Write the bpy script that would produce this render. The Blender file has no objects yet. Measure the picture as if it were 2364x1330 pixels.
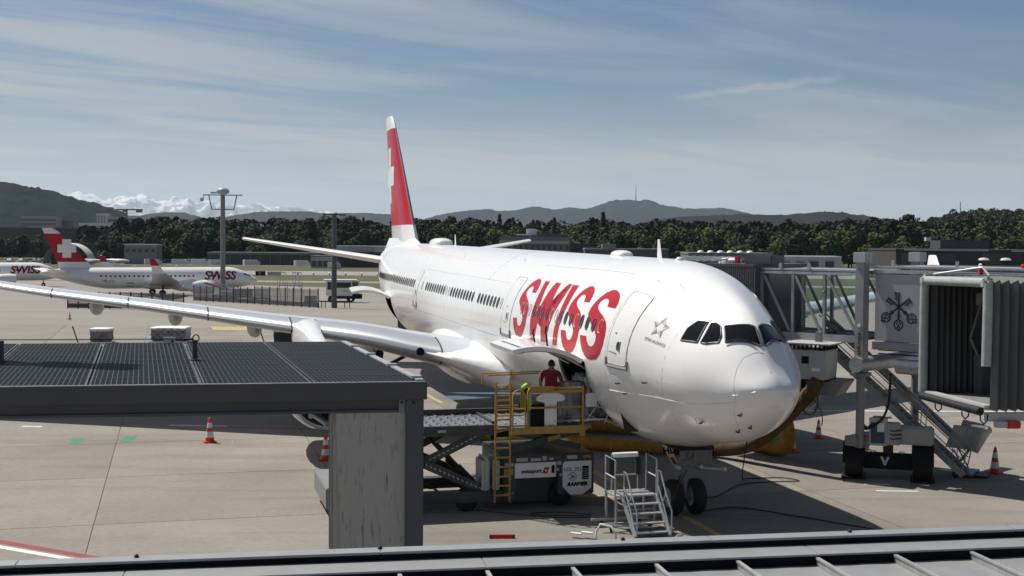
import bpy, bmesh, math, random
import numpy as np
from mathutils import Vector, Matrix, Euler
random.seed(7)
PI = math.pi
R = math.radians
scn = bpy.context.scene
col = scn.collection

# ------------------------------------------------------------ camera, world, sun, exposure
cam_d = bpy.data.cameras.new('camera')
cam = bpy.data.objects.new('camera', cam_d)
col.objects.link(cam)
cam_d.sensor_width = 36.0
cam_d.lens = 36.0 * 2940.0 / 2364.0
cam_d.clip_start = 0.1
cam_d.clip_end = 80000
_p, _r = -0.036212645843650845, 0.007390246219994607
# looks along +Y, pitched down 2.07 degrees, rolled 0.42 degrees
cam.matrix_world = (Matrix.Translation((0, 0, 8.1466)) @ Matrix.Rotation(PI/2 + _p, 4, 'X') @ Matrix.Rotation(_r, 4, 'Z'))
scn.camera = cam

SUN_EL, SUN_AZ = R(57.0), math.atan2(-0.518, 0.39)       # azimuth from +Y towards +X
world = bpy.data.worlds.new('World')
scn.world = world
world.use_nodes = True
nt = world.node_tree
for n in list(nt.nodes): nt.nodes.remove(n)
def W(t, **kw):
    n = nt.nodes.new(t)
    for k, v in kw.items(): setattr(n, k, v)
    return n
def wl(a, b): nt.links.new(a, b)
def wmath(op, a, b=None, c=None, clamp=False):
    n = W('ShaderNodeMath', operation=op); n.use_clamp = clamp
    for i, s in enumerate((a, b, c)):
        if s is None: continue
        if isinstance(s, (int, float)): n.inputs[i].default_value = s
        else: wl(s, n.inputs[i])
    return n.outputs[0]
w_out = W('ShaderNodeOutputWorld'); w_bg = W('ShaderNodeBackground')
sky = W('ShaderNodeTexSky', sky_type='NISHITA')
sky.sun_disc = False
sky.sun_elevation = SUN_EL
sky.sun_rotation = SUN_AZ
sky.altitude = 430
sky.air_density = 1.0; sky.dust_density = 1.2; sky.ozone_density = 1.6
tc = W('ShaderNodeTexCoord')
sep = W('ShaderNodeSeparateXYZ'); wl(tc.outputs['Generated'], sep.inputs[0])
zc = wmath('MAXIMUM', sep.outputs[2], 0.0)
den = wmath('ADD', zc, 0.07)
px = wmath('DIVIDE', sep.outputs[0], den)
py = wmath('DIVIDE', sep.outputs[1], den)
def cloud(rot, sx, sy, scale, detail, rough, dist, lo, hi, off):
    cmb = W('ShaderNodeCombineXYZ'); wl(px, cmb.inputs[0]); wl(py, cmb.inputs[1])
    mp = W('ShaderNodeMapping', vector_type='TEXTURE'); mp.inputs['Rotation'].default_value = (0, 0, R(rot)); mp.inputs['Scale'].default_value = (sx, sy, 1)
    mp.inputs['Location'].default_value = off
    wl(cmb.outputs[0], mp.inputs[0])
    nz = W('ShaderNodeTexNoise'); nz.inputs['Scale'].default_value = scale; nz.inputs['Detail'].default_value = detail
    nz.inputs['Roughness'].default_value = rough; nz.inputs['Distortion'].default_value = dist
    wl(mp.outputs[0], nz.inputs['Vector'])
    mr = W('ShaderNodeMapRange', interpolation_type='SMOOTHSTEP'); mr.inputs['From Min'].default_value = lo; mr.inputs['From Max'].default_value = hi
    wl(nz.outputs[0], mr.inputs[0])
    return mr.outputs[0]
c1 = cloud(33, 3.2, 1.15, 1.25, 8, 0.58, 0.8, 0.40, 0.66, (3.1, 1.7, 0))    # broad cirrus sheets
c2 = cloud(27, 3.8, 0.75, 1.6, 9, 0.62, 1.2, 0.46, 0.74, (0.3, 5.2, 0))    # fine streaks
c3 = cloud(10, 2.0, 1.4, 0.9, 3, 0.5, 0.3, 0.42, 0.66, (7.7, 2.9, 0))      # where the cirrus gathers
# more cirrus low down and to the east (left), thinner overhead
low = W('ShaderNodeMapRange', interpolation_type='SMOOTHSTEP')
low.inputs['From Min'].default_value = 0.145; low.inputs['From Max'].default_value = 0.055
wl(wmath('ADD', sep.outputs[2], wmath('MULTIPLY_ADD', c2, -0.018, wmath('MULTIPLY_ADD', c1, -0.022, 0.018))), low.inputs[0])
east = wmath('MULTIPLY_ADD', sep.outputs[0], -1.5, 0.40, clamp=True)
gather = wmath('MULTIPLY_ADD', c3, 0.30, wmath('MULTIPLY', east, 1.0), clamp=True)
streak = wmath('MULTIPLY', wmath('MAXIMUM', wmath('MULTIPLY', c1, 0.95), wmath('MULTIPLY', c2, 0.62)), gather)
veil = wmath('MULTIPLY', low.outputs[0], 0.80)
veil = wmath('MULTIPLY', veil, wmath('MULTIPLY_ADD', c1, 0.22, 0.86))
fac = wmath('MAXIMUM', wmath('MULTIPLY', streak, 0.80), veil)
fac = wmath('ADD', fac, wmath('MULTIPLY', streak, 0.12), clamp=True)
# one old contrail: a great-circle band of limited length, frayed along its upper edge
def dirv(az, el): return Vector((math.sin(az)*math.cos(el), math.cos(az)*math.cos(el), math.sin(el)))
ca, cb = dirv(0.1235, 0.1120), dirv(0.2545, 0.1265)
nrm = ca.cross(cb).normalized(); mid = (ca+cb).normalized(); tan = nrm.cross(mid).normalized()
half = math.acos(max(-1, min(1, ca.dot(cb))))/2
def vdot(v):
    n = W('ShaderNodeVectorMath', operation='DOT_PRODUCT'); wl(tc.outputs['Generated'], n.inputs[0]); n.inputs[1].default_value = v
    return n.outputs['Value']
frz = W('ShaderNodeTexNoise'); frz.inputs['Scale'].default_value = 60; frz.inputs['Detail'].default_value = 6; frz.inputs['Roughness'].default_value = .65
wl(tc.outputs['Generated'], frz.inputs['Vector'])
across = wmath('ABSOLUTE', wmath('ADD', vdot(nrm), wmath('MULTIPLY_ADD', frz.outputs[0], 0.010, -0.0055)))
band = W('ShaderNodeMapRange', interpolation_type='SMOOTHSTEP'); band.inputs['From Min'].default_value = 0.0042; band.inputs['From Max'].default_value = 0.0004
wl(across, band.inputs[0])
along = W('ShaderNodeMapRange', interpolation_type='SMOOTHSTEP'); along.inputs['From Min'].default_value = half*1.05; along.inputs['From Max'].default_value = half*0.75
wl(wmath('ABSOLUTE', vdot(tan)), along.inputs[0])
front = W('ShaderNodeMapRange'); front.inputs['From Min'].default_value = 0.2; front.inputs['From Max'].default_value = 0.4; wl(vdot(mid), front.inputs[0])
trail = wmath('MULTIPLY', wmath('MULTIPLY', band.outputs[0], along.outputs[0]), wmath('MULTIPLY', front.outputs[0], 0.30))
fac = wmath('ADD', fac, trail, clamp=True)
mixc = W('ShaderNodeMix', data_type='RGBA')
wl(fac, mixc.inputs['Factor'])
tint = W('ShaderNodeMix', data_type='RGBA', blend_type='MULTIPLY'); tint.inputs['Factor'].default_value = 1
wl(sky.outputs[0], tint.inputs['A']); tint.inputs['B'].default_value = (0.68, 0.81, 0.98, 1)
wl(tint.outputs['Result'], mixc.inputs['A'])
CLOUD = (8.0, 8.1, 8.0, 1)
mixc.inputs['B'].default_value = CLOUD
wl(mixc.outputs['Result'], w_bg.inputs[0])
w_bg.inputs[1].default_value = 0.05
wl(w_bg.outputs[0], w_out.inputs[0])

sun_d = bpy.data.lights.new('sun', 'SUN')
sun_d.energy = 4.8
sun_d.angle = R(0.53)
sun_d.color = (1.0, 0.95, 0.87)
sun = bpy.data.objects.new('sun', sun_d)
col.objects.link(sun)
sdir = Vector((math.sin(SUN_AZ)*math.cos(SUN_EL), math.cos(SUN_AZ)*math.cos(SUN_EL), math.sin(SUN_EL)))
sun.rotation_euler = sdir.to_track_quat('Z', 'Y').to_euler()
sun.location = (0, 0, 60)

scn.view_settings.view_transform = 'Standard'
scn.view_settings.look = 'None'
scn.view_settings.exposure = 0.25
scn.view_settings.gamma = 1.0
scn.view_settings.use_curve_mapping = False
scn.render.engine = 'CYCLES'
scn.cycles.max_bounces = 8
scn.cycles.diffuse_bounces = 3
scn.cycles.glossy_bounces = 3
scn.cycles.transmission_bounces = 6
scn.cycles.transparent_max_bounces = 12
scn.cycles.volume_bounces = 1
scn.cycles.use_denoising = True
scn.cycles.sample_clamp_indirect = 6

# ------------------------------------------------------------ materials
MATS = {}
def mat(name, c, rough=0.6, metal=0.0, var=0.0, scale=3.0, c2=None, bump=0.0, bscale=20.0, spec=0.5, coat=0.0, rvar=0.0, stretch=(1, 1, 1), detail=5, objrand=0.0, lo=.35, hi=.65):
    """procedural principled: two-tone noise colour, optional roughness noise, bump, per-object value shift"""
    m = bpy.data.materials.new(name); m.use_nodes = True
    t = m.node_tree; b = t.nodes['Principled BSDF']
    b.inputs['Base Color'].default_value = (*c, 1); b.inputs['Roughness'].default_value = rough; b.inputs['Metallic'].default_value = metal
    b.inputs['Specular IOR Level'].default_value = spec
    if coat: b.inputs['Coat Weight'].default_value = coat; b.inputs['Coat Roughness'].default_value = 0.06
    if var or bump or rvar or c2:
        tcn = t.nodes.new('ShaderNodeTexCoord'); mp = t.nodes.new('ShaderNodeMapping'); mp.inputs['Scale'].default_value = stretch
        t.links.new(tcn.outputs['Object'], mp.inputs[0])
        nz = t.nodes.new('ShaderNodeTexNoise'); nz.inputs['Scale'].default_value = scale; nz.inputs['Detail'].default_value = detail; nz.inputs['Roughness'].default_value = .6
        t.links.new(mp.outputs[0], nz.inputs['Vector'])
        mr = t.nodes.new('ShaderNodeMapRange'); mr.inputs['From Min'].default_value = lo; mr.inputs['From Max'].default_value = hi
        t.links.new(nz.outputs[0], mr.inputs[0])
        if c2 is None: c2 = tuple(max(0, k*(1-var)) for k in c)
        mx = t.nodes.new('ShaderNodeMix'); mx.data_type = 'RGBA'
        mx.inputs['A'].default_value = (*c, 1); mx.inputs['B'].default_value = (*c2, 1)
        t.links.new(mr.outputs[0], mx.inputs['Factor'])
        cout = mx.outputs['Result']
        if objrand:
            oi = t.nodes.new('ShaderNodeObjectInfo'); hs = t.nodes.new('ShaderNodeHueSaturation')
            r2 = t.nodes.new('ShaderNodeMapRange'); r2.inputs['To Min'].default_value = 1-objrand; r2.inputs['To Max'].default_value = 1+objrand
            t.links.new(oi.outputs['Random'], r2.inputs[0]); t.links.new(r2.outputs[0], hs.inputs['Value'])
            t.links.new(cout, hs.inputs['Color']); cout = hs.outputs[0]
        t.links.new(cout, b.inputs['Base Color'])
        if rvar:
            r3 = t.nodes.new('ShaderNodeMapRange'); r3.inputs['To Min'].default_value = max(0, rough-rvar); r3.inputs['To Max'].default_value = min(1, rough+rvar)
            t.links.new(nz.outputs[0], r3.inputs[0]); t.links.new(r3.outputs[0], b.inputs['Roughness'])
        if bump:
            nb = t.nodes.new('ShaderNodeTexNoise'); nb.inputs['Scale'].default_value = bscale; nb.inputs['Detail'].default_value = 4
            t.links.new(mp.outputs[0], nb.inputs['Vector'])
            bp = t.nodes.new('ShaderNodeBump'); bp.inputs['Strength'].default_value = bump; bp.inputs['Distance'].default_value = 0.05
            t.links.new(nb.outputs[0], bp.inputs['Height']); t.links.new(bp.outputs[0], b.inputs['Normal'])
    MATS[name] = m
    return m

# ------------------------------------------------------------ mesh helpers
class MB:
    """collects shapes, then build() links them as ONE mesh object"""
    def __init__(s): s.v = []; s.f = []; s.m = []; s.mi = 0
    def add(s, vs, fs):
        o = len(s.v); s.v += [tuple(x) for x in vs]
        for f in fs: s.f.append(tuple(i+o for i in f)); s.m.append(s.mi)
        return s
    def mat(s, i): s.mi = i; return s
    def box(s, c, d, rz=0.0, rot=None):
        M = rot if rot is not None else Matrix.Rotation(rz, 3, 'Z')
        c = Vector(c); h = Vector(d)*0.5
        vs = [c + M @ Vector((x*h.x, y*h.y, z*h.z)) for x in (-1, 1) for y in (-1, 1) for z in (-1, 1)]
        return s.add(vs, [(0, 1, 3, 2), (4, 6, 7, 5), (0, 4, 5, 1), (2, 3, 7, 6), (0, 2, 6, 4), (1, 5, 7, 3)])
    def bar(s, p, q, w, h=None, up=(0, 0, 1)):
        h = w if h is None else h
        p, q = Vector(p), Vector(q); d = (q-p); L = d.length; d.normalize()
        u = Vector(up); x = d.cross(u)
        if x.length < 1e-4: x = d.cross(Vector((1, 0, 0)))
        x.normalize(); z = x.cross(d).normalized()
        M = Matrix((x, d, z)).transposed()
        return s.box((p+q)/2, (w, L, h), rot=M)
    def tube(s, p, q, r, n=8, r2=None, cap=True):
        p, q = Vector(p), Vector(q); r2 = r if r2 is None else r2
        d = (q-p).normalized(); x = d.orthogonal().normalized(); y = d.cross(x)
        vs = []
        for c, rr in ((p, r), (q, r2)):
            for i in range(n):
                a = 2*PI*i/n; vs.append(c + x*(math.cos(a)*rr) + y*(math.sin(a)*rr))
        fs = [(i, (i+1) % n, n+(i+1) % n, n+i) for i in range(n)]
        if cap: fs += [tuple(range(n))[::-1], tuple(range(n, 2*n))]
        return s.add(vs, fs)
    def path(s, pts, r, n=8, closed=False, cap=True):
        pts = [Vector(p) for p in pts]; N = len(pts)
        rr = r if isinstance(r, (list, tuple)) else [r]*N
        t0 = (pts[1]-pts[0]).normalized(); x = t0.orthogonal().normalized()
        vs = []
        for i in range(N):
            if closed: t = (pts[(i+1) % N]-pts[i-1]).normalized()
            else: t = (pts[min(i+1, N-1)]-pts[max(i-1, 0)]).normalized()
            x = (x - t*x.dot(t)); x.normalize(); y = t.cross(x)
            for k in range(n):
                a = 2*PI*k/n; vs.append(pts[i] + x*(math.cos(a)*rr[i]) + y*(math.sin(a)*rr[i]))
        fs = []
        for i in range(N if closed else N-1):
            a, b = i*n, ((i+1) % N)*n
            fs += [(a+k, a+(k+1) % n, b+(k+1) % n, b+k) for k in range(n)]
        if cap and not closed: fs += [tuple(range(n))[::-1], tuple(range((N-1)*n, N*n))]
        return s.add(vs, fs)
    def lathe(s, prof, n=16, M=None, cap=True):
        """prof: (r, z) pairs about local Z, placed by matrix M"""
        M = M or Matrix.Identity(4); vs = []
        for r, z in prof:
            for k in range(n):
                a = 2*PI*k/n; vs.append(M @ Vector((r*math.cos(a), r*math.sin(a), z)))
        fs = []
        for i in range(len(prof)-1):
            fs += [(i*n+k, i*n+(k+1) % n, (i+1)*n+(k+1) % n, (i+1)*n+k) for k in range(n)]
        if cap: fs += [tuple(range(n))[::-1], tuple(range((len(prof)-1)*n, len(prof)*n))]
        return s.add(vs, fs)
    def prism(s, poly, f0, f1):
        """poly of 2-D points, mapped to 3-D by f0 (one end) and f1 (other end)"""
        n = len(poly); vs = [f0(*p) for p in poly]+[f1(*p) for p in poly]
        return s.add(vs, [tuple(range(n))[::-1], tuple(range(n, 2*n))]+[(i, (i+1) % n, n+(i+1) % n, n+i) for i in range(n)])
    def poly(s, pts): return s.add(pts, [tuple(range(len(pts)))])
    def grid(s, f, nu, nv, closed_v=False):
        vs = [f(i/nu, j/nv) for i in range(nu+1) for j in range(nv+1)]
        return s.add(vs, [(i*(nv+1)+j, (i+1)*(nv+1)+j, (i+1)*(nv+1)+j+1, i*(nv+1)+j+1) for i in range(nu) for j in range(nv)])
    def loft(s, rings, cap=True):
        n = len(rings[0]); vs = [p for r in rings for p in r]; fs = []
        for i in range(len(rings)-1):
            fs += [(i*n+k, i*n+(k+1) % n, (i+1)*n+(k+1) % n, (i+1)*n+k) for k in range(n)]
        if cap: fs += [tuple(range(n))[::-1], tuple(range((len(rings)-1)*n, len(rings)*n))]
        return s.add(vs, fs)
    def mesh(s, name, mats, smooth=None, fix=True, bevel=0.0):
        me = bpy.data.meshes.new(name); me.from_pydata(s.v, [], s.f); me.update()
        if not isinstance(mats, (list, tuple)): mats = [mats]
        for m in mats: me.materials.append(m)
        if len(mats) > 1:
            me.polygons.foreach_set('material_index', s.m)
        if fix or bevel:
            bm = bmesh.new(); bm.from_mesh(me)
            bmesh.ops.recalc_face_normals(bm, faces=bm.faces)
            if bevel: bmesh.ops.bevel(bm, geom=[e for e in bm.edges if len(e.link_faces) == 2 and e.calc_face_angle(0) > 0.6], offset=bevel, segments=2, affect='EDGES', clamp_overlap=True)
            bm.to_mesh(me); bm.free()
        if smooth is not None:
            me.polygons.foreach_set('use_smooth', [True]*len(me.polygons))
            me.set_sharp_from_angle(angle=R(smooth))
        return me
    def build(s, name, mats, parent=None, smooth=None, loc=None, rz=0.0, fix=True, bevel=0.0):
        o = bpy.data.objects.new(name, s.mesh(name, mats, smooth, fix, bevel)); col.objects.link(o)
        if parent is not None: o.parent = parent
        if loc is not None: o.location = loc
        if rz: o.rotation_euler.z = rz
        return o
def mbox(c, d, rz=0.0): return MB().box(c, d, rz)
def tag(o, label=None, cat=None, group=None, kind=None):
    for k, v in (('label', label), ('category', cat), ('group', group), ('kind', kind)):
        if v: o[k] = v
    return o
def thing(name, label, cat, loc=(0, 0, 0), rz=0.0, group=None):
    o = bpy.data.objects.new(name, None); col.objects.link(o); o.empty_display_size = .2
    o.location = loc; o.rotation_euler = (0, 0, rz)
    return tag(o, label, cat, group)
KIDS = {}
def children(o): return [c for c in bpy.data.objects if c.parent == o]
def dup(root, loc, rz=0.0, label=None, scale=None):
    """copy of a thing with copies of its parts and sub-parts, sharing mesh data"""
    r = root.copy(); col.objects.link(r); r.location = loc; r.rotation_euler = (0, 0, rz)
    if scale: r.scale = scale
    if label: r['label'] = label
    if root.name not in KIDS: KIDS[root.name] = [(c, children(c)) for c in children(root)]
    for c, gs in KIDS[root.name]:
        k = c.copy(); col.objects.link(k); k.parent = r
        for g in gs:
            d = g.copy(); col.objects.link(d); d.parent = k
    return r
def share(name, me, parent, loc=(0, 0, 0), rz=0.0, scale=None, rot=None):
    o = bpy.data.objects.new(name, me); col.objects.link(o); o.parent = parent; o.location = loc
    o.rotation_euler = rot if rot is not None else (0, 0, rz)
    if scale: o.scale = scale
    return o
def text_mesh(s, size, extrude=0.003, bold=0.0, shear=0.0, space=1.0, align='CENTER'):
    cu = bpy.data.curves.new('lettering', 'FONT'); cu.body = s; cu.size = size; cu.extrude = extrude; cu.offset = bold
    cu.shear = shear; cu.space_character = space; cu.align_x = align; cu.align_y = 'CENTER'; cu.resolution_u = 3
    o = bpy.data.objects.new('lettering', cu); col.objects.link(o)
    dg = bpy.context.evaluated_depsgraph_get()
    me = bpy.data.meshes.new_from_object(o.evaluated_get(dg))
    bpy.data.objects.remove(o); bpy.data.curves.remove(cu)
    return me
def lettering(name, s, size, m, M, parent, **kw):
    """flat print: local x = reading direction, y = up, z = out of the surface"""
    me = text_mesh(s, size, **kw); me.name = name; me.materials.clear(); me.materials.append(m); me.transform(M)
    o = bpy.data.objects.new(name, me); col.objects.link(o); o.parent = parent
    return o
def frame(origin, x, y):
    x = Vector(x).normalized(); y = Vector(y); y = (y - x*y.dot(x)).normalized(); z = x.cross(y)
    M = Matrix((x, y, z)).transposed().to_4x4(); M.translation = Vector(origin)
    return M

# palette (real-world base colours)
mat('concrete', (0.226, 0.203, 0.175), 0.9, var=.12, scale=.35, bump=.12, bscale=30, detail=8, objrand=.08)
mat('aircraft_white', (0.79, 0.79, 0.785), 0.28, var=.03, scale=.6, coat=.45, rvar=.05)
mat('wing_grey', (0.50, 0.53, 0.57), 0.38, var=.06, scale=.8, coat=.2)
mat('slat_metal', (0.60, 0.62, 0.64), 0.30, metal=.55, var=.08, scale=1.5, rvar=.08, stretch=(1, .3, 1))
mat('bare_metal', (0.55, 0.56, 0.57), 0.28, metal=.9, var=.1, scale=4)
mat('airline_red', (0.42, 0.008, 0.020), 0.4, var=.05, scale=1, coat=.12, spec=.2)
mat('jet_maroon', (0.17, 0.006, 0.016), 0.45, var=.05, scale=1, spec=.2)
mat('tyre', (0.018, 0.018, 0.019), 0.85, var=.3, scale=8)
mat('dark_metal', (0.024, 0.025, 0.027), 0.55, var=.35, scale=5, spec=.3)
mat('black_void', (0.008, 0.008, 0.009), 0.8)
mat('cabin_glass', (0.022, 0.026, 0.030), 0.08, var=.2, scale=2, spec=.6)
mat('cockpit_glass', (0.006, 0.007, 0.010), 0.06, var=.3, scale=3, spec=.22)
mat('window_frame', (0.09, 0.10, 0.105), 0.4, var=.2, scale=6)
mat('seam_grey', (0.52, 0.53, 0.54), 0.5, var=.2, scale=8)
mat('mark_black', (0.009, 0.009, 0.010), 0.7, var=.2, scale=9, spec=.2)
mat('mark_grey', (0.22, 0.23, 0.24), 0.5, var=.2, scale=9)
mat('white_paint', (0.74, 0.74, 0.73), 0.45, var=.08, scale=3)
mat('light_grey', (0.42, 0.43, 0.44), 0.45, var=.10, scale=2, rvar=.08)
mat('mid_grey', (0.22, 0.225, 0.23), 0.5, var=.15, scale=2, rvar=.08)
mat('anthracite', (0.060, 0.064, 0.068), 0.45, var=.15, scale=1.5, rvar=.08)
mat('yellow_paint', (0.40, 0.245, 0.035), 0.5, var=.25, scale=6, rvar=.1)
mat('yellow_hose', (0.45, 0.24, 0.03), 0.75, var=.25, scale=5)
mat('hose_dirty', (0.10, 0.052, 0.014), 0.8, var=.4, scale=4)
mat('line_white', (0.70, 0.69, 0.66), 0.8, var=.22, scale=3)
mat('line_yellow', (0.48, 0.36, 0.14), 0.8, var=.35, scale=3)
mat('line_red', (0.26, 0.045, 0.05), 0.8, var=.25, scale=3)
mat('line_green', (0.05, 0.21, 0.13), 0.8, var=.25, scale=3)
mat('cone_red', (0.62, 0.035, 0.02), 0.5, var=.12, scale=9)
mat('cone_white', (0.72, 0.70, 0.68), 0.5, var=.15, scale=9)
mat('signal_red', (0.50, 0.02, 0.02), 0.5, var=.12, scale=9)
mat('galvanised', (0.46, 0.48, 0.50), 0.42, metal=.5, var=.22, scale=6, rvar=.1)
mat('roof_sheet', (0.275, 0.28, 0.285), 0.5, metal=.15, var=.16, scale=5, rvar=.08, bump=.02, bscale=60, detail=9)
mat('glass_bridge', (0.05, 0.06, 0.06), 0.05, spec=.5)
# ------------------------------------------------------------ ground
def gz(y):
    """the apron falls gently away towards the runway"""
    return 0.0 if y < 125 else -1.3*min(1.0, (y-125)/85.0)
FWD = Vector((0.25751, -0.96627, 0)); STB = Vector((-0.96627, -0.25751, 0))      # nose direction and starboard of the big jet
gmb = MB()
ys = [-40, 10, 60, 125, 150, 180, 210, 260, 400, 700, 1500, 4000, 9000, 18000, 28500]
for i in range(len(ys)-1):
    a, b = ys[i], ys[i+1]
    for xa, xb in ((-28500, -3000), (-3000, -300), (-300, 0), (0, 300), (300, 3000), (3000, 28500)):
        gmb.add([(xa, a, gz(a)-.03), (xb, a, gz(a)-.03), (xb, b, gz(b)-.03), (xa, b, gz(b)-.03)], [(0, 1, 2, 3)])
def ground_material():
    m = mat('apron_far', (0.236, 0.213, 0.185), 0.9, var=.16, scale=.06, bump=.05, bscale=3, detail=8, stretch=(.6, 2.2, 1))
    return m
ground = gmb.build('ground', ground_material(), fix=False)
tag(ground, kind='structure')
# concrete slabs of the stand, each with its own edges (joints are open gaps), as far as they can be told apart
def slab_mat():
    m = MATS['concrete']; t = m.node_tree; b = t.nodes['Principled BSDF']
    # tyre and water stains in world space, dark streaks along the taxi direction
    g = t.nodes.new('ShaderNodeNewGeometry'); mp = t.nodes.new('ShaderNodeMapping'); mp.inputs['Rotation'].default_value = (0, 0, R(-8)); mp.inputs['Scale'].default_value = (.10, .75, 1)
    t.links.new(g.outputs['Position'], mp.inputs[0])
    n1 = t.nodes.new('ShaderNodeTexNoise'); n1.inputs['Scale'].default_value = .55; n1.inputs['Detail'].default_value = 9; n1.inputs['Roughness'].default_value = .66; n1.inputs['Distortion'].default_value = .6
    t.links.new(mp.outputs[0], n1.inputs['Vector'])
    r1 = t.nodes.new('ShaderNodeMapRange'); r1.inputs['From Min'].default_value = .50; r1.inputs['From Max'].default_value = .72; r1.inputs['To Min'].default_value = 1.02; r1.inputs['To Max'].default_value = .66
    t.links.new(n1.outputs[0], r1.inputs[0])
    n2 = t.nodes.new('ShaderNodeTexNoise'); n2.inputs['Scale'].default_value = 7; n2.inputs['Detail'].default_value = 9; n2.inputs['Roughness'].default_value = .78
    m2_ = t.nodes.new('ShaderNodeMapping'); m2_.inputs['Scale'].default_value = (.55, 1.3, 1); t.links.new(g.outputs['Position'], m2_.inputs[0]); t.links.new(m2_.outputs[0], n2.inputs['Vector'])
    r2 = t.nodes.new('ShaderNodeMapRange'); r2.inputs['From Min'].default_value = .34; r2.inputs['From Max'].default_value = .66; r2.inputs['To Min'].default_value = .80; r2.inputs['To Max'].default_value = 1.16
    t.links.new(n2.outputs[0], r2.inputs[0])
    n3 = t.nodes.new('ShaderNodeTexNoise'); n3.inputs['Scale'].default_value = .16; n3.inputs['Detail'].default_value = 3
    t.links.new(g.outputs['Position'], n3.inputs['Vector'])
    r3 = t.nodes.new('ShaderNodeMapRange'); r3.inputs['From Min'].default_value = .3; r3.inputs['From Max'].default_value = .7; r3.inputs['To Min'].default_value = .88; r3.inputs['To Max'].default_value = 1.08
    t.links.new(n3.outputs[0], r3.inputs[0])
    mm = t.nodes.new('ShaderNodeMath'); mm.operation = 'MULTIPLY'; t.links.new(r1.outputs[0], mm.inputs[0]); t.links.new(r2.outputs[0], mm.inputs[1])
    m4 = t.nodes.new('ShaderNodeMath'); m4.operation = 'MULTIPLY'; t.links.new(mm.outputs[0], m4.inputs[0]); t.links.new(r3.outputs[0], m4.inputs[1])
    src = b.inputs['Base Color'].links[0].from_socket
    vm = t.nodes.new('ShaderNodeVectorMath'); vm.operation = 'SCALE'
    t.links.new(src, vm.inputs[0]); t.links.new(m4.outputs[0], vm.inputs['Scale']); t.links.new(vm.outputs[0], b.inputs['Base Color'])
slab_mat()
SL = 7.5
smesh = mbox((0, 0, -.0125), (SL-.035, SL-.035, .025)).mesh('slab', MATS['concrete'])
srot = math.atan2(FWD.y, FWD.x)
J0 = Vector((-17.66, 57.76, 0))        # a joint passes here, along the nose direction
ns = 0
cand = []
for i in range(-16, 18):
    for j in range(-14, 14):
        c = J0 + STB*((i+.5)*SL) - FWD*((j+.5)*SL)
        if 20 < c.y < 119 and abs(c.x) < 7 + c.y*.44: cand.append(c)
cand.sort(key=lambda c: c.y)
for c in cand[:296]: share('slab', smesh, ground, (c.x, c.y, 0), srot)

def sheet(name, pts, m, dz, kind='structure', n=1):
    mb = MB(); mb.poly([(x, y, gz(y)+dz) for x, y in pts]); o = mb.build(name, m, fix=False)
    tag(o, kind=kind); return o
# markings: thin sheets on the slabs
def strip(name, pts, w, m, dz=.004):
    mb = MB()
    for (a, b) in zip(pts[:-1], pts[1:]):
        a, b = Vector((*a, 0)), Vector((*b, 0)); d = (b-a).normalized(); n = Vector((-d.y, d.x, 0))*w*.5
        k = max(1, int((b-a).length/12))
        for i in range(k):
            p, q = a.lerp(b, i/k), a.lerp(b, (i+1)/k)
            mb.add([(v.x, v.y, gz(v.y)+dz) for v in (p-n, q-n, q+n, p+n)], [(0, 1, 2, 3)])
    o = mb.build(name, m, fix=False); tag(o, kind='structure'); return o
strip('yellow_lead_in_line', [(2.3, 47.2), (5.4, 36.9), (8.6, 24.5)], .22, MATS['line_yellow'])
strip('yellow_stand_line', [(-1.5, 41.05), (6.2, 40.3)], .25, MATS['line_yellow'])
strip('yellow_taxi_line', [(-20.5, 119), (-17.96, 112.31), (-10.5, 88.0), (-3.5, 64)], .25, MATS['line_yellow'])
strip('red_boundary_line', [(-20.4, 37.55), (-9.2, 31.5)], .28, MATS['line_red'])
strip('white_boundary_line', [(-20.3, 37.02), (-9.3, 31.1)], .24, MATS['line_white'])
strip('white_stop_line', [(12.6, 62), (30, 62.4)], .25, MATS['line_white'])
mat('puddle', (.10, .095, .088), .04, spec=.6)
mb_ = MB()
for cx, cy, ax, ay, ph in ((-2.9, 66.2, 1.55, .75, .3), (-.6, 68.3, 2.9, .35, 1.2)):
    mb_.poly([(cx+ax*math.cos(a)*(1+.18*math.sin(3*a+ph)+.1*math.sin(7*a)), cy+ay*math.sin(a)*(1+.2*math.cos(4*a+ph)), .003) for a in np.linspace(0, 2*PI, 41)[:-1]])
tag(mb_.build('puddle', MATS['puddle'], fix=False), kind='structure')
strip('white_bar_marking', [(-21.2, 54.95), (-20.3, 54.85)], .25, MATS['line_white'])
strip('white_bar_marking', [(12.1, 41.9), (13.5, 41.85)], .13, MATS['line_white'])
strip('white_bar_marking', [(12.0, 43.05), (12.9, 43.0)], .13, MATS['line_white'])
strip('white_bar_marking', [(-15.0, 55.6), (-12.4, 55.4)], .25, MATS['line_white'])
strip('red_bar_marking', [(-13.2, 55.1), (-8.6, 54.8)], .18, MATS['line_red'])
mk = MB()
mk.add([(-28.2, 118.9, .005), (-23.4, 118.9, .005), (-22.4, 115.0, .005), (-27.0, 115.0, .005)], [(0, 1, 2, 3)])
tag(mk.build('yellow_box_marking', MATS['line_yellow'], fix=False), kind='structure')
strip('yellow_box_marking', [(-28.6, 119.1), (-22.6, 119.1)], .3, MATS['line_yellow'])
strip('yellow_box_marking', [(-27.4, 114.8), (-21.6, 114.8)], .3, MATS['line_yellow'])
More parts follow.
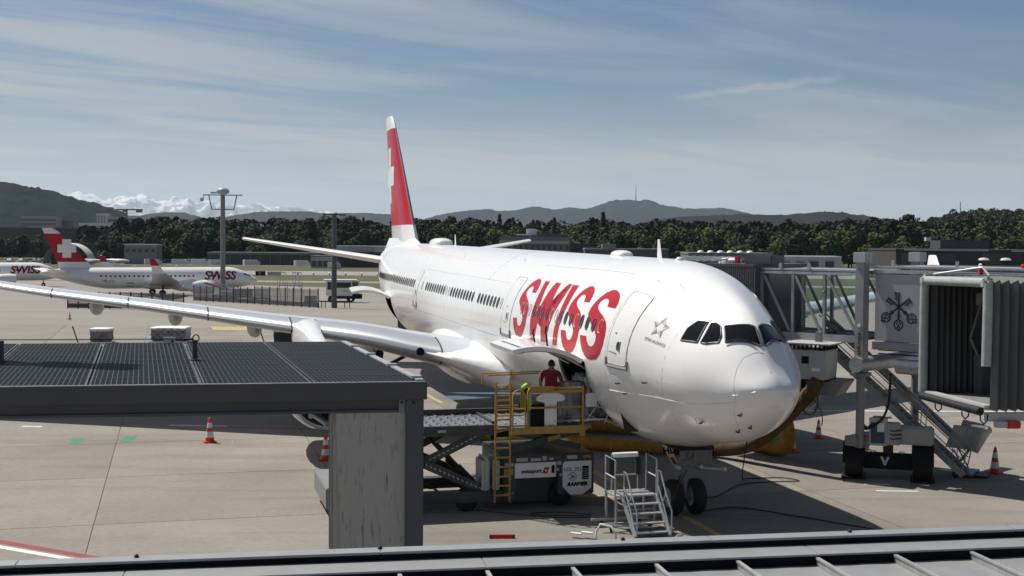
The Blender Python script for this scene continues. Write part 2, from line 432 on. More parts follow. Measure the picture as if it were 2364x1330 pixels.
# green ended service marking with worn lettering
gm = MB()
gm.add([(-17.95, 51.8, .005), (-17.45, 51.85, .005), (-17.05, 50.35, .005), (-17.5, 50.3, .005)], [(0, 1, 2, 3)])
gm.add([(-15.95, 52.4, .005), (-15.4, 52.45, .005), (-15.35, 50.95, .005), (-15.75, 50.9, .005)], [(0, 1, 2, 3)])
tag(gm.build('green_marking', MATS['line_green'], fix=False), kind='structure')
strip('grey_marking_outline', [(-17.5, 51.85), (-15.9, 52.4)], .06, MATS['mark_grey'])
strip('grey_marking_outline', [(-17.1, 50.4), (-15.7, 50.92)], .06, MATS['mark_grey'])
wm = MB()
for i in range(9):
    x = -17.0+i*.14; wm.box((x, 51.25+i*.04, .006), (.07, .25, .002), rz=.3*random.uniform(-1, 1))
tag(wm.build('worn_marking_text', MATS['mark_grey'], fix=False), kind='structure')
# fine cracks in the slabs
for pts in ([(-20.55, 56.3), (-20.3, 55.2), (-20.55, 54.3), (-20.75, 53.2)], [(-11.85, 52.9), (-11.7, 52.0), (-11.3, 51.5), (-11.15, 50.6)]):
    strip('slab_crack', pts, .035, MATS['mark_grey'], .003)

# ------------------------------------------------------------ airfield beyond the stand
def grass_mat(name, a, b, c):
    m = mat(name, a, .95, c2=b, scale=.09, bump=.6, bscale=2.5, detail=9, stretch=(.5, 1.8, 1), lo=.38, hi=.62)
    return m
grass_mat('grass_green', (0.044, 0.058, 0.015), (0.072, 0.070, 0.025), 0)
grass_mat('grass_dry', (0.072, 0.064, 0.024), (0.052, 0.056, 0.018), 0)
mat('taxiway', (0.25, 0.24, 0.215), .9, var=.2, scale=.15, stretch=(.3, 2, 1))
mat('runway', (0.16, 0.155, 0.15), .9, var=.2, scale=.1, stretch=(.3, 2, 1))
def field(name, pts, m, dz):
    mb = MB(); k = 14
    (a, b, c, d) = [Vector((*p, 0)) for p in pts]
    mb.grid(lambda u, v: (lambda p: (p.x, p.y, gz(p.y)+dz))((a.lerp(b, u)).lerp(d.lerp(c, u), v)), k, k)
    o = mb.build(name, m, fix=False); tag(o, kind='structure'); return o
# four corners: near-left, near-right, far-right, far-left
field('grass', [(-260, 372), (330, 70), (330, 700), (-330, 700)], MATS['grass_green'], .0)
field('grass_dry', [(-330, 312), (330, 268), (330, 345), (-330, 353)], MATS['grass_dry'], .02)
field('taxiway', [(-330, 305), (330, 256), (330, 266), (-330, 317)], MATS['taxiway'], .03)
field('runway', [(-330, 345), (330, 345), (330, 388), (-330, 388)], MATS['taxiway'], .04)
field('grass_dry', [(-330, 388), (330, 388), (330, 470), (-330, 470)], MATS['grass_dry'], .02)
field('perimeter_road', [(-330, 470), (330, 455), (330, 462), (-330, 480)], MATS['runway'], .05)
# ------------------------------------------------------------ the big jet
def pchip(xs, ys):
    xs = np.array(xs, float); ys = np.array(ys, float); h = np.diff(xs); d = np.diff(ys)/h
    m = np.zeros_like(ys); m[0] = d[0]; m[-1] = d[-1]
    for i in range(1, len(xs)-1):
        if d[i-1]*d[i] > 0:
            w1 = 2*h[i]+h[i-1]; w2 = h[i]+2*h[i-1]; m[i] = (w1+w2)/(w1/d[i-1]+w2/d[i])
    def f(x):
        x = min(max(x, xs[0]), xs[-1]); i = int(min(max(np.searchsorted(xs, x)-1, 0), len(xs)-2)); t = (x-xs[i])/h[i]
        return float((2*t**3-3*t**2+1)*ys[i]+(t**3-2*t**2+t)*h[i]*m[i]+(-2*t**3+3*t**2)*ys[i+1]+(t**3-t**2)*h[i]*m[i+1])
    return f
FX = [0.721, 0.776, 0.905, 1.135, 1.503, 1.963, 2.377, 2.883, 3.435, 4.124, 4.952, 5.872, 7.16, 9.0, 42, 46, 50, 54, 58, 61, 62.5]
ZT = [-0.379, -0.261, -0.083, 0.147, 0.646, 1.175, 1.47, 1.734, 1.956, 2.201, 2.443, 2.637, 2.785, 2.82, 2.82, 2.82, 2.8, 2.72, 2.5, 2.2, 1.95]
ZB = [-0.377, -0.603, -0.86, -1.106, -1.367, -1.627, -1.846, -2.039, -2.158, -2.282, -2.471, -2.672, -2.805, -2.82, -2.82, -2.5, -1.75, -0.75, 0.35, 1.1, 1.45]
HW = [0.0, 0.285, 0.543, 0.801, 1.044, 1.307, 1.543, 1.774, 1.937, 2.106, 2.349, 2.594, 2.766, 2.82, 2.82, 2.72, 2.4, 1.85, 1.2, 0.6, 0.28]
ZM = [-0.379, -0.39, -0.414, -0.438, -0.454, -0.427, -0.391, -0.331, -0.263, -0.185, -0.111, -0.064, -0.018, 0.001, 0, 0.15, 0.45, 0.95, 1.45, 1.68, 1.72]
fT, fB, fW, fM = [pchip(FX, a) for a in (ZT, ZB, HW, ZM)]
def axz(x): return 4.833+(x-6.67)*0.0085
def fus(x, th, off=0.0):
    """point on the fuselage skin: x aft of the datum, th from the starboard side upwards"""
    zt, zb, hw, zm = fT(x), fB(x), fW(x), fM(x); c, s = math.cos(th), math.sin(th)
    r = zt-zm if s > 0 else zm-zb
    k = 1-.5524*math.exp(-((x-2.0)/2.8)**2)*s*s if s > 0 else 1.0
    return Vector((x, hw*c*k, zm+r*s+axz(x)))
def skin(x, th, off=0.0):
    p = fus(x, th)
    if off:
        a = fus(x+.02, th)-fus(x-.02 if x > .75 else x, th); b = fus(x, th+.01)-fus(x, th-.01); n = b.cross(a)
        if n.length > 1e-9:
            n.normalize()
            if n.dot(p-Vector((max(x, 2.2)+.3, 0, axz(x)+fM(x)))) < 0: n = -n
            p = p+n*off
    return p
GEAR = Vector((5.2348, 38.0840, 0))
jet = thing('airliner', 'large white passenger jet with big red letters, parked nose towards the viewer at the bridge', 'airliner', GEAR+FWD*6.67, math.atan2(-FWD.y, -FWD.x))
CX0, CX1, CT0, CT1 = 7.95, 10.70, -0.11, -0.93            # forward cargo opening
AX0, AX1 = 43.6, 46.3                                      # aft cargo opening
def fuselage():
    xs = sorted(set([.721, .74, .776, .83, .905, 1.0, 1.135, 1.3, 1.503, 1.72, 1.963, 2.17, 2.377, 2.62, 2.883, 3.15, 3.435, 3.78, 4.124, 4.53, 4.952, 5.4, 5.872, 6.5, 7.16, 7.55, CX0, 8.5, 9.0, 9.6, 10.2, CX1, AX0, AX1]
        + list(np.arange(12, 42, 2.0)) + list(np.arange(42, 62, 1.0)) + [62.5]))
    ths = sorted(set(list(np.linspace(-PI, PI, 73)[:-1]) + [CT0, CT1]))
    n = len(ths); mb = MB(); vs = [fus(x, t) for x in xs for t in ths]; fs = []
    for i in range(len(xs)-1):
        for k in range(n):
            k2 = (k+1) % n
            if (CX0-1e-6 <= xs[i] < CX1-1e-6 or AX0-1e-6 <= xs[i] < AX1-1e-6) and k2 and ths[k] >= CT1-1e-6 and ths[k2] <= CT0+1e-6: continue
            fs.append((i*n+k, i*n+k2, (i+1)*n+k2, (i+1)*n+k))
    fs.append(tuple(range((len(xs)-1)*n, len(xs)*n)))
    mb.add(vs, fs)
    return mb.build('fuselage', MATS['aircraft_white'], jet, smooth=60)
FUS = fuselage()
def skin_patch(name, pts, m, off=.006, parent=FUS, dth=.07, dx=.6, thick=0.0):
    """polygon given in (x, theta), laid on the skin"""
    bm = bmesh.new(); f = bm.faces.new([bm.verts.new((x, t, 0)) for x, t in pts])
    bmesh.ops.triangulate(bm, faces=[f])
    for ax, st in ((1, dth), (0, dx)):
        lo, hi = min(p[ax] for p in pts), max(p[ax] for p in pts); k = math.floor(lo/st)+1
        while k*st < hi:
            co = [0, 0, 0]; no = [0, 0, 0]; co[ax] = k*st; no[ax] = 1
            bmesh.ops.bisect_plane(bm, geom=bm.verts[:]+bm.edges[:]+bm.faces[:], plane_co=co, plane_no=no, dist=1e-5); k += 1
    for v in bm.verts: v.co = skin(v.co.x, v.co.y, off)
    bmesh.ops.recalc_face_normals(bm, faces=bm.faces)
    me = bpy.data.meshes.new(name); bm.to_mesh(me); bm.free(); me.materials.append(m)
    if len(me.polygons):
        # outward
        c = me.polygons[0]
        if c.normal.dot(Vector((0, c.center.y, c.center.z-axz(c.center.x)))) < 0: me.flip_normals()
    o = bpy.data.objects.new(name, me); col.objects.link(o); o.parent = parent
    return o
def skin_line(mb, pts, r=.012, off=.0, closed=False, st=.12):
    out = []
    q = pts+[pts[0]] if closed else pts
    for (a, b) in zip(q[:-1], q[1:]):
        k = max(1, int(max(abs(b[0]-a[0])/.5, abs(b[1]-a[1])/st)))
        out += [skin(a[0]+(b[0]-a[0])*i/k, a[1]+(b[1]-a[1])*i/k, off) for i in range(k)]
    if not closed: out.append(skin(*q[-1], off))
    mb.path(out, r, 5, closed=closed, cap=not closed)
def rrect(x0, x1, t0, t1, rx, rt):
    pts = []
    for cx, ct, a0 in ((x1-rx, t1-rt, 0), (x0+rx, t1-rt, 90), (x0+rx, t0+rt, 180), (x1-rx, t0+rt, 270)):
        for k in range(4): a = R(a0+30*k); pts.append((cx+rx*math.cos(a), ct+rt*math.sin(a)))
    return pts
# big lettering, measured on the skin
GLYPH_S = [(7.071,0.534),(6.553,0.537),(6.569,0.603),(6.735,0.679),(6.944,0.723),(7.25,0.747),(7.506,0.738),(7.778,0.693),(7.993,0.623),(8.15,0.544),(8.246,0.47),(8.233,0.41),(8.115,0.372),(7.864,0.33),(7.555,0.284),(7.257,0.239),(7.09,0.191),(7.087,0.145),(7.186,0.099),(7.374,0.074),(7.589,0.08),(7.776,0.119),(7.881,0.17),(8.408,0.164),(8.308,0.093),(8.157,0.02),(7.933,-0.038),(7.632,-0.068),(7.3,-0.067),(6.975,-0.038),(6.718,0.024),(6.547,0.115),(6.508,0.225),(6.582,0.315),(6.761,0.379),(7.059,0.424),(7.378,0.455),(7.639,0.489),(7.769,0.524),(7.767,0.569),(7.652,0.605),(7.486,0.62),(7.284,0.616),(7.152,0.585)]
GLYPH_W = [(14.434,0.724),(13.926,0.728),(13.492,0.439),(13.628,0.304),(13.616,0.191),(13.431,0.327),(13.293,0.434),(13.074,0.573),(13.135,0.726),(12.574,0.723),(12.268,0.476),(12.244,0.337),(12.227,0.2),(11.957,0.326),(11.748,0.431),(11.558,0.569),(11.715,0.731),(11.336,0.73),(11.313,0.535),(11.469,0.4),(11.658,0.28),(11.785,0.138),(11.979,-0.025),(12.582,-0.036),(12.673,0.131),(12.783,0.288),(12.941,0.493),(13.026,0.364),(13.132,0.172),(13.382,-0.046),(13.981,-0.057),(13.979,0.078),(14.079,0.184),(14.113,0.368),(14.167,0.546)]
GLYPH_I = [(11.231,0.726),(10.592,0.728),(10.492,0.544),(10.514,0.378),(10.627,0.22),(10.68,0.102),(10.72,-0.025),(11.215,-0.035),(11.171,0.063),(11.138,0.173),(11.033,0.304),(11.005,0.466),(11.077,0.6)]

def fit(g, left, k): return [(left-(8.409-x)*k, t) for x, t in g]
skin_patch('letter', fit(GLYPH_S, 16.347, .93), MATS['airline_red'])
skin_patch('letter', GLYPH_W, MATS['airline_red'])
skin_patch('letter', GLYPH_I, MATS['airline_red'])
skin_patch('letter', fit(GLYPH_S, 10.397, .955), MATS['airline_red'])
skin_patch('letter', GLYPH_S, MATS['airline_red'])
# cabin windows: dark panes with a grey frame, and blanked windows that show only their outline
TW = math.asin(.8598/2.82)
def window(x, blank=False):
    th = TW
    if x > 44:      # keep the height as the tail narrows
        z = .8598; zm = fM(x); th = math.asin(max(-.9, min(.9, (z-zm)/((fT(x)-zm) if z > zm else (zm-fB(x))))))
    ring = [(x+.125*math.copysign(abs(math.cos(a))**.7, math.cos(a)), th+.075*math.copysign(abs(math.sin(a))**.8, math.sin(a))) for a in np.linspace(0, 2*PI, 13)[:-1]]
    if not blank:
        mb = MB(); mb.poly([skin(a, b, .009) for a, b in ring])
        w = mb.build('window', MATS['cabin_glass'], FUS, fix=False)
    mb = MB(); mb.path([skin(a, b, .006) for a, b in ring], .014 if blank else .018, 4, closed=True)
    if blank: mb.build('blanked_window', MATS['seam_grey'], FUS, smooth=60)
    else: mb.build('window_frame', MATS['window_frame'], FUS, smooth=60)
for k in list(range(0, 8))+list(range(9, 29))+[30]: window(18.475+.5334*k, k in (0, 18, 19, 30))
for i in range(17): window(18.475-2.988-.5334*(16-i), i in (0, 4, 8, 9, 14, 15, 16))
for k in range(27): window(36.75+.5334*k)
# passenger doors: proud panel, seam, sill plate and small viewing window
def pax_door(x0, x1, t0, t1, port=False):
    pts = rrect(x0, x1, t0, t1, .12, .05)
    fl = (lambda q: [(x, PI-t) for x, t in q]) if port else (lambda q: q)
    d = skin_patch('passenger_door', fl(pts), MATS['aircraft_white'], .010, dth=.05)
    mb = MB(); skin_line(mb, fl(pts), .017, .004, closed=True); mb.build('door_seam', MATS['seam_grey'], FUS, smooth=60)
    if port: return
    mb = MB()
    skin_line(mb, [(x0-.05, t0+.06), (x0-.04, t0-.03), (x1+.04, t0-.03), (x1+.05, t0+.06)], .05, .0); mb.build('door_sill_plate', MATS['mark_grey'], FUS)
    c = (x0*.55+x1*.45, .16)
    ring = [(c[0]+.085*math.cos(a), c[1]+.05*math.sin(a)) for a in np.linspace(0, 2*PI, 13)[:-1]]
    skin_patch('door_window', ring, MATS['cabin_glass'], .016)
    mb = MB(); skin_line(mb, [(x0+.35, .10), (x0+.35, .21)], .022, .01); skin_line(mb, [(x0+.72, .29), (x0+.64, .29)], .022, .01)
    skin_line(mb, [(x0+.5, .08), (x0+.9, .085)], .010, .012); mb.build('door_handle', MATS['mark_grey'], FUS)
pax_door(5.24, 6.22, -.042, .80); pax_door(16.74, 17.98, -.075, .735); pax_door(35.45, 36.2, -.07, .60); pax_door(52.3, 53.2, .10, .85)
pax_door(5.24, 6.22, -.042, .80, True); pax_door(16.74, 17.98, -.075, .735, True)
# cockpit windows
def chord(pl, n=6):
    out = []
    for (a, b) in zip(pl, pl[1:]+pl[:1]):
        A, B = fus(*a), fus(*b)
        for i in range(n):
            P = A.lerp(B, i/n); x = P.x; zm = fM(x)+axz(x); want = math.atan2(P.z-zm, P.y); lo, hi = min(a[1], b[1])-.3, max(a[1], b[1])+.3
            for _ in range(40):
                m = (lo+hi)/2; q = fus(x, m)
                if math.atan2(q.z-zm, q.y) < want: lo = m
                else: hi = m
            out.append((x, m))
    return out
PANE = {'side_window': [[(3.325, .465), (3.389, .623), (3.287, .765), (2.982, .825), (2.801, .531)], [(2.697, .549), (2.882, .834), (2.745, .881), (2.575, .871), (2.346, .766), (2.285, .675), (2.549, .57)]],
        'windscreen': [[(2.50, .915), (1.975, 1.46), (1.925, 1.505), (1.56, 1.50), (1.546, 1.42), (2.14, .74)]]}
for nm, polys in PANE.items():
    for pl in polys:
        for fl in (False, True):
            q = chord(pl); q = [(x, PI-t) for x, t in q] if fl else q
            skin_patch(nm, q, MATS['cockpit_glass'], .012, dth=.05, dx=.12)
            mb = MB(); mb.path([skin(*w, .008) for w in q], .026, 6, closed=True); mb.build('windscreen_frame', MATS['window_frame'], FUS, smooth=60)
for s in (1, -1):
    mb = MB(); f = (lambda t: t) if s > 0 else (lambda t: PI-t)
    skin_line(mb, [(2.12, f(.72)), (1.85, f(.98)), (1.60, f(1.22))], .018, .05, st=.04); mb.build('wiper', MATS['mark_black'], FUS)
# radome seam, lightning strips, panel joints, probes
mb = MB()
skin_line(mb, [(1.40, 1.5), (1.506, 1.044), (1.559, .79), (1.508, .591), (1.42, .40), (1.31, .142), (1.273, -.159), (1.291, -.383), (1.758, -1.057), (2.345, -1.51)], .004, .001, st=.05)
skin_line(mb, [(6.3, .95), (6.35, .3), (6.4, -.3), (6.5, -1.0)], .004, .0005); skin_line(mb, [(3.55, .9), (3.6, .2), (3.7, -.5), (3.9, -1.2)], .004, .0005)
skin_line(mb, [(7.3, 1.02), (16.5, 1.0)], .006, .001); skin_line(mb, [(18.6, -.14), (35.2, -.14)], .010, .001); skin_line(mb, [(11, -.05), (16.6, -.05)], .006, .001)
skin_line(mb, [(18.6, .62), (35, .62)], .006, .001); skin_line(mb, [(22, .62), (22, 1.5)], .006, .001)
for x, t in ((4.1, 1.0), (5.0, .93), (30.2, 1.02), (19.8, 1.05)): skin_line(mb, [(x, t), (x+.9, t+.10)], .016, .003)
mb.build('panel_seam', MATS['seam_grey'], FUS, smooth=60)
mb = MB()
skin_line(mb, [(1.33, -.135), (.88, -.02)], .018, .012); skin_line(mb, [(1.05, 1.5), (1.5, 1.25)], .012, .01); skin_line(mb, [(1.32, -.36), (6.4, -.36)], .014, .006)
mb.build('lightning_strip', MATS['white_paint'], FUS, smooth=60)
mb = MB()
for x, t, l in ((4.35, -.18, .22), (5.4, -.36, .2), (5.65, -.25, .18), (1.35, -.80, .25), (2.55, -.72, .16), (1.95, -1.22, .22), (1.6, -1.32, .2)):
    p = skin(x, t, .0); q = skin(x, t, .09); mb.bar(p, q, .025); mb.bar(q, q+Vector((l*.9, 0, 0)), .03)
mb.build('probe', MATS['mark_black'], FUS)
for k in range(8):
    a = 2*PI*k/8; mb = MB(); mb.lathe([(.02, 0), (.02, .012)], 6, Matrix.Translation(skin(2.62+.14*math.cos(a), -.70+.06*math.sin(a), .0))); 
    if k < 6: mb.build('static_port', MATS['mark_grey'], FUS)
# alliance emblem: five triangular darts and a small line of lettering
for k in range(5):
    a = R(90+72*k); c, s = math.cos(a), math.sin(a)
    def P(r, b): return (4.30-.9*(r*math.cos(a+b)), .495+.36*(r*math.sin(a+b)))
    skin_patch('emblem_dart', [P(.38, 0), P(.20, .62), P(.12, -.05)], MATS['mark_grey'], .008)
    skin_patch('emblem_dart', [P(.38, 0), P(.12, -.05), P(.17, -.75)], MATS['seam_grey'], .008)
me = text_mesh('STAR ALLIANCE', .125, .0, .002)
me.name = 'alliance_lettering'
for v in me.vertices: v.co = skin(4.21-v.co.x, .325+v.co.y/2.6, .012)
me.materials.clear(); me.materials.append(MATS['mark_grey']); share('alliance_lettering', me, FUS)
for s, x, t, n in ((.07, 5.75, .10, 'EXIT'), (.07, 17.35, .07, 'EXIT')):
    pass
# cargo hold, door and its actuators
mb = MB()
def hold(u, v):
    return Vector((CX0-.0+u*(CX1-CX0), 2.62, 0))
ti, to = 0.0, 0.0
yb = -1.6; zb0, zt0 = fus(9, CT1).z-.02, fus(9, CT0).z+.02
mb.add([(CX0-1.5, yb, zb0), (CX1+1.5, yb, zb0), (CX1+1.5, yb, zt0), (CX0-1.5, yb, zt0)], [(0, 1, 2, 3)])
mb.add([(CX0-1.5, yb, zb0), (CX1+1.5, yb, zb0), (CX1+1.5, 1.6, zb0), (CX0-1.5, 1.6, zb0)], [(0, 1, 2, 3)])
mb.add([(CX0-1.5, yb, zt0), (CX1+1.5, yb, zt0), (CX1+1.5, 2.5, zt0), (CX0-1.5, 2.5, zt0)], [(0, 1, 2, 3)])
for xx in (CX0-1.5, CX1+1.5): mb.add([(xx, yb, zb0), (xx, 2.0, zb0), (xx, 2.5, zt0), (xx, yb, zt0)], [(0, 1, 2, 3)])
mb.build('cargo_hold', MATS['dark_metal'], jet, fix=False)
mb = MB()
for xx in (CX0, CX1):
    mb.path([skin(xx, t, -.05) for t in np.linspace(CT0, CT1, 10)], .05, 5)
mb.bar(skin(CX0, CT1, -.03), skin(CX1, CT1, -.03), .12, .06); mb.build('cargo_door_frame', MATS['mid_grey'], jet)
A128 = R(128)
def door_pt(x, t, off, X0=CX0, X1=CX1, A=A128):
    p = skin(min(max(x, X0), X1), t, off); h = fus(x, CT0); d = Vector((0, p.y-h.y, p.z-h.z))
    c, s = math.cos(A), math.sin(A)
    return Vector((x, h.y+.03+d.y*c-d.z*s, h.z+.05+d.y*s+d.z*c))
def cargo_door(X0, X1):
    mb = MB(); N = 14; rings = []; xm = (X0+X1)/2
    for i in range(N+1):
        t = CT0+(CT1-CT0)*i/N
        rings.append([door_pt(x, t, o, X0, X1) for x, o in ((X0+.02, 0), (xm, 0), (X1-.02, 0), (X1-.02, -.13), (xm, -.13), (X0+.02, -.13))])
    mb.loft(rings); return mb.build('cargo_door', [MATS['aircraft_white']], jet, smooth=40)
cd = cargo_door(CX0, CX1); cargo_door(AX0, AX1)
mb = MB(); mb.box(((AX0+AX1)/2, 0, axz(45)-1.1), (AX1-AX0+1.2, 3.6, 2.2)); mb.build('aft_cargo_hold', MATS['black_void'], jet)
mb = MB()
for i in range(12): mb.bar(door_pt(CX0+.3+.18*i, CT1+.12, .004), door_pt(CX0+.36+.18*i, CT1+.10, .004), .05, .01)
mb.build('latch_slot', MATS['mark_black'], cd)
mb = MB(); mb.loft([[door_pt(CX0+.06, t, -.134), door_pt(CX1-.06, t, -.134), door_pt(CX1-.06, t, -.16), door_pt(CX0+.06, t, -.16)] for t in np.linspace(CT0-.06, CT1+.06, 10)])
mb.build('door_liner', MATS['mid_grey'], cd, smooth=40)
for xx in (8.35, 10.2):
    mb = MB(); q = door_pt(xx, CT0-.30, -.1); mb.tube(fus(xx, CT0-.10)+Vector((0, -.2, 0)), q, .045, 8); mb.build('door_actuator', MATS['bare_metal'], cd, smooth=50)
for xx, l in ((8.6, .62), (10.0, .42)):
    p = door_pt(xx, CT0-.36, 0); mb = MB(); mb.path([p, p+Vector((0, .03, l*.55)), p+Vector((-.12, .10, l*.75)), p+Vector((-.06, .05, l))], .03, 6); mb.build('door_handle_lever', MATS['mark_black'], cd)
# small service panel standing open beside the cargo opening
mb = MB(); a = fus(7.72, -.52); mb.box(a+Vector((-.05, .22, -.05)), (.06, .42, .42), rz=.35)
mb.build('control_panel_door', MATS['white_paint'], jet, bevel=.02)
# crown fittings
def blade(x, h, c):
    mb = MB(); z = fT(x)+axz(x)-.03
    mb.loft([[(x+c*a-b*.35*0, w, z) for a, w in ((0, 0), (.4, .03), (1, 0), (.4, -.03))], [(x+.25+c*.45*a, w*.6, z+h) for a, w in ((0, 0), (.4, .03), (1, 0), (.4, -.03))]]) if False else None
    r0 = [(x+c*a, w, z) for a, w in ((0, 0), (.4, .035), (1, 0), (.4, -.035))]
    r1 = [(x+.22+c*.45*a, w*.6, z+h) for a, w in ((0, 0), (.4, .035), (1, 0), (.4, -.035))]
    mb.loft([r0, r1]); mb.build('blade_antenna', MATS['aircraft_white'], jet)
blade(8.7, .62, .42); blade(38.8, .62, .42)
def dome(x, L, wd, h):
    mb = MB(); z = fT(x)+axz(x)-.06
    def f(u, v):
        a, b = (u-.5)*PI, v*PI
        return Vector((x+L*.5*math.copysign(abs(math.sin(a))**.6, math.sin(a)), wd*.5*abs(math.cos(a))**.6*math.cos(b), z+(h+.06)*(abs(math.cos(a))**.6)*abs(math.sin(b))**.55))
    mb.grid(f, 14, 12); mb.build('antenna_radome', MATS['aircraft_white'], jet, smooth=60)
dome(12.45, 1.1, .62, .19); dome(42.9, 2.4, 1.15, .38)
mb = MB(); mb.lathe([(.12, 0), (.11, .06), (.05, .11), (0.001, .12)], 12, Matrix.Translation((7.3, 0, fT(7.3)+axz(7.3)-.02))); mb.build('beacon', MATS['white_paint'], jet, smooth=50)
# ------------------------------------------------------------ fin and stabilisers
def sym_ring(le, te, y_or_z, t, vert=True, n=9, thick_at=.3, off=(0, 0)):
    """symmetric aerofoil ring between leading and trailing edge x"""
    out = []; c = te-le
    ss = [.5*(1-math.cos(PI*i/n)) for i in range(n+1)]
    def yt(s): return 5*t*c*(.2969*math.sqrt(s)-.126*s-.3516*s*s+.2843*s**3-.1015*s**4)
    pts = [(le+c*s, yt(s)) for s in ss[::-1]]+[(le+c*s, -yt(s)) for s in ss[1:-1]]
    return [Vector((x, w, y_or_z)) if vert else Vector((x, y_or_z, w)) for x, w in pts]
def fin_at(z):     # leading and trailing edge at height z
    k = (z-8.0)/(16.75-8.0); return 50.55+k*(59.35-50.55), 59.6+k*(62.42-59.6)
FIN = []
for nm, z0, z1, m in (('fin_base', 7.3, 9.2, 'aircraft_white'), ('fin', 9.2, 15.95, 'airline_red'), ('fin_tip', 15.95, 16.9, 'aircraft_white')):
    rings = []
    for z in np.linspace(z0, z1, 6):
        le, te = fin_at(z)
        if nm == 'fin_tip': le += .5*((z-z0)/(z1-z0))**3
        rings.append(sym_ring(le, te, z, .10))
    mb = MB(); mb.loft(rings); FIN.append(mb.build(nm, MATS[m], jet, smooth=50))
mb = MB(); mb.loft([[Vector((x, w*k, z)) for x, w in ((47.2, 0), (50.8, .55), (56, .8), (60.6, .35), (60.8, 0), (60.6, -.35), (56, -.8), (50.8, -.55))] for z, k in ((7.0, 1.7), (7.62, 1.0))]+[[Vector((x, w, 8.35)) for x, w in ((50.9, 0), (51.8, .3), (56, .43), (60.2, .12), (60.3, 0), (60.2, -.12), (56, -.43), (51.8, -.3))]])
mb.build('fin_fillet', MATS['aircraft_white'], jet, smooth=60)
def fin_half(x, z):
    le, te = fin_at(z); s = min(max((x-le)/(te-le), 0), 1); c = te-le
    return .5*c*(.2969*math.sqrt(s)-.126*s-.3516*s*s+.2843*s**3-.1015*s**4)
for sg in (1, -1):
    for (xa, xb, za, zb) in ((59.05, 60.75, 10.75, 14.62), (57.35, 59.05, 11.95, 13.25), (60.75, 61.35, 11.95, 13.25)):
        mb = MB(); mb.grid(lambda u, v: Vector((xa+(xb-xa)*u, sg*(fin_half(xa+(xb-xa)*u, za+(zb-za)*v)+.012), za+(zb-za)*v)), 5, 6)
        mb.build('white_cross', MATS['aircraft_white'], FIN[1])
mb = MB(); le0, _ = fin_at(9.2); le1, _ = fin_at(15.9)
mb.path([Vector((le0-.02, 0, 9.25)), Vector((le1-.02, 0, 15.9))], .05, 6); mb.build('fin_leading_edge', MATS['bare_metal'], FIN[1], smooth=60)
for sg in (1, -1):
    rings = []
    for k in np.linspace(0, 1, 7):
        y = sg*(.6+k*(10.2-.6)); z = 6.75+k*1.5
        le, te = 53.4+k*(60.0-53.4), 58.9+k*(62.2-58.9)
        rg = sym_ring(le, te, y, .095, vert=False); rings.append([p+Vector((0, 0, z)) for p in rg])
    mb = MB(); mb.loft(rings); mb.build('stabiliser', MATS['aircraft_white'], jet, smooth=50)
# ------------------------------------------------------------ wings
wZ = pchip([0, 2.82, 4.6, 7, 10.2, 13.4, 16.7, 20.2, 22.5, 29.5], [2.8, 3.18, 3.5, 4.02, 4.42, 4.82, 5.22, 5.6, 5.9, 6.9])
wC = pchip([0, 2.82, 10.5, 29.5], [12.6, 10.8, 7.2, 2.5])
wT = pchip([0, 2.82, 10.5, 29.5], [.15, .145, .115, .10])
def wLE(y): return 21.3+.625*(y-2.82)
def foil(s, up):
    """unit section: s along chord; returns height over chord line as fraction of chord (times thickness)"""
    yt = 5*(.2969*math.sqrt(max(s, 0))-.126*s-.3516*s*s+.2843*s**3-.1015*s**4)
    cam = .35*(s*(1-s))
    return yt*.98+cam if up else -yt*.80+cam
SS = [0, .006, .018, .04, .075, .12, .2, .32, .46, .62, .8, 1.0]
def wpt(y, s, up, sg, off=0.0):
    c, t = wC(y), wT(y)
    return Vector((wLE(y)+c*s, sg*y, wZ(y)+(-.04*max(0, y-2.8) if sg < 0 else 0)-.004*c*s*0+c*t*foil(s, up)+(off if up else -off)-c*s*.015))
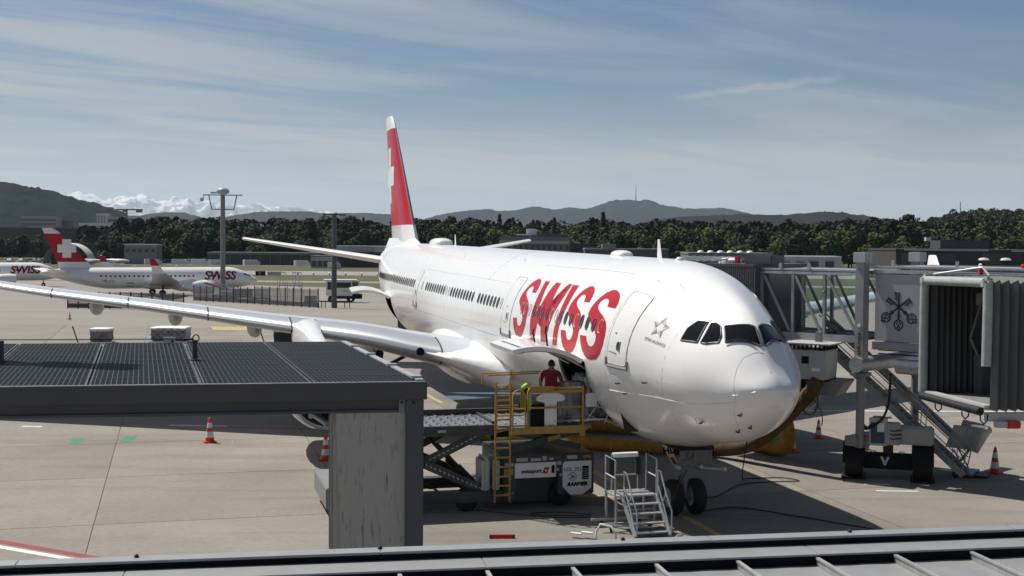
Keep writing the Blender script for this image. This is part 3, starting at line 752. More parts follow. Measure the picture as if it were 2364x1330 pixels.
def wing(sg):
    rings = []
    for y in (.5, 2.0, 2.82, 4, 5.5, 7, 8.5, 10.5, 13, 16, 19, 22, 25, 27.5, 29.3):
        rings.append([wpt(y, s, True, sg) for s in SS[::-1]]+[wpt(y, s, False, sg) for s in SS[1:-1]])
    mb = MB(); mb.loft(rings); w = mb.build('wing', MATS['wing_grey'], jet, smooth=40)
    # slats: metal leading-edge segments standing slightly proud, each a part
    ends = [4.25, 8.9, 9.0, 9.95, 10.02, 13.35, 13.42, 16.75, 16.82, 20.15, 20.22, 23.6, 23.67, 27.2]
    for a, b in zip(ends[::2], ends[1::2]):
        rg = []
        fixed = 8.95 < a < 9.5
        for y in np.linspace(a, b, 5):
            o = .014 if fixed else .03
            up = [wpt(y, s, True, sg, o) for s in (.155, .12, .085, .05, .028, .012, .004)]
            lo = [wpt(y, s, False, sg, o*.7) for s in (.004, .012, .03, .055)]
            nose = wpt(y, 0, True, sg)+Vector((-o-.005, 0, 0))
            rg.append(up+[nose]+lo)
        mb = MB(); vs = [p for r in rg for p in r]; n = len(rg[0])
        mb.add(vs, [(i*n+k, i*n+k+1, (i+1)*n+k+1, (i+1)*n+k) for i in range(4) for k in range(n-1)])
        mb.add(rg[0], [tuple(range(n))]); mb.add(rg[-1], [tuple(range(n))])
        mb.build('slat', MATS['slat_metal'], w, smooth=50)
    for y in (4.2, 8.95, 9.985, 13.385, 16.785, 20.185, 23.635):
        mb = MB(); mb.path([wpt(y, s, True, sg, .02) for s in (.155, .10, .05, .02, .005)]+[wpt(y, s, False, sg, .02) for s in (.005, .03, .055)], .03, 4); mb.build('slat_gap', MATS['dark_metal'], w)
    # winglet
    rings = []
    for k, (dy, dz, dx, c) in enumerate(((0, 0, 0, 2.5), (.25, .12, .25, 2.2), (.5, .5, .7, 1.8), (.75, 1.1, 1.3, 1.3), (.9, 1.7, 1.9, .8))):
        base = Vector((wLE(29.3)+dx, sg*(29.3+dy), wZ(29.3)+dz-(1.06 if sg < 0 else 0)))
        rings.append([base+Vector((c*s, 0, t)) if k < 1 else base+Vector((c*s, -sg*t, t*.3)) for s, t in ((1, 0), (.5, .08), (.15, .09), (0, 0), (.15, -.07), (.5, -.06))])
    mb = MB(); mb.loft(rings[:4]); wl_ = mb.build('winglet', MATS['airline_red'], jet, smooth=50)
    mb = MB(); mb.loft(rings[3:]); mb.build('winglet_tip', MATS['aircraft_white'], wl_, smooth=50)
    # flap track fairings
    for y, L in ((6.1, 4.6), (11.15, 4.4), (14.75, 4.0), (18.4, 3.6)):
        x0 = wLE(y)+wC(y)*.52; rings = []
        for k in range(9):
            u = k/8; rr = .40*math.sin(PI*min(1, (u*.93+.035)))**.6; zc = wpt(y, min(.9, .52+u*.45), False, sg).z-.22-.25*u
            rings.append([Vector((x0+L*u, sg*y+rr*.85*math.cos(a), zc+rr*1.15*math.sin(a))) for a in np.linspace(0, 2*PI, 13)[:-1]])
        mb = MB(); mb.loft(rings); mb.build('flap_track_fairing', MATS['light_grey'], w, smooth=50)
    mb = MB(); mb.path([wpt(y, .165, True, sg, .006) for y in np.linspace(4.3, 27, 20)], .012, 4); mb.path([wpt(y, .62, True, sg, .006) for y in np.linspace(4.3, 27, 20)], .012, 4)
    mb.build('panel_seam', MATS['mark_grey'], w)
    return w
WR, WLF = wing(1), wing(-1)
# belly fairing with wing root
mb = MB(); rings = []
for x in np.linspace(18.4, 37.5, 26):
    u = (x-18.4)/19.1; k = max(0.0, math.sin(PI*min(1, max(0, u))))**.42
    hw, top, bot = 3.12*k+.001, (.05-.75*(1-k)-1.2*max(0, u-.55)), -2.0-1.38*k
    top = max(bot+.1, top-.55)
    rings.append([Vector((x, hw*math.copysign(abs(math.cos(a))**.62, math.cos(a)), axz(x)+(top+bot)/2+(top-bot)/2*math.copysign(abs(math.sin(a))**.72, math.sin(a)))) for a in np.linspace(0, 2*PI, 33)[:-1]])
mb.loft(rings); mb.build('belly_fairing', MATS['aircraft_white'], jet, smooth=60)
for sg in (1, -1):      # fillet where the leading edge meets the body
    rings = []
    for k in np.linspace(0, 1, 9):
        y = 2.2+2.6*k; e = (1-k)**2
        rings.append([Vector((wLE(y)-2.0*e-.05+(1.9+2*e)*s, sg*y, wZ(y)+.02+h*(.42+.75*e)-.12*(1-k))) for s, h in ((1.6, .95), (.9, .95), (.35, .7), (.08, .35), (0, 0), (.08, -.35), (.35, -.6), (.9, -.75), (1.6, -.8))])
    mb = MB(); mb.loft(rings); mb.build('wing_root_fillet', MATS['aircraft_white'], jet, smooth=60)
    mb = MB(); y = 5.05; mb.lathe([(.18, 0), (.15, .04), (.001, .05)], 12, frame(wpt(y, 0, True, sg)+Vector((-.10, 0, .02)), (0, 1, 0), (.3, 0, 1))@Matrix.Rotation(PI, 4, 'Y'))
    mb.build('landing_light', MATS['cockpit_glass'], jet, smooth=50)
# engines
def engine(sg):
    cx, cy, cz = 17.9, sg*9.37, 2.62
    M = Matrix.Translation((cx, cy, cz))@Matrix.Rotation(PI/2, 4, 'Y')@Matrix.Rotation(PI/2, 4, 'Z')
    mb = MB(); mb.lathe([(1.30, .06), (1.42, .16), (1.50, .5), (1.57, 1.4), (1.56, 2.6), (1.45, 4.0), (1.22, 5.4), (1.0, 6.2), (.92, 6.25), (.9, 5.8)], 40, M, cap=False)
    e = mb.build('engine', MATS['aircraft_white'], jet, smooth=60)
    mb = MB(); mb.lathe([(1.31, .13), (1.36, .03), (1.40, -.0), (1.44, .05), (1.47, .18), (1.50, .32)], 40, M, cap=False); mb.lathe([(1.31, .13), (1.25, .3), (1.22, .6)], 40, M, cap=False)
    mb.build('inlet_lip', MATS['bare_metal'], e, smooth=60)
    mb = MB(); mb.lathe([(1.22, .6), (1.23, 1.35), (.3, 1.4), (.28, 1.2), (.12, .95), (.001, .85)], 32, M, cap=False); mb.build('fan_case', MATS['dark_metal'], e, smooth=40)
    for k in range(22):
        a = 2*PI*k/22; mb = MB()
        mb.add([M@Vector((r*math.cos(a+d), r*math.sin(a+d), z)) for r, d, z in ((.28, 0, 1.1), (.28, .12, 1.3), (1.2, .28, 1.3), (1.2, .12, 1.05))], [(0, 1, 2, 3)])
        mb.build('fan_blade', MATS['bare_metal'], e, fix=False)
    # pylon
    rings = []
    for x, w, zt, zb in ((19.3, .10, 4.12, 4.0), (20.3, .26, 4.30, 3.9), (22, .34, 4.46, 3.75), (23.6, .40, 4.66, 3.6), (25.0, .55, 4.85, 3.5), (25.9, .62, 4.72, 3.4), (28, .34, 4.3, 3.2), (31, .08, 3.9, 3.5)):
        rings.append([Vector((x, cy+w*math.copysign(abs(math.cos(a))**.7, math.cos(a)), (zt+zb)/2+(zt-zb)/2*math.copysign(abs(math.sin(a))**.7, math.sin(a)))) for a in np.linspace(0, 2*PI, 15)[:-1]])
    mb = MB(); mb.loft(rings); mb.build('pylon', MATS['aircraft_white'], jet, smooth=60)
engine(1); engine(-1)
# landing gear
def wheel_mesh(r, w):
    mb = MB(); mb.lathe([(r*.55, -w*.5), (r*.82, -w*.52), (r*.96, -w*.40), (r, -w*.2), (r, w*.2), (r*.96, w*.40), (r*.82, w*.52), (r*.55, w*.5)], 28, Matrix.Rotation(PI/2, 4, 'X'), cap=False)
    ty = mb.mesh('tyre', MATS['tyre'], 50)
    mb = MB(); mb.lathe([(r*.56, -w*.46), (r*.45, -w*.36), (r*.2, -w*.34), (r*.17, -w*.5), (.001, -w*.5)], 20, Matrix.Rotation(PI/2, 4, 'X'), cap=False)
    mb.lathe([(r*.56, w*.46), (r*.45, w*.36), (r*.2, w*.34), (r*.17, w*.5), (.001, w*.5)], 20, Matrix.Rotation(PI/2, 4, 'X'), cap=False)
    return ty, mb.mesh('wheel_rim', MATS['light_grey'], 40)
def add_wheels(parent, ms, spots):
    for p in spots:
        w = share('tyre', ms[0], parent, p); share('rim', ms[1], w)
ng = bpy.data.objects.new('nose_gear', MB().tube((6.67, 0, .62), (6.67, 0, 1.45), .10, 12).tube((6.67, 0, 1.4), (6.6, 0, 2.5), .17, 12).tube((6.67, -.62, .55), (6.67, .62, .55), .08, 10).bar((6.67, 0, 1.5), (5.6, 0, 2.4), .09).bar((6.67, .12, 1.35), (6.95, .08, .95), .06).bar((6.95, .08, .95), (6.67, .1, .65), .06).mesh('nose_gear', MATS['mid_grey'], 40)); col.objects.link(ng); ng.parent = jet
add_wheels(ng, wheel_mesh(.53, .38), [(6.67, .36, .53), (6.67, -.36, .53)])
mb = MB(); mb.box((6.5, 0, 1.35), (.12, .75, .22)); mb.box((6.45, 0, 1.62), (.08, .5, .05)); mb.build('steering_block', MATS['mid_grey'], ng, bevel=.015)
for sg in (1, -1): 
    mb = MB(); mb.lathe([(.1, 0), (.1, .1), (.06, .16)], 12, frame((6.40, sg*.36, 1.48), (0, 1, 0), (0, 0, 1))@Matrix.Rotation(PI, 4, 'Y') if sg > 0 else frame((6.40, sg*.36, 1.48), (0, 1, 0), (0, 0, 1))@Matrix.Rotation(PI, 4, 'Y')); mb.build('taxi_light', MATS['galvanised'], ng, smooth=40)
mb = MB(); mb.bar((6.5, -.3, 1.42), (6.35, -1.15, 1.36), .05); mb.lathe([(.07, -.05), (.07, .05)], 8, Matrix.Translation((6.35, -1.15, 1.36))); mb.build('tow_arm', MATS['galvanised'], ng)
# nose gear doors: the starboard one carries the fleet letters on its forward face
mb = MB(); mb.add([(7.32, .50, 2.08), (7.28, .24, 2.08), (7.28, -.06, 1.34), (7.32, .13, 1.38), (7.36, .50, 2.08), (7.32, .24, 2.08), (7.32, -.06, 1.34), (7.36, .13, 1.38)], [(0, 1, 2, 3), (7, 6, 5, 4), (0, 4, 5, 1), (1, 5, 6, 2), (2, 6, 7, 3), (3, 7, 4, 0)])
gd = mb.build('nose_gear_door', MATS['white_paint'], jet)
M = frame((7.265, .25, 1.83), (0, -.99, .10), (0, .36, .93))
lettering('registration_letters', 'HD', .30, MATS['mark_black'], M, gd, bold=.01)
mb = MB(); mb.add([(7.262, .25, 1.62), (7.262, .14, 1.63), (7.262, .0, 1.40), (7.262, .11, 1.40)], [(0, 1, 2, 3)]); mb.build('red_door_patch', MATS['signal_red'], gd, fix=False)
mb = MB(); mb.box((7.5, -.95, 1.72), (1.3, .04, .72)); mb.bar((7.4, -.9, 2.05), (7.0, -.5, 1.9), .05); mb.build('nose_gear_door', MATS['mid_grey'], jet)
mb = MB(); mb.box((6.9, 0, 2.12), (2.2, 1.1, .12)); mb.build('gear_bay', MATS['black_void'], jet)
wm_ = wheel_mesh(.70, .52)
for sg in (1, -1):
    y = sg*5.34
    mg = bpy.data.objects.new('main_gear', MB().tube((32.04, y, .75), (31.9, y*.99, 3.6), .21, 14).bar((31.0, y, .74), (33.1, y, .66), .28).tube((31.05, y-.75, .7), (31.05, y+.75, .7), .10).tube((33.05, y-.75, .7), (33.05, y+.75, .7), .10).bar((32, y, 1.9), (32.3, y-sg*2.6, 3.2), .16).bar((31.9, y, 1.2), (30.6, y, 2.9), .12).mesh('main_gear', MATS['dark_metal'], 40)); col.objects.link(mg); mg.parent = jet
    add_wheels(mg, wm_, [(31.05, y-.7, .7), (31.05, y+.7, .7), (33.05, y-.7, .7), (33.05, y+.7, .7)])
    mb = MB(); mb.box((32.0, y+sg*.55, 2.5), (1.6, .05, 1.9)); mb.build('main_gear_door', MATS['light_grey'], jet)
# ------------------------------------------------------------ canopy with solar modules (foreground left)
CAN = thing('solar_canopy', 'low flat roof carrying dark solar modules on a concrete wall pier, left foreground', 'canopy', (-1.3176, 19.7913, 0), R(10.25))
SK = -.105
def cpt(x, y, z): return (x+SK*y, y, z)
def pv_material():
    m = bpy.data.materials.new('solar_glass'); m.use_nodes = True; t = m.node_tree; b = t.nodes['Principled BSDF']
    b.inputs['Roughness'].default_value = .5; b.inputs['Specular IOR Level'].default_value = .015
    tcn = t.nodes.new('ShaderNodeTexCoord'); sp = t.nodes.new('ShaderNodeSeparateXYZ'); t.links.new(tcn.outputs['Object'], sp.inputs[0])
    def mth(op, a, b_=None):
        n = t.nodes.new('ShaderNodeMath'); n.operation = op
        for i, s in enumerate((a, b_)):
            if s is None: continue
            if isinstance(s, (int, float)): n.inputs[i].default_value = s
            else: t.links.new(s, n.inputs[i])
        return n.outputs[0]
    xs = mth('SUBTRACT', sp.outputs[0], mth('MULTIPLY', sp.outputs[1], SK))
    fx = mth('FRACT', mth('DIVIDE', xs, 1.604/20))
    lx = mth('GREATER_THAN', mth('ABSOLUTE', mth('SUBTRACT', fx, .5)), .425)
    fy = mth('FRACT', mth('DIVIDE', sp.outputs[1], .955/6))
    ly = mth('GREATER_THAN', mth('ABSOLUTE', mth('SUBTRACT', fy, .5)), .485)
    ln = mth('MAXIMUM', lx, mth('MULTIPLY', ly, .35))
    nz = t.nodes.new('ShaderNodeTexNoise'); nz.inputs['Scale'].default_value = 1.3; nz.inputs['Detail'].default_value = 4; t.links.new(tcn.outputs['Object'], nz.inputs['Vector'])
    oi = t.nodes.new('ShaderNodeObjectInfo')
    ad = mth('ADD', mth('MULTIPLY', nz.outputs[0], .7), mth('MULTIPLY', oi.outputs['Random'], .5))
    c1 = t.nodes.new('ShaderNodeMix'); c1.data_type = 'RGBA'; c1.inputs['A'].default_value = (.008, .011, .015, 1); c1.inputs['B'].default_value = (.012, .016, .017, 1)
    t.links.new(ad, c1.inputs['Factor'])
    c2 = t.nodes.new('ShaderNodeMix'); c2.data_type = 'RGBA'; c2.inputs['B'].default_value = (.085, .10, .108, 1)
    t.links.new(c1.outputs['Result'], c2.inputs['A']); t.links.new(ln, c2.inputs['Factor']); t.links.new(c2.outputs['Result'], b.inputs['Base Color'])
    return m
PVM = pv_material()
mb = MB(); MW, MD = 1.648, .995
g = .012
mb.mat(0).prism([(g, g), (MW-g, g), (MW-g, MD-g), (g, MD-g)], lambda x, y: cpt(x, y, -.03), lambda x, y: cpt(x, y, 0))
e = .022
mb.mat(1)
for (x0, y0, x1, y1) in ((g, g, MW-g, g+e*.6), (g, MD-g-e*.6, MW-g, MD-g), (g, g, g+e, MD-g), (MW-g-e, g, MW-g, MD-g)):
    mb.prism([(x0, y0), (x1, y0), (x1, y1), (x0, y1)], lambda x, y: cpt(x, y, -.03), lambda x, y: cpt(x, y, .004))
mat('module_frame', (.085, .095, .10), .5, metal=.4, var=.2, scale=5)
pvmesh = mb.mesh('solar_module', [PVM, MATS['module_frame']])
for i in range(6):
    for j in range(8):
        share('solar_module', pvmesh, CAN, (-.085-(i+1)*(MW+.012)+SK*j*(MD+.004), j*(MD+.004)+.02, 5.962))
mb = MB(); mb.prism([(-11.2, 0.0), (0, 0.0), (0, 8.02), (-11.2, 8.02)], lambda x, y: cpt(x, y, 5.70), lambda x, y: cpt(x, y, 5.90)); mb.build('roof_deck', MATS['anthracite'], CAN)
mat('fascia_paint', (.062, .063, .065), .42, var=.10, scale=.8, rvar=.1)
mb = MB(); mb.box((-5.6, -.03, 5.822), (11.2, .05, .275)); mb.box((-.012, 4.0, 5.822), (.04, 7.9, .275)) if False else None
mb.build('fascia', MATS['fascia_paint'], CAN, bevel=.006)
mb = MB(); mb.prism([(-.06, 0), (.0, 0), (.0, 8.02), (-.06, 8.02)], lambda x, y: cpt(x, y, 5.69), lambda x, y: cpt(x, y, 5.945)); mb.build('end_fascia', MATS['fascia_paint'], CAN)
mb = MB(); mb.box((-5.62, -.045, 5.966), (11.16, .035, .012)); mb.build('drip_edge', MATS['galvanised'], CAN)
mb = MB(); mb.prism([(-.14, 0.1), (-.02, 0.1), (-.02, 7.95), (-.14, 7.95)], lambda x, y: cpt(x, y, 5.95), lambda x, y: cpt(x, y, 5.985)); mb.build('verge_trim', MATS['galvanised'], CAN)
for y in (.35, 2.4, 4.5, 6.4): mb = MB(); mb.box((-.09+SK*y, y, 6.0), (.16, .12, .04), rz=.1); mb.build('trim_clip', MATS['galvanised'], CAN)
mb = MB(); mb.box((-5.8, .12, 5.585), (10.75, .14, .20)); mb.box((-5.8, .10, 5.505), (10.75, .2, .04)); mb.build('edge_beam', MATS['anthracite'], CAN)
mat('pier_concrete', (.40, .385, .35), .85, c2=(.15, .14, .13), scale=1.0, stretch=(26, 26, 2.6), detail=4, bump=.2, bscale=3, lo=.57, hi=.72)
mb = MB()
def P4(z, xl): return [(xl, .03, z), (-.33, .03, z), (-.33, 1.5, z), (-1.44, 1.5, z), (-1.425, .35, z)]
mb.loft([P4(5.5, -1.405), P4(3.4, -1.315), P4(0, -1.2)]); mb.build('concrete_pier', MATS['pier_concrete'], CAN)
mat('steel_blue_grey', (.070, .076, .084), .45, var=.15, scale=2)
mb = MB(); mb.box((-.19, .10, 2.845), (.28, .30, 5.68)); mb.build('steel_post', MATS['steel_blue_grey'], CAN, bevel=.01)
mb = MB(); mb.box((-.385, .02, 5.58), (.10, .06, .20)); mb.build('bracket', MATS['mid_grey'], CAN, bevel=.004)
for x in (-.19, -.37): mb = MB(); mb.lathe([(.022, 0), (.022, .02)], 10, frame((x-.02, -.012 if x < -.3 else -.055, 5.64), (1, 0, 0), (0, 0, 1))); mb.build('bolt', MATS['dark_metal'], CAN)
for x in (-1.46, -1.50):
    mb = MB(); mb.path([(x, .06, 5.45), (x+.005, .06, 3.0), (x-.01, .05, 0)], .012, 6); mb.build('pipe', MATS['mid_grey'], CAN)
mb = MB(); mb.tube((-1.75, .5, 5.42), (-1.52, .15, 5.30), .05, 10); mb.box((-1.78, .5, 5.43), (.06, .1, .16)); mb.build('floodlight_bracket', MATS['galvanised'], CAN)
# fall-protection line on the roof
LL = thing('lifeline', 'fall protection cable strung between short dark posts on the solar roof', 'safety line', (-1.3176, 19.7913, 0), R(10.25))
def toc(x, y): d = Vector((x+1.3176, y-19.7913)); a = R(-10.25); return (d.x*math.cos(a)-d.y*math.sin(a), d.x*math.sin(a)+d.y*math.cos(a))
for (wx, wy) in ((-9.035, 22.49), (-5.733, 23.0)):
    x, y = toc(wx, wy); mb = MB(); mb.tube((x, y, 5.96), (x, y, 6.33), .048, 10); mb.tube((x, y, 5.958), (x, y, 5.985), .11, 10); mb.build('post', MATS['steel_blue_grey'], LL, smooth=40)
a, b = toc(-9.035, 22.49), toc(-5.733, 23.0)
mb = MB(); mb.path([(a[0]-3, a[1]-.1, 6.35), (a[0], a[1], 6.35), (b[0]-.1, b[1], 6.345)], .008, 5); mb.build('cable', MATS['dark_metal'], LL)
mb = MB(); mb.path([(b[0]+.02+.055*math.cos(t), b[1], 6.36+.065*math.sin(t)) for t in np.linspace(0, 2*PI, 15)[:-1]], .012, 6, closed=True); mb.tube((b[0]-.22, b[1], 6.345), (b[0]-.04, b[1], 6.35), .022, 6); mb.build('tensioner', MATS['dark_metal'], LL)
x, y = toc(-7.2, 26.75); PL = mbox((0, 0, .06), (.24, .03, .12)).build('warning_plate', MATS['white_paint']); PL.location = (-7.2, 26.75, 5.97); PL.rotation_euler.z = R(10)
tag(PL, 'small white plate standing on the far edge of the solar roof', 'plate')
mb = MB(); mb.box((.06, -.018, .035), (.04, .004, .04)); mb.build('plate_mark', MATS['mark_black'], PL)

# ------------------------------------------------------------ terminal roof edge (bottom foreground)
ROOF = thing('terminal_roof', 'grey metal standing seam roof edge with two flat parapet caps, bottom foreground', 'roof', (.0692, 9.0363, 0), R(10.25))
def band(name, t0, t1, z0, z1, m, zl=None, x0=-7.0, x1=7.0):
    mb = MB(); mb.prism([(-t0, z1), (-t1, z1 if zl is None else zl), (-t1, (z1 if zl is None else zl)-(z1-z0)), (-t0, z0)], lambda y, z: (x0, y, z), lambda y, z: (x1, y, z)); return mb.build(name, m, ROOF, bevel=.004)
# caps are made of sheet lengths butted end to end
for k in range(-3, 4):
    xa, xb = k*2.4-1.0, k*2.4+1.397
    band('outer_cap', 0, .135, 5.982, 6.0, MATS['roof_sheet'], 5.997, xa, xb)
    band('inner_cap', .10, .392, 5.924, 5.938, MATS['roof_sheet'], 5.932, xa+.7, xb+.7)
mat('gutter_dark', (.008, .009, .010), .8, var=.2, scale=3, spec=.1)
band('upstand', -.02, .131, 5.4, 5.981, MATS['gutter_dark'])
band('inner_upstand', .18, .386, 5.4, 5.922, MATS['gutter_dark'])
mat('seam_metal', (.42, .42, .42), .45, metal=.3, var=.2, scale=8)
for k in range(15):
    x = -.30-.597*8+.597*k
    x0, x1 = x+.010, x+.587
    mb = MB(); N = 10
    mb.grid(lambda u, v: (x0+(x1-x0)*u, -.39-3.4*v, 5.853+.0012*math.sin(u*PI*4)+.001*math.sin(v*9+k)), 12, 6)
    mb.build('roof_pan', MATS['roof_sheet'], ROOF, smooth=60, fix=False)
    mb = MB(); mb.prism([(-.006, 5.845), (.006, 5.845), (.007, 5.895), (.014, 5.899), (.013, 5.913), (-.013, 5.913), (-.014, 5.899), (-.007, 5.895)], lambda a, z: (x+a, -.40, z), lambda a, z: (x+a, -3.7, z))
    mb.build('standing_seam', MATS['seam_metal'], ROOF, smooth=30)
for sx in (-2.64, -1.0, .75, 2.5, 4.2, -4.2):
    mb = MB(); mb.lathe([(.017, 0), (.017, .007), (.009, .02), (.001, .024)], 10, Matrix.Translation((sx, -.04, 5.999))); mb.build('cap_screw', MATS['dark_metal'], ROOF, smooth=40)

FM_ = thing('apron_floodlight', 'tall floodlight mast beyond the left edge that shades the solar roof', 'mast', (-15.6, 27.5, 0))
MB().lathe([(.22, 0), (.20, 10), (.16, 20.2)], 14).build('pole', MATS['mid_grey'], FM_, smooth=50)
MB().box((0, 0, 20.2), (3.4, .25, .2), rz=-.25).build('crossarm', MATS['mid_grey'], FM_)
for dx, dy, dz in ((-1.4, .3, .1), (-.5, .2, .15), (.5, -.1, .15), (1.4, -.4, .1), (0, .5, .7), (1.0, .3, .65)): MB().box((dx, dy, 20.2+dz), (.75, .5, .5), rz=-.25).build('floodlight', MATS['dark_metal'], FM_, bevel=.05)
# ------------------------------------------------------------ cargo loader at the open hold
JR = math.atan2(-FWD.y, -FWD.x)
def JW(x, y, z=0.0): v = GEAR+FWD*6.67-FWD*x+STB*y; return Vector((v.x, v.y, z))      # jet frame -> world
OX, OY = 9.6, 6.5
LD = thing('cargo_loader', 'dark scissor lift cargo loader with yellow rails and white panels at the open hold', 'cargo loader', JW(OX, OY), JR)
def L(x, y, z): return Vector((x-OX, y-OY, z))
def lbox(mb, x0, x1, y0, y1, z0, z1): return mb.box(((x0+x1)/2-OX, (y0+y1)/2-OY, (z0+z1)/2), (x1-x0, y1-y0, z1-z0))
mat('loader_dark', (.040, .043, .046), .45, var=.3, scale=3, rvar=.12)
mat('deck_steel', (.20, .21, .22), .45, metal=.4, var=.35, scale=6, rvar=.12)
mb = MB(); lbox(mb, 8.35, 8.75, 5.2, 10.2, .28, .62); lbox(mb, 10.75, 11.15, 5.2, 10.2, .28, .62); lbox(mb, 8.5, 11.0, 7.6, 7.9, .34, .5); lbox(mb, 8.5, 11.0, 9.9, 10.2, .34, .55); lbox(mb, 8.75, 10.75, 5.3, 5.6, .3, .6); mb.build('chassis', MATS['loader_dark'], LD, bevel=.02)
mb = MB(); lbox(mb, 8.1, 11.3, 10.1, 10.58, .32, .95); mb.build('rear_bumper', MATS['mid_grey'], LD, bevel=.03)
mb = MB(); lbox(mb, 8.08, 8.1, 10.15, 10.45, .45, .85); mb.build('bumper_plate', MATS['white_paint'], LD)
mb = MB(); mb.tube(L(8.6, 10.25, .9), L(8.6, 10.25, 1.75), .05, 10); mb.tube(L(8.6, 10.25, 1.1), L(8.6, 10.25, 1.4), .09, 10); lbox(mb, 8.5, 8.9, 9.95, 10.25, .85, 1.15); mb.build('rear_stabiliser', MATS['galvanised'], LD, smooth=40)
wl2 = wheel_mesh(.36, .3); rimd = wl2[1].copy(); rimd.materials[0] = MATS['dark_metal']
for p in ((8.55, 9.0, .36), (10.95, 9.0, .36), (8.7, 3.3, .36), (10.8, 3.3, .36), (8.55, 6.3, .36)):
    w = share('tyre', wl2[0], LD, L(*p), PI/2); share('rim', rimd, w)
# engine housing
mb = MB(); lbox(mb, 8.22, 11.05, 2.35, 5.22, 1.05, 1.70); lbox(mb, 8.22, 11.05, 2.35, 3.5, .42, 1.06); lbox(mb, 8.22, 11.05, 4.82, 5.22, .3, 1.06); lbox(mb, 8.75, 11.0, 3.4, 4.9, .15, 1.1); mb.build('engine_housing', MATS['loader_dark'], LD, bevel=.03)
XF = 8.19
mb = MB(); lbox(mb, XF, XF+.035, 3.58, 4.88, .99, 1.45); sp_ = mb.build('side_panel', MATS['white_paint'], LD, bevel=.008)
mb = MB(); oct_ = [(2.44, 1.45), (2.44, .62), (2.72, .42), (3.12, .42), (3.36, .68), (3.36, 1.38), (3.29, 1.45)]
mb.prism(oct_, lambda y, z: L(XF, y, z), lambda y, z: L(XF+.035, y, z)); sp2 = mb.build('end_panel', MATS['white_paint'], LD, bevel=.006)
FM = lambda y, z, o=.004: frame(L(XF-o, y, z), (0, -1, 0), (0, 0, 1))
lettering('company_lettering', 'swissport', .165, MATS['mark_black'], FM(4.36, 1.19), sp_, bold=.006)
mb = MB(); mb.prism([(3.86, 1.11), (4.02, 1.11), (3.95, 1.30), (3.79, 1.30)], lambda y, z: L(XF-.006, y, z), lambda y, z: L(XF, y, z)); mb.build('logo_patch', MATS['signal_red'], sp_)
mb = MB(); mb.box(L(XF-.008, 3.905, 1.205), (.004, .05, .05), rot=Matrix.Rotation(PI/4, 3, 'X')); mb.build('logo_diamond', MATS['white_paint'], sp_)
mb = MB(); mb.prism([(3.675+.05*math.cos(a), 1.235+(.08 if math.sin(a) > 0 else -.08)+.05*math.sin(a)) for a in np.linspace(0, 2*PI, 17)[:-1]], lambda y, z: L(XF-.006, y, z), lambda y, z: L(XF, y, z)); mb.build('fuel_slot', MATS['mark_black'], sp_)
lettering('unit_number', 'LDL 351', .165, MATS['mark_black'], FM(3.04, 1.20), sp2)
lettering('maker_lettering', 'RANGER', .155, MATS['mark_black'], FM(2.90, .74), sp2, bold=.012, shear=.25, space=1.08)
lettering('badge_lettering', 'JBT', .085, MATS['mark_black'], FM(3.03, .97), sp2, shear=.2, bold=.004)
mb = MB(); mb.path([L(XF-.004, 3.05+.125*math.cos(a), .98+.125*math.sin(a)) for a in np.linspace(.5, 2*PI-.2, 18)], .008, 5); mb.path([L(XF-.004, 3.12+.10*math.cos(a), .99+.05*math.sin(a)) for a in np.linspace(.2, PI+1.8, 14)], .007, 5); mb.build('badge_ring', MATS['mark_black'], sp2)
mb = MB(); lbox(mb, XF-.03, XF, 2.54, 2.74, .88, 1.30); cp = mb.build('control_box', MATS['mark_black'], sp2, bevel=.008)
mb = MB()
for i in range(3):
    for j in range(5): lbox(mb, XF-.036, XF-.03, 2.57+.055*i, 2.60+.055*i, .92+.07*j, .95+.07*j)
mb.build('button', MATS['light_grey'], sp2)
mb = MB()
for (y0, y1, z0, z1) in ((4.47, 4.83, 1.50, 1.60), (4.05, 4.38, 1.50, 1.58), (3.88, 4.0, 1.51, 1.64), (3.66, 3.80, 1.52, 1.58), (2.9, 3.22, 1.53, 1.63), (4.92, 5.2, 1.36, 1.46), (3.41, 3.55, 1.36, 1.46)): lbox(mb, XF+.005, XF+.03, y0, y1, z0, z1)
mb.build('sticker', MATS['light_grey'], LD)
for q in ((4.93, 5.22, 1.10, 1.30), (2.46, 2.7, 1.55, 1.62), (4.93, 5.2, .52, .57)): lbox(MB(), XF, XF+.035, *q).build('yellow_marker', MATS['yellow_paint'], LD)
mb = MB(); lbox(mb, XF-.01, XF+.03, 2.5, 2.62, .46, .51); mb.build('reflector', MATS['signal_red'], LD)
for y in (3.42, 3.52): mb = MB(); mb.lathe([(.05, 0), (.04, .03)], 10, frame(L(XF+.02, y-.0, 1.05 if y < 3.5 else 1.22), (0, -1, 0), (0, 0, 1))); mb.build('lamp', MATS['light_grey'], LD)
for (y0, y1) in ((5.62, 5.86), (5.30, 5.52)):
    mb = MB(); lbox(mb, 8.3, 9.3, y0, y1, .55, 1.62); mb.build('tank', MATS['galvanised'], LD, bevel=.09, smooth=40)
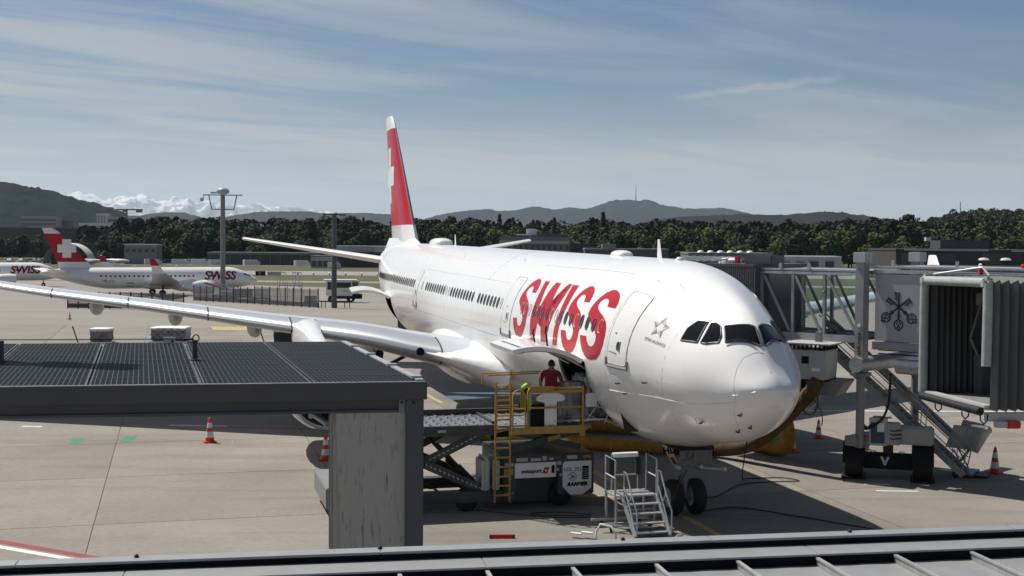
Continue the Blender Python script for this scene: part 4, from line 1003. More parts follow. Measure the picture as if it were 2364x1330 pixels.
# scissors
def arm(mb, x, a, b, w=.09, h=.27): mb.bar(L(x, *a), L(x, *b), w, h)
SC = []
for x in (8.5, 10.95):
    for a, b in (((5.75, .62), (9.5, 2.36)), ((5.75, 2.36), (9.5, .62))):
        mb = MB(); arm(mb, x+(0 if a[1] < 1 else .12), a, b); s_ = mb.build('scissor_arm', MATS['loader_dark'], LD, bevel=.02)
        if x < 9:
            mb = MB(); A, B = L(x-.002 if a[1] < 1 else x+.118, *a), L(x-.002 if a[1] < 1 else x+.118, *b); d = (B-A)
            for k in range(26):
                c = A+d*((k+1)/27); mb.box(c-Vector((.045, 0, 0)), (.006, .085, .035), rot=Matrix.Rotation(.9 if a[1] < 1 else -.2, 3, 'X'))
            mb.build('grip_slot', MATS['light_grey'], s_)
    for a, b in (((5.0, 1.82), (2.7, 2.40)), ((5.0, 2.40), (2.7, 1.82))):
        mb = MB(); arm(mb, x-.1+(0 if a[1] < 2 else .11), a, b, .08, .20); mb.build('bridge_scissor_arm', MATS['loader_dark'], LD, bevel=.015)
    mb = MB(); mb.lathe([(.14, -.08), (.14, .22)], 16, frame(L(x, 7.72, 1.49), (0, 1, 0), (0, 0, 1))); mb.build('pivot', MATS['dark_metal'], LD, smooth=40)
mb = MB(); mb.box(L(8.28, 3.62, 2.18), (.01, .42, .13), rot=Matrix.Rotation(-.24, 3, 'X')); mb.build('warning_sign', MATS['yellow_paint'], LD)
for x in (8.9, 10.4):
    mb = MB(); mb.tube(L(x, 5.85, .60), L(x, 6.5, 1.30), .11, 12); mb.tube(L(x, 6.45, 1.26), L(x, 7.15, 2.02), .055, 10); mb.build('hydraulic_cylinder', MATS['dark_metal'], LD, smooth=40)
mb = MB()
for p in ([(8.5, 7.2, .66), (8.5, 7.6, .9), (8.5, 7.9, .68), (8.6, 8.4, .66)], [(8.9, 6.3, .62), (9, 6.8, .8), (9, 7.3, .64), (9, 7.9, .8), (9, 8.5, .62)]): mb.path([L(*q) for q in p], .035, 6)
mb.tube(L(8.6, 5.6, .75), L(8.6, 10, .78), .03, 6); mb.build('hydraulic_hose', MATS['tyre'], LD, smooth=60)
# main deck with rollers
mb = MB(); lbox(mb, 8.25, 8.42, 5.45, 9.9, 2.33, 2.63); lbox(mb, 10.95, 11.15, 5.45, 9.9, 2.33, 2.72); lbox(mb, 8.3, 11.1, 9.75, 9.9, 2.33, 2.6); mb.build('deck_side', MATS['loader_dark'], LD, bevel=.015)
mb = MB(); lbox(mb, 8.30, 11.1, 5.45, 9.85, 2.5, 2.60); mb.build('main_deck', MATS['deck_steel'], LD)
rl = MB().tube((-.04, 0, 0), (.04, 0, 0), .035, 8).mesh('roller', MATS['bare_metal'], 40)
for i in range(9):
    for j in range(14): share('roller', rl, LD, L(8.6+.29*i, 5.7+.285*j, 2.605), (.5 if (i+j) % 2 else -.5))
mb = MB()
for i in range(10):
    for j in range(14): lbox(mb, 8.45+.27*i, 8.56+.27*i, 5.6+.285*j, 5.68+.285*j, 2.6, 2.604)
mb.build('roller_well', MATS['mark_black'], LD)
mb = MB(); lbox(mb, 8.22, 8.25, 8.5, 8.9, 2.42, 2.5); lbox(mb, 8.22, 8.25, 7.0, 7.25, 2.45, 2.52); mb.build('deck_plate', MATS['light_grey'], LD)
mb = MB(); lbox(mb, 8.22, 11.0, 2.45, 5.38, 2.44, 2.60); mb.build('bridge_deck', MATS['deck_steel'], LD, bevel=.01)
for j in range(9):
    mb = MB(); mb.tube(L(8.5, 2.75+.29*j, 2.60), L(10.8, 2.75+.29*j, 2.60), .04, 8); mb.build('bridge_roller', MATS['bare_metal'], LD, smooth=40)
mb = MB(); lbox(mb, 8.7, 11.0, 5.40, 5.48, 2.6, 2.68); lbox(mb, 10.9, 11.0, 2.6, 9.3, 2.62, 2.78); mb.build('deck_stop', MATS['loader_dark'], LD)
# operator platform, rails, ladder
mb = MB(); lbox(mb, 7.45, 8.2, 2.95, 5.05, 2.50, 2.56); mb.build('platform_floor', MATS['mid_grey'], LD)
mb = MB(); lbox(mb, 7.42, 7.46, 2.9, 4.8, 2.52, 2.66); lbox(mb, 7.42, 7.5, 2.9, 5.12, 2.44, 2.52); lbox(mb, 7.42, 8.2, 2.86, 2.92, 2.52, 2.62); lbox(mb, 7.4, 7.46, 4.68, 5.2, 2.44, 2.62); lbox(mb, 7.41, 7.48, 2.92, 3.08, 2.34, 2.62); mb.build('toe_board', MATS['yellow_paint'], LD)
def rails(name, segs, r=.026):
    mb = MB()
    for s in segs: mb.path([L(*p) for p in s], r, 7)
    return mb.build(name, MATS['yellow_paint'], LD, smooth=50)
xr = 7.44
rails('guard_rail', [[(xr, 4.70, 2.6), (xr, 4.70, 3.70), (xr, 4.66, 3.78), (xr, 4.58, 3.80), (xr, 3.05, 3.80), (xr, 3.0, 3.78), (xr, 2.98, 3.7), (xr, 2.98, 2.4)], [(xr, 4.7, 3.22), (xr, 2.98, 3.22)]], .032)
rails('gate', [[(xr, 5.16, 2.5), (xr, 5.16, 3.6), (xr, 5.1, 3.72), (xr, 4.98, 3.76), (xr, 4.86, 3.74), (xr, 4.78, 3.6), (xr, 4.76, 2.5)], [(xr, 5.16, 3.2), (xr, 4.76, 3.2)], [(xr, 5.16, 2.62), (xr, 4.76, 2.62)]], .026)
rails('guard_rail', [[(xr, 2.98, 3.72), (xr+.3, 2.88, 3.80), (8.15, 2.75, 3.78), (8.2, 2.74, 3.6), (8.2, 2.74, 2.5)], [(xr, 2.98, 3.2), (8.2, 2.74, 3.2)]], .030)
rails('guard_rail', [[(8.25, 5.45, 2.6), (8.25, 5.45, 3.83), (8.25, 5.0, 3.83), (8.25, 5.0, 2.6)], [(8.25, 5.45, 3.5), (8.25, 3.6, 3.52)], [(8.25, 5.45, 3.2), (8.25, 4.4, 3.2)], [(8.25, 5.45, 2.9), (8.25, 4.6, 2.9)]], .024)
rails('top_rail', [[(8.2, 5.92, 3.9), (8.2, 5.92, 4.20), (8.2, 4.1, 4.23), (8.2, 4.1, 3.7)], [(8.2, 5.75, 4.13), (8.2, 4.15, 4.17)]], .022)
mb = MB(); lbox(mb, 7.40, 7.45, 3.9, 4.65, 3.73, 3.86); lbox(mb, 7.42, 7.45, 3.0, 4.65, 3.66, 3.74); mb.build('rail_guard_plate', MATS['yellow_paint'], LD)
for y in (5.56, 5.10): mb = MB(); mb.bar(L(7.98, y, .32), L(7.92, y, 3.95), .05, .035); mb.build('ladder_rail', MATS['yellow_paint'], LD)
for k in range(12): mb = MB(); mb.bar(L(7.96-.004*k, 5.56, .55+.285*k), L(7.96-.004*k, 5.10, .55+.285*k), .045, .05); mb.build('ladder_rung', MATS['yellow_paint'], LD)
# white arrow shaped console shield and black console
mb = MB(); arrow = [(y+.14, z) for y, z in [(3.64, 2.58), (4.02, 2.58), (4.02, 3.36), (4.26, 3.42), (4.28, 3.52), (4.03, 3.68), (3.84, 3.73), (3.65, 3.68), (3.40, 3.54), (3.40, 3.42), (3.64, 3.38)]]
mb.prism(arrow, lambda y, z: L(7.50, y, z), lambda y, z: L(7.53, y, z)); ar = mb.build('console_shield', MATS['white_paint'], LD, bevel=.006)
mb = MB()
for (y, z) in ((4.12, 3.5), (4.05, 3.5), (3.98, 3.2), (3.68, 3.2), (3.7, 2.8), (4.0, 2.7)): mb.lathe([(.014, 0), (.014, .006)], 8, frame(L(7.497, y+.14, z), (0, -1, 0), (0, 0, 1)))
mb.build('shield_bolt', MATS['mark_black'], ar)
lettering('shield_lettering', 'CARGO', .07, MATS['mark_grey'], frame(L(7.494, 3.96, 2.67), (0, -1, 0), (0, 0, 1)), ar)
mb = MB(); lbox(mb, 7.6, 8.1, 4.08, 4.55, 2.58, 3.3); mb.build('console', MATS['mark_black'], LD, bevel=.03)

# cargo waiting in the hold
mat('wrap_plastic', (.40, .42, .44), .22, c2=(.12, .125, .13), scale=5, bump=.6, bscale=9, stretch=(1, 1, .35), detail=6)
def lump(mb, x0, x1, y0, y1, z0, z1, seed, r=.06):
    rnd = random.Random(seed)
    def f(u, v):
        a = 2*PI*v; c, s = math.cos(a), math.sin(a); k = 1/max(abs(c), abs(s))
        k = k**.9
        w = 1 if 0 < u < 1 else .9
        return Vector(((x0+x1)/2+(x1-x0)/2*c*k*w+rnd.uniform(-r, r)*.4, (y0+y1)/2+(y1-y0)/2*s*k*w+rnd.uniform(-r, r)*.4, z0+(z1-z0)*u))
    nu, nv = 8, 24
    pts = [[f(i/nu, j/nv) for j in range(nv)] for i in range(nu+1)]
    mb.loft(pts); return mb
def cargo(name, label, x0, x1, y0, y1, z0, z1, seed, cat='cargo'):
    cx, cy = (x0+x1)/2, (y0+y1)/2
    t = thing(name, label, cat, JW(cx, cy, z0), JR)
    lump(MB(), x0-cx, x1-cx, y0-cy, y1-cy, .05, z1-z0, seed).build('wrapped_load', MATS['wrap_plastic'], t, smooth=70)
    mbox((0, 0, .025), (x1-x0+.1, y1-y0+.1, .05)).build('pallet_sheet', MATS['bare_metal'], t)
    mb = MB()
    for k in range(5):
        u = x0-cx+(x1-x0)*(k+.5)/5; mb.bar((u-.12, y1-cy+.02, .1), (u+.12, y1-cy+.02, z1-z0-.1), .02, .012); mb.bar((u+.12, y1-cy+.025, .1), (u-.12, y1-cy+.025, z1-z0-.1), .02, .012)
    for k in range(3):
        u = y0-cy+(y1-y0)*(k+.5)/3; mb.bar((x0-cx-.02, u-.15, .1), (x0-cx-.02, u+.15, z1-z0-.1), .02, .012)
    mb.build('cargo_net', MATS['light_grey'], t)
    return t
cargo('cargo_pallet', 'plastic wrapped load standing in the open hold doorway behind the man in red', 8.75, 10.5, .9, 2.35, 2.62, 3.95, 3)
cargo('cargo_pallet', 'tall plastic wrapped load on the loader bridge right of the arrow shield', 8.35, 8.95, 2.55, 3.55, 2.66, 3.85, 5)
mb = MB()
pts = [[(8.1, 2.7, 2.66), (8.05, 2.2, 3.3), (8.0, 2.45, 3.75)], [(8.05, 2.2, 3.3), (8.05, 1.75, 2.62)], [(8.0, 2.35, 3.15), (7.98, 1.95, 3.0), (8.0, 1.6, 2.6)], [(8.1, 2.6, 2.9), (8.05, 2.25, 2.7)], [(7.98, 1.95, 3.0), (8.0, 2.1, 2.62)]]
sn = thing('strap_net', 'loose white net straps hanging in front corner of the open hold', 'net', JW(8, 2.3, 2.6), JR)
for p in pts: mb.path([Vector((a-8, b-2.3, c-2.6)) for a, b, c in p], .014, 5)
mb.build('strap', MATS['white_paint'], sn)

# ------------------------------------------------------------ people
mat('skin', (.30, .17, .115), .6, var=.12, scale=9)
mat('hair', (.016, .013, .012), .7, var=.3, scale=20)
mat('shirt_red', (.23, .012, .018), .85, var=.3, scale=7, bump=.4, bscale=10)
mat('trousers', (.055, .012, .016), .9, var=.3, scale=7, bump=.4, bscale=9)
mat('shoe', (.02, .02, .02), .7, var=.2, scale=9)
def person(label, loc, rz, pose):
    t = thing('person', label, 'person', loc, rz)
    J, E_ = pose['joints'], pose['bones']
    names = list(J); idx = {n: i for i, n in enumerate(names)}
    me = bpy.data.meshes.new('body'); me.from_pydata([J[n][0] for n in names], [(idx[a], idx[b]) for a, b in E_], [])
    o = bpy.data.objects.new('body', me); col.objects.link(o)
    md = o.modifiers.new('skin', 'SKIN'); md.use_smooth_shade = True
    sv = me.skin_vertices[0].data
    for n in names:
        r = J[n][1]; r = (r, r) if not isinstance(r, tuple) else r
        sv[idx[n]].radius = r; sv[idx[n]].use_root = (n == 'pelvis')
    sb = o.modifiers.new('sub', 'SUBSURF'); sb.levels = 2; sb.render_levels = 2
    dg = bpy.context.evaluated_depsgraph_get(); dg.update()
    m2 = bpy.data.meshes.new_from_object(o.evaluated_get(dg)); m2.name = 'body'
    bpy.data.objects.remove(o)
    m2.materials.clear()
    for n in ('skin', 'shirt_red', 'trousers', 'shoe'): m2.materials.append(MATS[n])
    for p in m2.polygons:
        c = p.center; ax = abs(c.x)
        if c.z > 1.47: i = 0
        elif c.z > .93 and (ax < .26 or c.z > 1.16): i = 1
        elif c.z > .10 and ax < .25: i = 2
        elif c.z <= .10: i = 3
        else: i = 0
        p.material_index = i; p.use_smooth = True
    b = bpy.data.objects.new('body', m2); col.objects.link(b); b.parent = t
    return t
J = {'pelvis': ((0, 0, .97), (.17, .13)), 'waist': ((0, .0, 1.10), (.17, .125)), 'chest': ((0, -.02, 1.30), (.20, .135)), 'shoulders': ((0, -.01, 1.44), (.13, .09)), 'neck': ((0, .01, 1.53), .058), 'skull': ((0, .03, 1.63), (.08, .095)), 'crown': ((0, .025, 1.71), (.07, .085))}
Bn = [('pelvis', 'waist'), ('waist', 'chest'), ('chest', 'shoulders'), ('shoulders', 'neck'), ('neck', 'skull'), ('skull', 'crown')]
for s, n in ((1, 'l'), (-1, 'r')):
    J.update({'sh'+n: ((s*.20, -.01, 1.41), .075), 'ua'+n: ((s*.27, .0, 1.25), .062), 'el'+n: ((s*.31, .03, 1.10), .048), 'wr'+n: ((s*.31, .13, .90), .032), 'pm'+n: ((s*.305, .155, .83), (.030, .04)),
        'hp'+n: ((s*.10, 0, .88), .105), 'kn'+n: ((s*.12, .03, .50), .070), 'an'+n: ((s*.13, -.02, .10), .048), 'to'+n: ((s*.15, .14, .045), .042)})
    Bn += [('shoulders', 'sh'+n), ('sh'+n, 'ua'+n), ('ua'+n, 'el'+n), ('el'+n, 'wr'+n), ('wr'+n, 'pm'+n), ('pelvis', 'hp'+n), ('hp'+n, 'kn'+n), ('kn'+n, 'an'+n), ('an'+n, 'to'+n)]
    for k, (dx, ln) in enumerate(((-.028, .075), (-.009, .088), (.01, .083), (.028, .065))):
        J['f%d' % k+n] = ((s*.305+dx*.3, .175+dx, .78), .010); J['g%d' % k+n] = ((s*.300, .195+dx, .78-ln*.7), .008); Bn += [('pm'+n, 'f%d' % k+n), ('f%d' % k+n, 'g%d' % k+n)]
    J['th'+n] = ((s*.275, .19, .82), .012); J['ti'+n] = ((s*.265, .215, .78), .009); Bn += [('pm'+n, 'th'+n), ('th'+n, 'ti'+n)]
man = person('man in dark red shirt and trousers seen from behind at the open cargo hold', JW(8.45, 3.68, 2.62), R(-18), {'joints': J, 'bones': Bn}); man.scale = (1.16, 1.12, 1.09)
def hair_shell():
    mb = MB()
    def f(u, v):
        a, b = 2*PI*u, v*PI*.62
        return Vector((.092*math.sin(b)*math.cos(a), .022+.106*math.sin(b)*math.sin(a)-.012, 1.645+.135*math.cos(b)))
    mb.grid(f, 18, 9); return mb
hair_shell().build('hair', MATS['hair'], man, smooth=80)
for s in (1, -1): MB().lathe([(.001, -.008), (.022, -.006), (.028, .004), (.02, .012), (.001, .008)], 10, frame((s*.088, .03, 1.625), (0, 1, 0), (0, .2, 1))).build('ear', MATS['skin'], man, smooth=60)
mb = MB(); mb.loft([[(.016*k, .128+.02*j, 1.615+z) for k in (-1, 0, 1)] for z, j in ((.03, -1), (0, .2), (-.02, -.3))], cap=False) if False else None
MB().lathe([(.004, .03), (.014, -.008), (.016, -.018), (.002, -.024)], 8, Matrix.Translation((0, .128, 1.625))).build('nose', MATS['skin'], man, smooth=60)
# high-visibility jacket hung over the rail, with its hood on top
mat('hi_vis', (.42, .62, .10), .8, var=.25, scale=12, bump=.5, bscale=20)
mat('jacket_dark', (.02, .025, .022), .9, var=.3, scale=9)
JK = thing('hi_vis_jacket', 'yellow green high visibility jacket with dark sides hung over the yellow rail', 'jacket', JW(7.75, 4.72, 3.10), JR)
mb = MB(); rg = []
for z, wy, wx, oy in ((0.0, .16, .07, .02), (.2, .18, .09, .0), (.45, .17, .10, -.02), (.62, .13, .09, -.02), (.70, .07, .07, -.01)):
    rg.append([Vector((wx*math.sin(a)*(1+.15*math.cos(3*a)), oy+wy*math.cos(a), z)) for a in np.linspace(0, 2*PI, 17)[:-1]])
mb.loft(rg); mb.build('jacket_body', MATS['jacket_dark'], JK, smooth=60)
mb = MB(); mb.grid(lambda u, v: Vector((-.10-.02*math.sin(v*5), -.19+.10*u, .02+.62*v)), 4, 8); mb.grid(lambda u, v: Vector((-.105, .06+.03*u, .05+.6*v)), 2, 8); mb.grid(lambda u, v: Vector((-.105, .125+.025*u, .05+.55*v)), 2, 8); mb.build('reflective_stripe', MATS['hi_vis'], JK, smooth=60, fix=False)
mb = MB(); mb.grid(lambda u, v: Vector((.10*math.sin(PI*v)*math.cos(2*PI*u), -.01+.135*math.sin(PI*v)*math.sin(2*PI*u)-.05*(1-v), .74+.10*math.cos(PI*v)-.03*math.sin(2*PI*u))), 14, 8); mb.build('hood', MATS['hi_vis'], JK, smooth=80)

# ------------------------------------------------------------ air hoses and cables
def hose(name, label, pts, r, m, cat='hose', pitch=.11, amp=.10):
    P = [Vector(p) for p in pts]; out = []
    for i in range(len(P)-1):       # Catmull-Rom
        p0, p1, p2, p3 = P[max(i-1, 0)], P[i], P[i+1], P[min(i+2, len(P)-1)]; k = max(2, int((p2-p1).length/(pitch*.5)))
        for j in range(k):
            t = j/k; out.append(.5*((2*p1)+(p2-p0)*t+(2*p0-5*p1+4*p2-p3)*t*t+(3*p1-p0-3*p2+p3)*t**3))
    out.append(P[-1])
    rr = [r*(1+(amp if i % 2 else -amp*.4)) for i in range(len(out))]
    mb = MB(); mb.path(out, rr if amp else r, 12); o = mb.build(name, m, smooth=35)
    return tag(o, label, cat)
hose('air_hose', 'thick brown ribbed air hose hanging from the bridge and running under the nose', [(10.75, 44.6, 3.35), (10.45, 44.6, 2.9), (9.7, 45.6, 1.7), (8.9, 46.9, .72), (8.1, 48.0, .34), (7.2, 48.6, .27), (6.3, 48.8, .26)], .24, MATS['hose_dirty'])
hose('air_hose', 'dull yellow ribbed air hose lying in the shade under the front fuselage', [(6.3, 48.8, .26), (5.2, 49.0, .26), (3.9, 49.4, .26), (1.5, 50.6, .26), (-1.2, 51.9, .26)], .24, MATS['yellow_hose'])
hose('air_hose', 'yellow ribbed air hose lying on the ground right of the nose gear, bent upward', [(-1.6, 55.3, .28), (1.4, 54.6, .28), (4.0, 54.2, .28), (6.4, 53.2, .28), (8.2, 51.9, .28), (9.4, 50.2, .28), (10.2, 48.5, .30), (10.45, 48.0, .55), (10.4, 47.7, 1.2), (10.1, 47.0, 2.0), (10.2, 46.2, 2.9)], .25, MATS['yellow_hose'])
def cable(name, label, pts, r=.018, m='tyre', cat='cable'): return hose(name, label, pts, r, MATS[m], cat, pitch=.5, amp=0)
cable('ground_cable', 'thin dark cable on the ground running right from the nose wheels', [(5.9, 38.4, .03), (7.0, 38.9, .03), (8.6, 37.7, .03), (10.5, 36.0, .03), (12.5, 34.8, .03)])
cable('ground_cable', 'dark cable looping over the ground behind the nose wheels', [(5.8, 39.2, .3), (6.6, 40.6, .03), (7.7, 42.6, .03), (8.9, 43.2, .03), (9.9, 43.4, .03), (9.4, 44.0, .03), (8.2, 43.8, .03), (7.9, 43.2, .2), (8.05, 43.3, 1.3), (8.2, 43.6, 2.2)])
cable('steering_cable', 'brown cable hanging from the nose gear door down to the ground', [(5.25, 37.7, 1.4), (5.0, 37.55, 1.0), (4.75, 37.4, .45), (4.55, 37.3, .06), (4.2, 37.6, .03)], .02, 'hose_dirty')
cable('ground_cable', 'thin dark wires lying in loops before the cargo loader', [(-1.2, 38.35, .02), (-.2, 37.95, .02), (.9, 37.5, .02), (2.0, 37.35, .02), (2.4, 37.75, .02), (1.6, 38.1, .02), (.6, 37.95, .02), (.9, 37.7, .02), (2.2, 37.6, .02)], .012)

# ------------------------------------------------------------ mobile steps and other small things on the stand
ST = thing('maintenance_steps', 'small galvanised wheeled work platform with steps and tube handrails beside the nose gear', 'work platform', (3.55, 35.75, 0), R(17)); ST.scale = (1.12, 1.08, 1.0)
def tb(mb, segs, r=.022):
    for s in segs: mb.path(s, r, 7)
    return mb
Wd, Dp, Hp = 1.10, .80, 1.00
mb = MB(); mb.box((0, Dp/2, Hp), (Wd, Dp, .04))
for k in range(14): mb.box((-Wd/2+.04+k*.078, Dp/2, Hp+.024), (.03, Dp-.04, .012))
mb.build('platform', MATS['galvanised'], ST)
for x, y in ((-.52, .05), (.52, .05), (-.52, .76), (.52, .76)):
    MB().bar((x, y, .18), (x, y, Hp-.02), .05).build('leg', MATS['galvanised'], ST)
    share('castor', wheel_mesh(.10, .05)[0], ST, (x-.12, y, .10), PI/2)
mb = MB(); mb.bar((-.95, .1, .22), (.6, .1, .2), .06); mb.bar((-.95, .7, .22), (.6, .7, .2), .06); mb.bar((-.52, .05, .6), (.52, .05, .6), .04); mb.bar((-.9, .1, .2), (.3, -.5, .2), .05); mb.build('base_frame', MATS['galvanised'], ST)
for k in range(4):
    mb = MB(); mb.box((.08, -.12-.21*k, Hp-.2-.22*k), (.86, .22, .035)); mb.build('step', MATS['galvanised'], ST, bevel=.006)
for x in (-.38, .54): MB().bar((x, .0, Hp-.02), (x, -.92, .06), .05, .12).build('stringer', MATS['galvanised'], ST)
for x in (-.36, .56): tb(MB(), [[(x, -.08, Hp-.1), (x, -.08, Hp+.72), (x, -.24, Hp+.70), (x, -.62, Hp+.15), (x, -.98, Hp-.25), (x, -.98, .15)], [(x, -.08, Hp+.30), (x, -.5, Hp-.25), (x, -.95, .05)], [(x, -.60, Hp+.15), (x, -.2, Hp-.4)]]).build('stair_handrail', MATS['galvanised'], ST, smooth=50)
for x in (-.56, .56): tb(MB(), [[(x, .02, Hp-.15), (x, .02, Hp+1.02), (x, .72, Hp+1.06), (x, .72, Hp-.1)], [(x, .02, Hp+.52), (x, .72, Hp+.54)]]).build('side_rail', MATS['galvanised'], ST, smooth=50)
tb(MB(), [[(-.36, .8, Hp), (-.36, .8, Hp+1.05), (.36, .8, Hp+1.05), (.36, .8, Hp)], [(-.36, .8, Hp+.45), (.36, .8, Hp+.45)]]).build('back_rail', MATS['galvanised'], ST, smooth=50)
MB().path([(-.34, .8, Hp+1.03), (.34, .8, Hp+1.03)], .075, 10).build('rail_padding', MATS['white_paint'], ST, smooth=50)
for x in (-.37, .37): MB().path([(x, .8, Hp+.95), (x, .8, Hp+.45)], .07, 10).build('rail_padding_side', MATS['tyre'], ST, smooth=50)
HS = thing('handrail_steps', 'white tube handles of low steps just above the roof edge', 'low steps', (2.35, 34.72, 0), R(-10))
tb(MB(), [[(0, 0, 0), (.02, 0, .25), (.12, .1, .40), (.42, .02, .36), (.55, -.02, .15), (.56, -.02, 0)]], .03).build('handle', MATS['white_paint'], HS, smooth=50)
for k in (0, 1): mbox((-.25-.3*k, .05, .16-.04*k), (.32, .12, .035), rz=-.3).build('tread', MATS['white_paint'], HS)
CH = thing('wheel_chock', 'long red wheel chock with metal ends lying near the roof edge', 'chock', (-.22, 34.75, 0), R(4)); CH.scale = (.7, .7, .8)
mb = MB(); mb.prism([(-.09, 0), (.09, 0), (.05, .13), (-.05, .13)], lambda y, z: (-.42, y, z), lambda y, z: (.42, y, z)); mb.build('block', MATS['signal_red'], CH, bevel=.01)
for s in (-1, 1): mbox((s*.46, 0, .06), (.08, .16, .12)).build('end_cap', MATS['dark_metal'], CH, bevel=.01)
# traffic cones
def cone(label, x, y, h=.95, lean=0):
    k = h/.95
    t = thing('traffic_cone', label, 'traffic cone', (x, y, .0), random.uniform(0, 1), 'red and white cones around the jet')
    mb = MB(); mb.box((0, 0, .035*k), (.46*k, .46*k, .06*k)); mb.build('base', MATS['cone_red'], t, bevel=.02)
    prof = [(.175*k, .06*k), (.16*k, .20*k), (.128*k, .42*k), (.105*k, .57*k), (.075*k, .76*k), (.04*k, .93*k), (.02*k, .95*k)]
    for i, (nm, a, b) in enumerate((('red_band', 0, 1), ('white_band', 1, 2), ('red_band', 2, 3), ('white_band', 3, 4), ('red_band', 4, 6))):
        MB().lathe(prof[a:b+1], 18, cap=(i == 4)).build(nm, MATS['cone_red' if 'red' in nm else 'cone_white'], t, smooth=50)
    return t
cone('cone on open concrete left of the engine, below the solar roof', -12.11, 50.95, 1.0)
cone('cone at the left edge of the concrete pier', -6.87, 47.0, .97)
cone('farther cone in the sun between nose and bridge columns', 12.91, 53.2, .80)
cone('cone behind the yellow hose, right of the nose', 11.0, 49.55, .84)
cone('darker cone at the foot of the bridge stairs, far right', 17.32, 45.3, .95)
cone('tiny distant cone left, in front of far parked jets', -44.5, 128, .75)
# ------------------------------------------------------------ passenger bridge behind the nose
BD = Vector((.71, -.704, 0)); BRZ = math.atan2(BD.y, BD.x)
B0 = Vector((12.5, 44.4, 0))
PB = thing('passenger_bridge', 'grey passenger bridge with glazed tunnel, lifting column and three key emblem behind the nose', 'passenger bridge', B0, BRZ)
# local: x along the tunnel (to the right), y away from the viewer, z up
mat('bridge_panel', (.36, .36, .375), .42, var=.06, scale=.8, rvar=.06, coat=.15)
mat('bridge_grey', (.30, .305, .31), .45, var=.12, scale=2)
mat('bridge_dark', (.085, .088, .092), .5, var=.15, scale=2)
def clear_glass():
    m = bpy.data.materials.new('clear_glass'); m.use_nodes = True; t = m.node_tree
    for n in list(t.nodes): t.nodes.remove(n)
    o = t.nodes.new('ShaderNodeOutputMaterial'); mx = t.nodes.new('ShaderNodeMixShader'); tr = t.nodes.new('ShaderNodeBsdfTransparent'); gl = t.nodes.new('ShaderNodeBsdfGlossy'); fr = t.nodes.new('ShaderNodeFresnel')
    tr.inputs[0].default_value = (.90, .94, .93, 1); gl.inputs['Roughness'].default_value = .02; fr.inputs[0].default_value = 1.45
    nz = t.nodes.new('ShaderNodeTexNoise'); nz.inputs['Scale'].default_value = 2; mr = t.nodes.new('ShaderNodeMapRange'); mr.inputs['To Min'].default_value = .01; mr.inputs['To Max'].default_value = .05
    t.links.new(nz.outputs[0], mr.inputs[0]); t.links.new(mr.outputs[0], gl.inputs['Roughness'])
    t.links.new(fr.outputs[0], mx.inputs[0]); t.links.new(tr.outputs[0], mx.inputs[1]); t.links.new(gl.outputs[0], mx.inputs[2]); t.links.new(mx.outputs[0], o.inputs[0])
    return m
GL = clear_glass()
TWD = 2.7
xs_ = [-4.45, -3.1, -1.8, -.35]
for y, far in ((0, False), (TWD, True)):
    for i, (a, b) in enumerate(zip(xs_[:-1], xs_[1:])):
        dark = (i == 0)
        mb = MB(); mb.box(((a+b)/2, y, 5.98), (b-a-.09, .02, 2.12)); g_ = mb.build('glass_pane', GL, PB)
        mb = MB(); mb.bar((a+.12, y-.03 if not far else y+.03, 6.98), (b-.12, y-.03 if not far else y+.03, 4.98), .06, .10); mb.build('brace', MATS['bridge_grey'], PB)
    for x in xs_: mb = MB(); mb.box((x, y, 5.98), (.10, .12, 2.2)); mb.build('mullion', MATS['bridge_grey'], PB)
    mb = MB(); mb.box((-2.4, y, 7.10), (4.2, .12, .10)); mb.build('top_rail', MATS['galvanised'], PB)
    mb = MB(); mb.box((-2.4, y, 7.22), (4.2, .10, .07)); mb.build('top_rail', MATS['galvanised'], PB)
    mb = MB(); mb.box((-2.4, y, 4.80), (4.2, .14, .24)); mb.build('bottom_rail', MATS['bridge_grey'], PB)
MB().box((-2.4, TWD/2, 4.82), (4.15, TWD-.2, .10)).build('tunnel_floor', MATS['bridge_dark'], PB)
MB().box((-2.4, TWD/2, 7.20), (4.15, TWD-.1, .06)).build('tunnel_roof', MATS['bridge_grey'], PB)
for x in (-2.2, -1.2): mb = MB(); mb.lathe([(.02, 0), (.045, .015), (.045, .03), (.001, .045)], 10, frame((x*0-1.8, -.07, 5.5 if x < -2 else 6.45), (1, 0, 0), (0, 0, 1))); mb.build('glass_button', MATS['galvanised'], PB)
# outer tunnel with opaque panels
xo = [.30, 2.35, 4.9, 7.4, 10, 13]
for y in (-.22, TWD+.22):
    for a, b in zip(xo[:-1], xo[1:]):
        MB().box(((a+b)/2, y, 5.98), (b-a-.05, .05, 2.30)).build('wall_panel', MATS['bridge_panel'], PB, bevel=.008)
        mb = MB(); mb.box((b, y, 5.98), (.05, .035, 2.3)); mb.build('joint_strip', MATS['mark_black'], PB)
    MB().box((6.6, y, 7.22), (12.7, .12, .13)).build('top_rail', MATS['galvanised'], PB, bevel=.02)
    MB().box((6.6, y, 7.38), (12.7, .10, .08)).build('top_rail', MATS['galvanised'], PB, bevel=.02)
    MB().box((6.6, y, 4.66), (12.7, .16, .28)).build('bottom_rail', MATS['bridge_grey'], PB, bevel=.02)
MB().box((6.6, TWD/2, 4.7), (12.6, TWD+.3, .12)).build('tunnel_floor', MATS['bridge_dark'], PB)
MB().box((6.6, TWD/2, 7.36), (12.6, TWD+.3, .08)).build('tunnel_roof', MATS['bridge_grey'], PB)
for x in (2.35, 4.9):
    for z in (5.55, 6.45): mb = MB(); mb.lathe([(.05, 0), (.05, .02), (.03, .04)], 10, frame((x, -.25, z), (1, 0, 0), (0, 0, 1))); mb.build('panel_button', MATS['galvanised'], PB, smooth=40)
